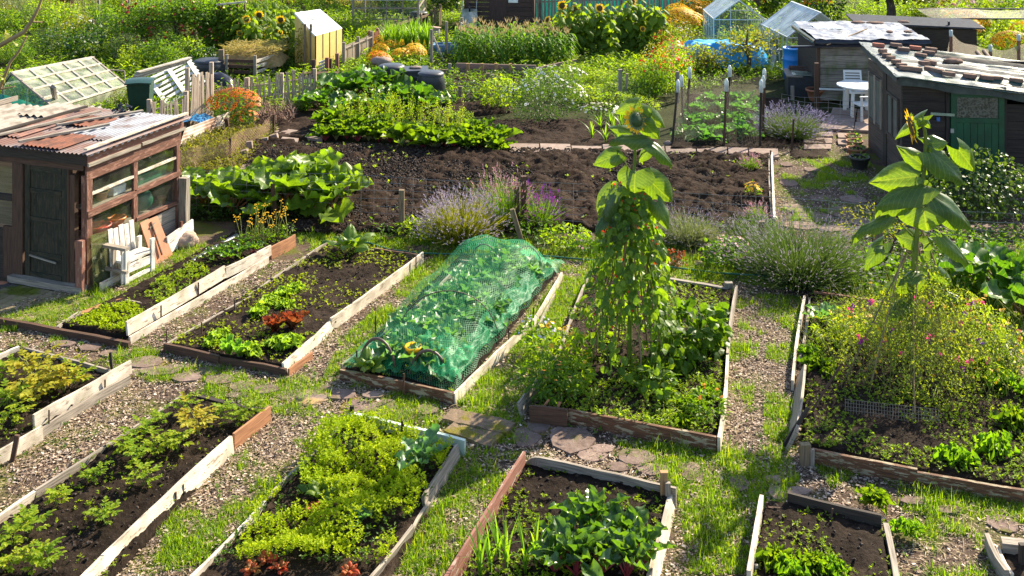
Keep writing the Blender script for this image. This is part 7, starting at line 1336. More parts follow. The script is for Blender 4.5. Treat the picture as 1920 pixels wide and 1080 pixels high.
def netpanel(i, j, sag=.15, dz=.0):
    a0, c0 = tops[i]; a1, c1 = tops[j]
    def fn(u, v): 
        zt_ = (c0[2]*(1-u)+c1[2]*u)-sag*np.sin(np.pi*u); z = .04+(zt_-.04)*v; f = v; x = (a0[0]*(1-u)+a1[0]*u)*(1-f)+(c0[0]*(1-u)+c1[0]*u)*f+.04*np.sin(v*6+u*8); y = (a0[1]*(1-u)+a1[1]*u)+.05*np.sin(u*9+v*5); return x, y, z
    L = np.linalg.norm(a1-a0); return MB().grid(fn, 16, 10, GN, True, 0, (L, 1.3)).build('net', t, t.location)
for i, j in ((0, 1), (1, 2), (2, 3), (3, 4), (4, 5), (5, 0)): netpanel(i, j)
rock('stone', 'pale stone at the left foot of the net cage', W(1252, 272), .09, .07, .06, SLAB, 9); rock('stone', 'flat brick lying in front of the net cage', W(1340, 281), .13, .06, .03, SLAB, 10)
# compost bins
BINB = plain('black_compost_plastic', (.035, .038, .048), .45, var=.2)
def cbin(label, x, y, r, h, sq=False):
    t = thing('compost_bin', label, 'compost bin', W(x, y), R(8), 'compost bins')
    if sq: MB().raw([(-.33, -.33, 0), (.33, -.33, 0), (.33, .33, 0), (-.33, .33, 0), (-.28, -.28, h), (.28, -.28, h), (.28, .28, h), (-.28, .28, h)], [(0, 1, 5, 4), (1, 2, 6, 5), (2, 3, 7, 6), (3, 0, 4, 7), (4, 5, 6, 7)], BINB).build('body', t); MB().box((-.34, -.34, h), (.34, .34, h+.05), BINB).build('lid', t)
    else: MB().lathe([(r, 0), (r*.98, h*.3), (r*1.0, h*.32), (r*.9, h*.62), (r*.92, h*.64), (r*.78, h*.95)], (0, 0, 0), BINB, 20).build('body', t); MB().lathe([(r*.84, h*.94), (r*.86, h), (r*.7, h*1.06), (r*.25, h*1.09), (.001, h*1.08)], (0, 0, 0), BINB, 20).build('lid', t)
cbin('round black compost bin, leftmost of the three', 734, 172, .42, .68); cbin('square black compost bin with a stone on its lid, middle of three', 779, 174, .35, .60, True); cbin('round black compost bin, rightmost of the three', 808, 185, .40, .66); rock('stone', 'flat stone on the lid of the square compost bin', W(779, 174)+np.array((0, 0, .65)), .16, .1, .04, SLAB, 11, 'stone'); cbin('far black compost bin by the rising rail fence', 785, 48, .40, .5); cbin('dark dome compost bin behind the stake fence on the left', 392, 150, .5, .55); 
rock('concrete_lump', 'pale concrete blocks left of the compost bins', W(715, 140)+np.array((0, 0, .3)), .3, .2, .14, SLAB, 12); t = thing('plastic_sack', 'black plastic sack behind the stake fence', 'sack', W(405, 165)); MB().grid(lambda u, v: (W(405, 165)[0]-.5+1.0*u, W(405, 165)[1]-.2+.6*v, .35*np.sin(u*3.14)**.5*np.sin(v*3.14)**.5+.08*fbm(u*6, v*6, 2, 2, 3)), 20, 14, TARPD).build('sack', t, t.location)
# raised long box behind the bins, corn bed
t = thing('timber_bed', 'long low plank wall holding the sweetcorn bed', 'raised bed', W(950, 138)); PLKW = wood('pinkish_grey_planks', (.28, .20, .17), (.13, .09, .07))
for p0, p1, h, z0 in (((815, 138), (1010, 143), .13, 0), ((856, 137), (1005, 141), .16, .13), ((815, 138), (790, 128), .13, 0), ((1005, 141), (1080, 125), .22, 0)): plank(t, p0, p1, h, PLKW, th=.05, z0=z0)
for x in (843, 877, 904, 930, 957): stake(t, (x, 141), .34, NEWW if x > 860 else GREYW, .09, (.0, 0))
BLUEB = plain('faded_blue_box', (.10, .20, .36), .6)
def tub(label, px, w, d, h, mat, nm='planter_box'): t = thing(nm, label, 'planter', W(*px)); m = MB(); m.box((-w/2, 0, 0), (w/2, .05, h), mat); m.box((-w/2, d-.05, 0), (w/2, d, h), mat); m.box((-w/2, .05, 0), (-w/2+.05, d-.05, h), mat); m.box((w/2-.05, .05, 0), (w/2, d-.05, h), mat); m.build('box', t); MB().box((-w/2+.05, .05, h*.6), (w/2-.05, d-.05, h*.8), SOIL).build('soil', t)
tub('faded blue planter box between the tall poles', (840, 102), .95, .5, .30, BLUEB)
t = thing('lidded_container', 'pale plastic container with a brown lid by the rail fence', 'container', W(805, 72)); MB().lathe([(.40, 0), (.38, .28), (.34, .36)], (0, 0, 0), plain('cloudy_plastic', (.40, .36, .34), .4, trans=.3), 20, sy=.6).build('body', t); MB().lathe([(.38, .35), (.42, .38), (.001, .44)], (0, 0, 0), plain('brown_lid', (.34, .22, .17), .7), 18, sy=.6).build('lid', t)
# corn
def corn(i):
    t = thing('sweetcorn_plant', 'sweetcorn plant', 'sweetcorn'); rng = np.random.default_rng(i); H_ = 1.12; MB().tube([(0, 0, 0), (.01, 0, H_*.6), (0, .01, H_)], [.016, .012, .006], STEMG, 5, False).build('stem', t); m = MB()
    for k in range(12):
        a = k*3.0+rng.uniform(-.5, .5); z0 = .12+.8*k/11*H_; L = rng.uniform(.4, .62); s = np.linspace(0, 1, 8); pts = np.stack([np.cos(a)*L*s*.85, np.sin(a)*L*s*.85, z0+L*(.75*s-1.15*s**2)], 1); ww = .075*np.sin(np.pi*np.clip(s*.9+.12, 0, 1))**.7+.002; sd = np.array((-math.sin(a), math.cos(a), 0)); V = np.concatenate([pts-sd*ww[:, None]/2+np.array((0, 0, .012)), pts, pts+sd*ww[:, None]/2+np.array((0, 0, .012))]); m.raw(V, [(j, j+1, 9+j, 8+j) for j in range(7)]+[(8+j, 9+j, 17+j, 16+j) for j in range(7)], L_CORN, None, True)
    m.build('leaves', t); m = MB(); k = 9; a = rnd(0, 6.28, k); m.stamp(T_BLADE, np.tile((0, 0, H_-.02), (k, 1)), np.stack([np.cos(a)*.45, np.sin(a)*.45, np.ones(k)], 1), sph(k), np.stack([rnd(.15, .28, k), np.full(k, .018), np.full(k, .1)], 1), TASS); m.build('tassel', t); return t
L_CORN = leaf('corn_leaf', [(.05, .12, .018), (.08, .17, .02), (.12, .21, .03)], .42, .5, (2.4, 2.4, .45), .15); TASS = chips('tassel', [(.42, .30, .12), (.55, .42, .2)], .8, .3)
CO = Kind([corn(i) for i in range(4)]); n = 0
for r_ in range(8):
    y = 124-r_*3.4
    for k in range(13):
        x = 862+(204+r_*0)*(k+.5*(r_ % 2))/12.5+random.uniform(-4, 4)-2*r_*0
        if x < 1075: CO.place(W(x, y+random.uniform(-1.5, 1.5)), None, random.uniform(.76, .95), 'sweetcorn plant in the dense block below the picket fence', 'sweetcorn plants in the dense block'); n += 1
for i in range(16): CO.place(W(1850+i*9+random.uniform(-4, 4), 30-(i % 3)*6), None, random.uniform(1.0, 1.2), 'sweetcorn plant in the top right corner', 'sweetcorn in the top right corner')
# distant sunflowers
def farsun(i, h=1.7, head=True, az=0.0, up=0.0):
    t = thing('sunflower', 'sunflower', 'sunflower'); rng = np.random.default_rng(i); MB().tube([(0, 0, 0), (.03, 0, h*.6), (0, 0, h)], [.022, .018, .012], STEMG, 5, False).build('stem', t); m = MB()
    for k in range(17):
        a = k*2.4+rng.uniform(-.3, .3); z0 = h*(.15+.8*k/16); L = rng.uniform(.22, .34)*(1.1-.35*k/16); p = np.array((math.cos(a)*.14, math.sin(a)*.14, z0+.03)); d = np.array((math.cos(a), math.sin(a), rng.uniform(-1.1, -.1))); m.stamp(HEARTS[k % 5], [p], [d], [(math.cos(a)*.6, math.sin(a)*.6, .8)], np.array([[L*1.15, L*1.05, L]]), L_SUNF, True); m.tube([(0, 0, z0), p], .006, STEMG, 3, False)
    m.build('leaves', t)
    if head: t.location = (0, 0, 0); sunhead(t, np.array((0, -.03, h+.03)), .12, (math.sin(az), -math.cos(az), up), i)
    return t
SF = Kind([farsun(0, 1.7, True, 0, .2), farsun(1, 1.5, True, .5, -.2), farsun(2, 1.6, False), farsun(3, 1.3, False)])
def sunf(pts, lab, grp, k=None, hd=True):
    for i, (hx, hy, by) in enumerate(pts): D = W(0, by)[1]; p = P(hx, hy, D); h = p[2]; SF.place((p[0], D, 0), random.uniform(-.5, .5), h/((1.7, 1.5)[i % 2]+.03), lab[i] if isinstance(lab, list) else lab, grp, i % 2)
sunf([(1057, 30, 100), (1026, 37, 104), (1205, 54, 106), (1235, 21, 92), (1124, 15, 98), (1054, 10, 92), (1184, 2, 92), (1078, 18, 96)], ['sunflower facing the camera above the right end of the corn', 'small sunflower with a drooping head over the corn', 'sunflower with a big ring of petals low on the right of the group', 'sunflower with a drooping head right of the tall one', 'sunflower with a hidden head in the middle of the group', 'sunflower touching the picket fence top at the left', 'tall thin sunflower reaching the top of the photo', 'sunflower between the left heads of the group'], 'sunflowers before the picket fence')
for i in range(22): SF.place(W(1055+i*8.6+random.uniform(-5, 5), random.uniform(88, 108)), None, random.uniform(.85, 1.1), 'leafy sunflower without an open flower in the row below the picket fence', 'leafy sunflowers below the picket fence', 2+i % 2)
sunf([(462, 36, 110), (450, 62, 112), (486, 72, 112), (527, 37, 106), (526, 61, 112), (487, 28, 100), (463, 28, 96)], ['sunflower beside the bean poles, upper left of the left group', 'sunflower at the lower left of the left group', 'small sunflower in the lower middle of the left group', 'sunflower at the upper right of the left group', 'sunflower at the lower right of the left group', 'sunflower in the top middle of the left group', 'sunflower head behind the bean poles'], 'sunflowers in the left plot')
for i in range(26): SF.place(W(random.uniform(440, 560), random.uniform(70, 116)), None, random.uniform(.75, 1.0), 'leafy sunflower without an open flower in the left plot', 'leafy sunflowers in the left plot', 2+i % 2)
# ---------------------------------------------------------------- general shrubs of the far plots
def shrub(nm, i, mat, n=900, r=.6, h=.9, ls=.07, w=.55, fm=None, fn=0, fr=.025, cm=None): return bushp(nm, 'shrub', 'shrub', mat, n, r, h, ls, w, i=i, fm=fm, fn=fn, fr=fr, cm=cm)
SH = {'mid': Kind([shrub('vegetable_bush', 101, L_MID), shrub('vegetable_bush', 102, L_MID, ls=.11, n=500)]), 'lit': Kind([shrub('vegetable_bush', 103, L_LIT), shrub('vegetable_bush', 104, L_LIT, ls=.10, n=550)]),
      'dark': Kind([shrub('vegetable_bush', 105, L_DARK), shrub('vegetable_bush', 106, L_DARK, ls=.12, n=420, w=.8)]), 'ol': Kind([shrub('flowering_shrub', 107, L_OLIVE, n=1100, ls=.05, fm=F_WH, fn=30)]),
      'yel': Kind([shrub('yellow_flower_bush', 108, L_LIT, n=700, ls=.055, fm=F_YE, fn=240, fr=.055, cm=BRC)]), 'or': Kind([shrub('orange_flower_bush', 109, L_LIT, n=700, ls=.055, fm=F_OR, fn=200, fr=.05, cm=YC)]), 'pk': Kind([shrub('pink_flower_bush', 110, L_LIT, n=800, ls=.055, fm=F_LP, fn=110, fr=.05)]),
      'rd': Kind([shrub('red_flower_bush', 111, L_LIT, n=1100, ls=.055, fm=F_RE, fn=60, fr=.03)]), 'gr': Kind([shrub('silvery_bush', 112, L_SILV, n=900, ls=.08, w=.3)])}
def region(poly, kinds, dens, lab, grp, smin=.8, smax=1.3, zs=1.0):
    q = PW(*poly); p = sample(q, dens)
    order = np.argsort(-p[:, 1])
    for j in order:
        k = random.choice(kinds); s = random.uniform(smin, smax); SH[k].place(p[j], None, (s, s, s*zs), lab, grp)
region([(-30, 120), (300, 135), (560, 108), (430, 60), (250, 40), (-30, 45)], ['mid', 'ol', 'lit', 'dark', 'dark', 'mid', 'gr'], .5, 'leafy vegetable bush in the dense upper left plot', 'bushes in the upper left plot', .8, 1.25)
region([(-40, 128), (120, 132), (330, 140), (560, 130), (560, 108), (-40, 110)], ['mid', 'lit', 'mid'], .9, 'leafy bush at the near edge of the upper left plot', 'bushes at the near edge of the upper left plot', .55, .85)
region([(-30, 45), (250, 40), (420, 30), (420, 0), (-30, -6)], ['ol', 'lit', 'gr', 'mid', 'lit'], .33, 'bush in the hazy plots at the very top left', 'bushes at the top left', .8, 1.2)
region([(430, 150), (330, 142), (330, 125), (560, 118), (580, 140)], ['mid', 'dark', 'mid'], 1.0, 'dark bush behind the stake fence', 'bushes behind the stake fence', .5, .8)
region([(150, 225), (300, 232), (300, 205), (180, 190)], ['mid', 'ol', 'lit'], 1.2, 'brambly bush between the glasshouse and the rusty roofs', 'brambles by the rusty roofs', .35, .6, .8)
region([(665, 135), (790, 135), (795, 90), (680, 92)], ['yel', 'or', 'yel'], 1.6, 'bush of yellow and orange flowers behind the compost bins', 'yellow flower bushes behind the bins', .38, .62, 1.0)
region([(500, 228), (600, 215), (600, 190), (505, 195)], ['mid', 'ol', 'lit'], 1.3, 'loose plant by the dug soil behind the orange bush', 'plants behind the orange bush', .3, .5, .8)
region([(1090, 205), (1262, 220), (1262, 165), (1080, 165)], ['lit', 'mid', 'lit'], 1.3, 'leafy crop plant in the plots right of the daisies', 'crop plants right of the daisies', .45, .75, .7)
region([(1065, 165), (1225, 165), (1235, 128), (1050, 130)], ['lit', 'ol', 'lit', 'mid'], 1.1, 'yellow green plant in the crop rows in the middle distance', 'yellow green crop plants', .5, .75, .75)
region([(1075, 130), (1230, 128), (1235, 100), (1080, 98)], ['mid', 'mid', 'lit'], 1.3, 'low pumpkin foliage below the sunflowers', 'pumpkin foliage', .5, .7, .45)
region([(1215, 190), (1275, 185), (1280, 75), (1235, 70)], ['rd', 'mid', 'ol', 'rd'], 1.3, 'tall flowering pea bush with red flowers beside the blue tarpaulin', 'red flowering pea bushes', .6, .95, 1.4)
region([(1255, 70), (1335, 75), (1335, 40), (1262, 38)], ['yel', 'pk', 'yel'], .9, 'flower bush left of the small greenhouse', 'flower bushes left of the greenhouse', .7, 1.0, 1.1)
region([(1268, 150), (1330, 135), (1330, 118), (1268, 125)], ['lit', 'ol'], .5, 'sparse light bush in front of the blue tarpaulin', 'light bushes before the tarpaulin', .6, .9)
region([(1340, 60), (1560, 60), (1560, 10), (1340, 5)], ['dark', 'mid', 'lit', 'or', 'ol'], .5, 'tall garden bush behind the greenhouses', 'bushes behind the greenhouses', 1.0, 1.6, 1.2)
region([(1728, 118), (1990, 125), (1990, 62), (1728, 55)], ['lit', 'lit', 'yel', 'lit', 'mid'], .75, 'yellow green currant bush behind the dark shed roof', 'yellow green currant bushes', .8, 1.15)
region([(1720, 50), (2000, 50), (2000, 0), (1720, 0)], ['lit', 'mid', 'pk', 'lit'], .42, 'bush in the far plots at the top right', 'bushes at the top right', .9, 1.4)
region([(720, 20), (870, 20), (870, -15), (720, -15)], ['dark', 'mid', 'lit'], .5, 'tall bush at the top behind the glass shed', 'tall bushes at the top centre', 1.2, 1.7, 1.2)
region([(930, 36), (1330, 32), (1340, 2), (930, 2)], ['dark', 'dark', 'mid'], .42, 'dark bush beyond the long picket fence', 'bushes beyond the picket fence', .8, 1.3)
region([(560, 22), (650, 22), (650, -5), (560, -5)], ['lit', 'mid'], .7, 'leafy bush behind the cream yellow greenhouse', 'bushes behind the cream greenhouse', .9, 1.3)
region([(650, 90), (730, 90), (720, 62), (650, 66)], ['mid', 'pk', 'lit'], 1.2, 'flowering plant in front of the glass shed', 'plants before the glass shed', .6, .9)
region([(700, 210), (960, 225), (1000, 235), (700, 235)], ['lit', 'mid'], .9, 'low leafy plant behind the chard rows', 'low plants behind the chard', .35, .5, .7)
region([(885, 200), (935, 205), (940, 190), (890, 185)], ['lit', 'mid'], 2.0, 'bright climbing plant by the paired posts', 'plants by the paired posts', .4, .6)
region([(645, 250), (600, 258), (600, 225), (645, 225)], ['ol', 'mid'], 1.5, 'ragged plant at the left end of the chard', 'plants left of the chard', .3, .45)
IR = Kind([blades('iris_clump', 'i', 'iris', 34, .95, .04, L_BLADE, i+9, .45) for i in range(2)])
for i in range(16): IR.place(W(725+(i % 8)*11+random.uniform(-4, 4), 98-(i//8)*14), None, random.uniform(.9, 1.15), 'clump of tall blade leaves behind the yellow flowers', 'blade leaved clumps')
for i in range(14): LK.place(W(30+i*14+random.uniform(-6, 6), 52+random.uniform(-12, 10)), None, 1.6, 'leek in the far left rows', 'leeks in the far left rows')
# ---------------------------------------------------------------- trees
BARK = wood('bark', (.12, .09, .07), (.04, .03, .025))
def tree(label, px, h, cr, zc, seed, mat, n=5000, nm='tree', dep=None, ls=.13, fl=None):
    a = W(*px) if dep is None else np.array((dep[0], dep[1], 0)); t = thing(nm, label, 'tree', a); rng = np.random.default_rng(seed); MB().tube([(0, 0, -.05), (.05, 0, h*.25), (-.03, .05, h*.5), (0, 0, h*.8)], [cr*.10, cr*.075, cr*.05, cr*.02], BARK, 8).build('trunk', t)
    m = MB(); mc = MB()
    k = 9
    for i in range(k):
        az = i*2.4; el = rng.uniform(.1, 1.1); L = cr*rng.uniform(.55, .85); p0 = np.array((0, 0, h*rng.uniform(.25, .5))); p1 = np.array((math.cos(az)*math.cos(el)*L, math.sin(az)*math.cos(el)*L, zc+math.sin(el)*L*.8-.15*cr)); m.tube([p0, (p0+p1)/2+np.array((0, 0, .1*L)), p1], [cr*.035, cr*.022, cr*.008], BARK, 5, False)
        crown(mc, int(n/k), cr*.5, cr*.5, p1[2]-cr*.35, p1[2]+cr*.35, ls, mat, T_OV, .6, .25, .4, seed*10+i, (p1[0], p1[1]), .4)
    crown(mc, int(n/5), cr*.6, cr*.6, zc-cr*.4, zc+cr*.7, ls, mat, T_OV, .6, .3, .4, seed+77); m.build('limbs', t); mc.build('crown', t)
    if fl: m = MB(); mp = rng.normal(size=(60, 3)); mp = nrm(mp)*cr*.8+np.array((0, 0, zc)); m.stamp(CLOD, mp, sph(60), sph(60), np.full(60, .09), fl); m.build('fruit', t)
    return t
tree('broad dark tree spreading behind the tarped shed at the top right', None, 2.6, 2.3, 1.9, 3, leaf('tree_leaf', [(.03, .05, .01), (.07, .10, .012), (.14, .15, .02)], .42, .45, (2.6, 2.2, .35)), 9000, dep=(14.0, 38.5), ls=.15)
tree('tree crown between the greenhouses at the top of the photo', None, 2.8, 1.5, 1.7, 5, L_OLIVE, 3200, dep=(9.6, 41.0), ls=.12)
tree('small apple tree in front of the blue tarpaulin', (1402, 132), 1.5, .85, .75, 7, L_OLIVE, 700, 'apple_tree', ls=.09); tree('shrubby young apple tree before the left end of the tarpaulin', (1322, 138), .9, .6, .40, 8, L_OLIVE, 500, 'apple_tree', ls=.08)
APL = plain('apple_skin', (.35, .05, .03), .35)
tree('apple tree laden with small fruit in the upper left plot', (330, 98), 1.9, 1.15, 1.05, 9, L_MID, 3000, 'apple_tree', ls=.09, fl=APL); tree('second apple tree left of the bean poles', (385, 98), 1.8, 1.0, 1.0, 10, L_MID, 2600, 'apple_tree', ls=.09, fl=APL); tree('apple tree nearest the left edge of the orchard row', (265, 92), 1.7, 1.0, .95, 11, L_MID, 2400, 'apple_tree', ls=.09, fl=APL)
tree('tree at the top centre above the rail fence', None, 3.2, 1.7, 1.6, 12, L_MID, 3600, dep=(-3.0, 44.5), ls=.13); tree('tree above the left end of the picket fence', None, 3.0, 1.3, 1.5, 13, L_DARK, 2400, dep=(-5.6, 45.5), ls=.13)
# beans on poles, left plot
t = thing('climbing_beans', 'climbing beans on red brown poles in the upper left plot', 'climbing beans', W(432, 100)); 
for x in (407, 418, 432, 446, 460): opart('pole', MB().beam(W(x, 100), P(x-1, 8, W(0, 100)[1]), .06, .05, REDW, up=(0, 1, 0)))
opart('top_rail', MB().beam(P(405, 9, 33.4), P(462, 3, 33.4), .06, .05, OWH)); m = MB(); c_b = W(435, 100); crown(m, 2200, 1.05, .4, .1, 1.55, .12, L_BEAN, T_OV, .85, .2, .35, 44); 
for i_ in range(len(m.V)): m.V[i_] = m.V[i_]+c_b
opart('leaves', m)
# stakes of the far left plots
for i, (x, y, tp, w) in enumerate([(34, 42, 20, .1), (173, 68, 36, .15), (159, 52, 31, .06), (185, 30, 0, .1), (338, 102, 74, .10), (366, 90, 55, .07), (394, 90, 45, .07), (242, 20, 0, .07), (229, 18, 4, .05), (255, 16, 9, .12), (298, 20, 3, .06), (315, 20, 11, .08), (204, 36, 26, .1), (212, 36, 26, .1), (12, 36, 28, .07)]):
    post('weathered stake in the upper left plots, ' + ['leftmost', 'thick pale one', 'thin silvery one', 'tall leaning one near the top', 'greenish one below the apple trees', 'behind the apple trees', 'dark one left of the beans', 'thin one at the top', 'white tipped thin one', 'short pale one at the top', 'thin one right of the pale one', 'pale one near the dry grass', 'left of the twin pale stubs', 'right of the twin pale stubs', 'white stub near the left edge'][i], (x, y), tp, w, GREYW if i != 1 else POSTW, name='stake')
for i in range(16):
    x = 65+i*8+random.uniform(-3, 3); post('thin bamboo cane among the bean rows at the top left', (x, 48+random.uniform(-6, 6)), random.uniform(-4, 8), .022, CANE, name='cane', group='canes at the top left')
pot('plant_pot', 'terracotta pot on a stand at the top left', W(126, 30)+np.array((0, 0, .35)), .30, .42, TERRA); t = thing('pot_stand', 'dark stand under the terracotta pot at the top left', 'stand', W(126, 30)); MB().box((-.2, -.2, 0), (.2, .2, .35), DARKW).build('stand', t)
# compost heap
t = thing('compost_heap', 'pallet compost bay topped with old straw and weeds', 'compost heap', W(470, 150)); PALW = OWH
for p0, p1 in (((478, 152), (515, 140)), ((425, 150), (478, 152))):
    for k in range(4): plank(t, p0, p1, .09, PALW if p0[0] > 450 else BROWNW, th=.03, z0=.05+.15*k)
for x, y in ((478, 152), (515, 140), (425, 150)): stake(t, (x, y), .72, GREYW, .08)
m = MB(); m.grid(lambda u, v: (W(420, 140)[0]+1.7*u, W(420, 148)[1]+.15+1.5*v, .25+.45*np.sin(np.pi*u)**.5*np.sin(np.pi*v)**.5+.12*fbm(u*8, v*8, 1.5, 3, 5)), 30, 24, rocky('straw_heap', [(.12, .08, .04), (.25, .18, .08), (.3, .22, .1)], 9)); opart('heap', m); m = MB(); n = 1500; p = np.stack([W(420, 140)[0]+1.7*RNG.random(n), W(420, 148)[1]+.2+1.4*RNG.random(n), rnd(.62, .85, n)], 1); m.stamp(T_BLADE, p, dirs(rnd(0, 6.28, n), rnd(-.3, .5, n)), sph(n), np.stack([rnd(.1, .3, n), np.full(n, .018), np.full(n, .1)], 1), L_DRY); opart('straw', m)
post('tall square post behind the black dome bin', (415, 150), 93, .14, POSTW); tree_ = None
# trellis by the yellow greenhouse
t = thing('garden_trellis', 'pale square garden trellis beside the cream greenhouse', 'trellis', W(575, 132)); A0 = P(557, 121, 31.4); A1 = P(594, 108, 31.6); A2 = P(594, 80, 31.6); A3 = P(557, 88, 31.4)
for k in range(5): f = k/4; opart('slat', MB().beam(A0+(A3-A0)*f, A1+(A2-A1)*f, .03, .04, OWH, up=(0, 0, 1)))
for k in range(7): f = k/6; opart('upright', MB().beam(A0+(A1-A0)*f, A3+(A2-A3)*f, .03, .03, OWH, up=(0, 1, 0)))
for x in (572, 583): post('tall trellis post by the cream greenhouse, %s one' % ('left' if x < 580 else 'right'), (x, 135), 45, .07, POSTW, name='trellis_post')
o = bushp('climber', 'leafy climber with purple flowers on the posts by the cream greenhouse', 'climber', L_OLIVE, 1300, .45, 1.35, .07, .6, i=61, fm=F_PU, fn=30, fr=.03); one(o, 575, 130, 0, (1, .5, 1)); t = thing('brown_trough', 'dark red brown trough with tools beside the cream greenhouse', 'planter', W(605, 152)); MB().box((-.6, -.15, 0), (.6, .25, .22), BROWNW).build('trough', t); 
for i, (x, y, tp) in enumerate([(588, 152, 112), (613, 145, 108), (619, 143, 110), (632, 138, 100), (590, 135, 118)]): post('brown post near the trough by the cream greenhouse, ' + ['leftmost', 'second', 'third', 'rightmost', 'behind'][i], (x, y), tp, .10, REDW if i % 2 else BROWNW)
t = thing('folding_screen', 'white slatted panel leaning behind the brown posts', 'panel', W(605, 146)); 
for k in range(5): opart('slat', MB().beam(P(598, 142-k*6, 29.6), P(616, 134-k*6, 29.8), .03, .05, WHT, up=(0, 0, 1)))
# blue tarp
t = thing('blue_tarpaulin', 'bright blue tarpaulin draped over a low heap beside the greenhouse', 'tarpaulin', W(1360, 128)); TARP = plain('blue_tarpaulin', (.01, .30, .70), .28, var=.12, scale=2, bump=.0, spec=.6)
def tf(u, v):
    cx, cy = W(1365, 128)[0], W(1365, 128)[1]; x = cx-1.3+2.6*u; y = cy-.05+1.3*v; bx = np.clip(np.minimum(u, 1-u)/.13, 0, 1)**.5; by = np.clip(np.minimum(v*1.2, (1-v))/.22, 0, 1)**.6
    z = .68*bx*by*(1-.14*(u > .55)*np.clip((u-.55)*6, 0, 1))+.06*(fbm(x*2, y*2, 1.8, 3, 8)-.5)+.03*np.abs(np.sin(x*7+y*5)); return x+.06*np.sin(v*14+u*3), y+.05*np.sin(u*22), np.maximum(z, .015)
opart('sheet', MB().grid(tf, 70, 40, TARP, True)); opart('rope', MB().tube([P(1415, 118, 31), P(1430, 126, 31), W(1440, 128, .02)], .015, TARP, 5))
t = thing('blue_rag', 'blue plastic rag lying by the corrugated sheet', 'plastic sheet', W(362, 245)); MB().grid(lambda u, v: (W(362, 245)[0]-.35+.75*u, W(362, 245)[1]-.2+.6*v, .12+.12*fbm(u*5, v*5, 1.5, 3, 6)+.1*np.sin(u*3)), 14, 12, plain('blue_rag', (.03, .20, .42), .5)).build('sheet', t, t.location)
t = thing('orange_sack', 'clear sack of terracotta coloured pots beside the tarpaulin', 'sack', W(1266, 118)); MB().grid(lambda u, v: (W(1266, 118)[0]+.28*np.cos(u*6.283)*np.sin(v*3.14), W(1266, 118)[1]+.2*np.sin(u*6.283)*np.sin(v*3.14), .33-.33*np.cos(v*3.14)+.05*np.sin(u*19)*np.sin(v*9)), 20, 12, blotch('terracotta_sack', (.45, .16, .09), (.7, .4, .3), 6, .5, .4)).build('sack', t, t.location); t = thing('white_bag', 'small white bundle on top of the grey frame right of the greenhouse', 'bundle', W(1450, 96)); 
MB().tube([P(1436, 64, 33.5), P(1448, 58, 33.5), P(1455, 62, 33.4), P(1461, 70, 33.3)], [.06, .12, .10, .03], plain('white_hose', (.5, .45, .45), .5), 8).build('bundle', t, t.location); t = thing('bent_tubing', 'bent thin metal tubing beside the small greenhouse', 'metal tubing', W(1440, 96)); opart('tube', MB().tube([P(1424, 46, 33.6), P(1448, 36, 33.6), P(1446, 62, 33.6)], .02, ZN, 5).tube([P(1424, 46, 33.6), P(1446, 74, 33.6)], .02, ZN, 5))
# corrugated sheet + rusty mesh fence left of the plot
t = thing('corrugated_sheet', 'bent corrugated sheets propped on edge beyond the old shed', 'metal sheet', W(380, 262)); s0 = W(337, 275); s1 = W(425, 243); SHT = blotch('dirty_corrugated', (.50, .42, .34), (.24, .13, .08), 2.5, .55, .6, .1, .1)
opart('sheet', MB().grid(lambda u, v: (s0[0]+(s1[0]-s0[0])*u+.03*v, s0[1]+(s1[1]-s0[1])*u+.25*v, .02+.30*v*np.ones_like(u)+.012*np.sin(v*28)+.04*u), 20, 30, SHT)); opart('post', MB().beam(W(428, 247), P(424, 222, 23.4), .08, .06, BROWNW, up=(0, 1, 0)))
t = thing('rusty_mesh_fence', 'low rusty wire mesh fence sagging beyond the old shed', 'fence', W(400, 310)); f0 = W(335, 325); f1 = W(430, 300); f2 = W(512, 252); RM = netting('rusty_mesh', (.30, .19, .12), .055, .14, .1, True)
def mf(u, v):
    x = np.where(u < .5, f0[0]+(f1[0]-f0[0])*u*2, f1[0]+(f2[0]-f1[0])*(u-.5)*2); y = np.where(u < .5, f0[1]+(f1[1]-f0[1])*u*2, f1[1]+(f2[1]-f1[1])*(u-.5)*2); return x+.05*np.sin(u*18), y+.05*np.sin(u*11), (.42+.05*np.sin(u*13))*v
opart('mesh', MB().grid(mf, 40, 6, RM, True, 0, (4.4, .45))); opart('mesh', MB().grid(lambda u, v: (lambda r: (r[0]+.03, r[1]+.06, r[2]*.9))(mf(u, v)), 40, 6, RM, True, 0, (4.1, .5)))
for p_ in (f0, f1, f2): opart('post', MB().beam(p_, p_+np.array((.02, 0, .45)), .05, .04, BROWNW, up=(0, 1, 0)))
for i, (x, y, tp, w) in enumerate([(470, 286, 265, .12), (500, 274, 258, .12), (457, 292, 282, .22), (515, 262, 252, .18)]): t = thing('upright_brick', 'stone on end by the slab path, ' + ['tall pale one', 'second one leaning', 'low square one', 'dark one near the path corner'][i], 'stone', W(x, y)); h = (y-tp)/ppm(y); opart('stone', MB().beam(W(x, y), P(x-3, tp, W(0, y)[1]), w, w*.7, SLAB, up=(0, 1, 0), jit=.01, seg=2))
BRUSH = chips('dry_brush', [(.20, .12, .09), (.35, .22, .16), (.15, .09, .06)], .9); p = sample(PW((470, 236), (550, 236), (555, 212), (480, 208)), 380); p[:, 2] = rnd(.02, .25, len(p)); m = MB(); grassblades(m, p, .1, .3, BRUSH, .014, 1.0); tag(m.build('brushwood'), 'heap of dry brown brushwood behind the slab path', 'brushwood', kind='stuff')
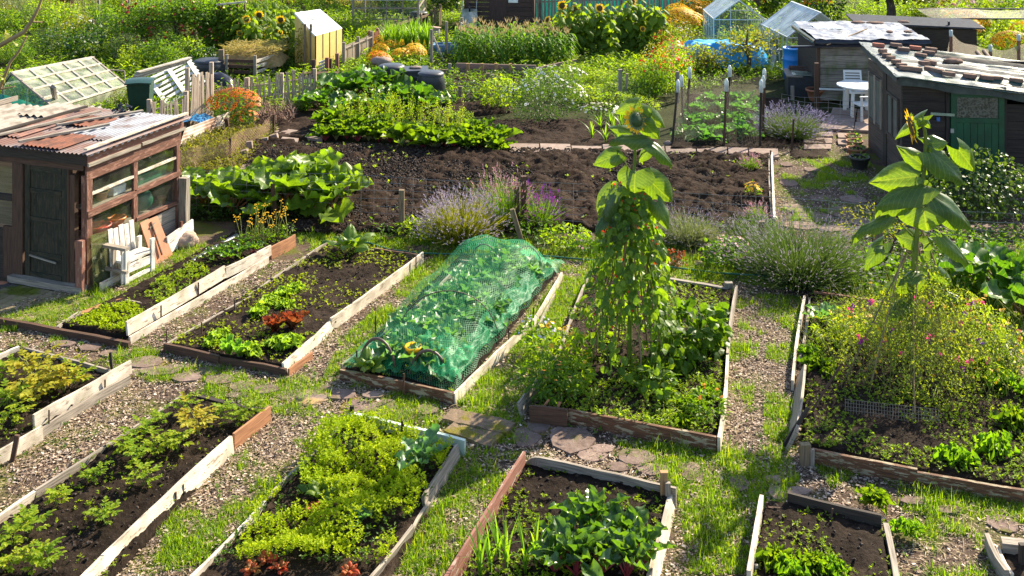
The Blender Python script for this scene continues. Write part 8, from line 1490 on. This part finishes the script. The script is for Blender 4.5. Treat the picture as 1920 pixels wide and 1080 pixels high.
# right hand far nets
GN2 = netting('pale_net', (.45, .40, .33), .03, .24, .4)
t = thing('fruit_net_roof', 'flat pale net stretched over hoops at the top right', 'net', W(1800, 110)); D_ = 31.0
opart('net', MB().grid(lambda u, v: (P(1730, 26, 33)[0]+5.2*u, 33.5-2.2*v-.8*(u < .25)*(.25-u)*v*0, 1.42-.0*v+.03*np.sin(u*9)-.10*np.sin(v*3.14)), 30, 10, GN2, True, 0, (5, 2.2))); opart('rail', MB().tube([(P(1745, 30, 31.3)[0]+5*f, 31.3, 1.42) for f in np.linspace(0, 1, 5)], .025, TARPD, 5)); opart('rail', MB().tube([(P(1735, 26, 33)[0]+5*f, 33.5, 1.42) for f in np.linspace(0, 1, 5)], .025, TARPD, 5))
for x in (1779,): opart('post', MB().beam(W(x, 135), P(x, 40, W(0, 135)[1]), .05, .05, TARPD, up=(0, 1, 0)))
t = thing('sagging_net', 'sagging fruit net slung between red brown posts behind the dark shed', 'net', W(1850, 130)); q0 = P(1783, 60, 29.2); q1 = P(1857, 88, 28.6); q2 = P(1910, 68, 28.8)
for c in (q0, q1, q2): o = opart('post', MB().beam((c[0], c[1], 0), c, .07, .06, REDW, up=(0, 1, 0))); 
for c in (q0, q1, q2): opart('bottle', MB().lathe([(.001, .06), (.05, .05), (.05, -.12)], tuple(c), CAPM, 10))
for a_, b_ in ((q0, q1), (q1, q2+np.array((.6, 0, 0)))): opart('net', MB().grid(lambda u, v, a_=a_, b_=b_: (a_[0]+(b_[0]-a_[0])*u, a_[1]+(b_[1]-a_[1])*u+.3*v, (a_[2]+(b_[2]-a_[2])*u-.18*np.sin(np.pi*u))*(1-v*.55)-.05*np.sin(u*8)), 20, 8, GN2, True, 0, (1.5, .9)))
t = thing('red_tray', 'small bright red tray among the far right bushes', 'tray', W(1823, 78)); MB().box((-.3, 0, .35), (.35, .3, .5), REDP).build('tray', t)
for i, (x0, y0, x1, y1) in enumerate([(1832, 98, 1848, 116), (1845, 96, 1862, 118), (1850, 103, 1860, 122)]): t = thing('dark_pole', 'dark weathered pole lying against the back of the dark shed, %s' % ['left', 'middle', 'right'][i], 'pole', W(x1, 150)); opart('pole', MB().tube([P(x0, y0, 24.5), P(x1, y1, 23.2)], .05, BROWNW, 7))
# dry grass in the distance at the top, green field
p = sample(PW((-40, 12), (430, 2), (700, 12), (700, -16), (-40, -16)), 60, lambda x, y: np.clip((fbm(x, y, .5, 2, 15)-.25)*3, 0, 1)); m = MB(); grassblades(m, p, .12, .4, L_DRY, .05, .6); stuff(m.build('dry_grass'), 'dry yellow grass at the top left of the photo', 'grass')
AREA = PW((-60, 235), (300, 235), (600, 205), (600, 260), (860, 200), (1260, 180), (1460, 150), (2300, 230), (2300, -10), (-200, -10))
p = sample(AREA, 60, lambda x, y: np.clip((fbm(x, y, .6, 3, 16)-.2)*2.5, 0, 1)*np.clip(1.6-y/45, .35, 1)); m = MB(); sprigs(m, p, rnd(.06, .15, len(p)), L_MID, 5, T_DIA, .4, .8); stuff(m.build('rough_weeds'), 'rough green weeds and crops covering the far plots', 'weeds')
p = sample(AREA, 30, lambda x, y: np.clip((fbm(x, y, .9, 3, 18)-.4)*4, 0, 1)); m = MB(); sprigs(m, p, rnd(.07, .18, len(p)), L_LIT, 5, T_DIA, .35, 1.0); stuff(m.build('rough_weeds'), 'bright yellow green weeds between the far plots', 'weeds')
p = sample(PW((640, 445), (1920, 560), (1920, 440), (1450, 430), (1100, 432), (640, 425)), 90, lambda x, y: np.clip((fbm(x, y, 1.2, 3, 19)-.36)*5, 0, 1)); m = MB(); sprigs(m, p, rnd(.05, .11, len(p)), L_MID, 6, T_DIA, .5, 1.0); stuff(m.build('border_weeds'), 'mixed low weeds along the foot of the wire fence', 'weeds')
p = sample(PW((335, 330), (455, 320), (520, 245), (430, 235), (335, 270)), 260); m = MB(); sprigs(m, p, rnd(.04, .1, len(p)), L_OLIVE, 6, T_DIA, .3, .8); grassblades(m, p, .08, .3, BRUSH, .012, 1.0); stuff(m.build('rough_grass'), 'brownish rough growth behind the rusty mesh fence', 'weeds')
p = sample(PW((345, 420), (640, 420), (640, 350), (350, 345)), 120); m = MB(); sprigs(m, p, rnd(.05, .12, len(p)), L_DARK, 6, T_DIA, .5, .8); stuff(m.build('undergrowth'), 'dark undergrowth beneath the near rhubarb', 'weeds')
p = sample(PLOT, 5, lambda x, y: np.clip((fbm(x, y, .8, 2, 20)-.45)*6, 0, 1)); p[:, 2] = .1; m = MB(); sprigs(m, p, rnd(.03, .07, len(p)), L_LIT, 6); stuff(m.build('seedlings'), 'few green weeds on the dug plot', 'weeds')
# garden hose and foreground twigs
t = thing('garden_hose', 'dark green hose snaking along the grass behind the beds', 'hose', W(740, 470)); MB().tube([W(x, y, .05) for x, y in ((640, 455), (690, 455), (730, 468), (780, 474), (830, 476), (1000, 478), (1250, 500), (1350, 512), (1480, 520))], .013, GREENP, 6).build('hose', t, t.location)
TW = plain('twig_bark', (.30, .20, .09), .7, var=.3, scale=20); TL = leaf('twig_leaf', [(.35, .32, .03), (.2, .24, .03)], .5, .4, (1.6, 1.5, .5))
t = thing('tree_branch', 'bare yellowish branch hanging into the upper left corner close to the camera', 'branch', P(30, 60, 5)); d5 = 5.0
m = MB(); m.tube([P(-60, 100, d5), P(0, 85, d5), P(45, 60, d5), P(60, 38, d5), P(72, 15, d5), P(84, -20, d5), P(100, -60, d5)], [.014, .012, .010, .009, .007, .006, .005], TW, 7); m.tube([P(60, 41, d5), P(80, 42, d5+.02)], [.005, .003], TW, 5); m.tube([P(-20, 190, d5), P(0, 165, d5), P(18, 118, d5), P(36, 95, d5), P(50, 68, d5)], [.007, .008, .007, .006, .004], TW, 6); m.tube([P(-20, 172, d5), P(28, 162, d5)], [.006, .003], TW, 5); opart('branch', m)
m = MB(); c = np.array([P(x, y, d5) for x, y in ((5, 70), (12, 76), (25, 78), (2, 140), (10, 145), (0, 65))]); m.stamp(T_OV, c, sph(6), sph(6), np.full((6, 3), .04), TL); opart('leaves', m)
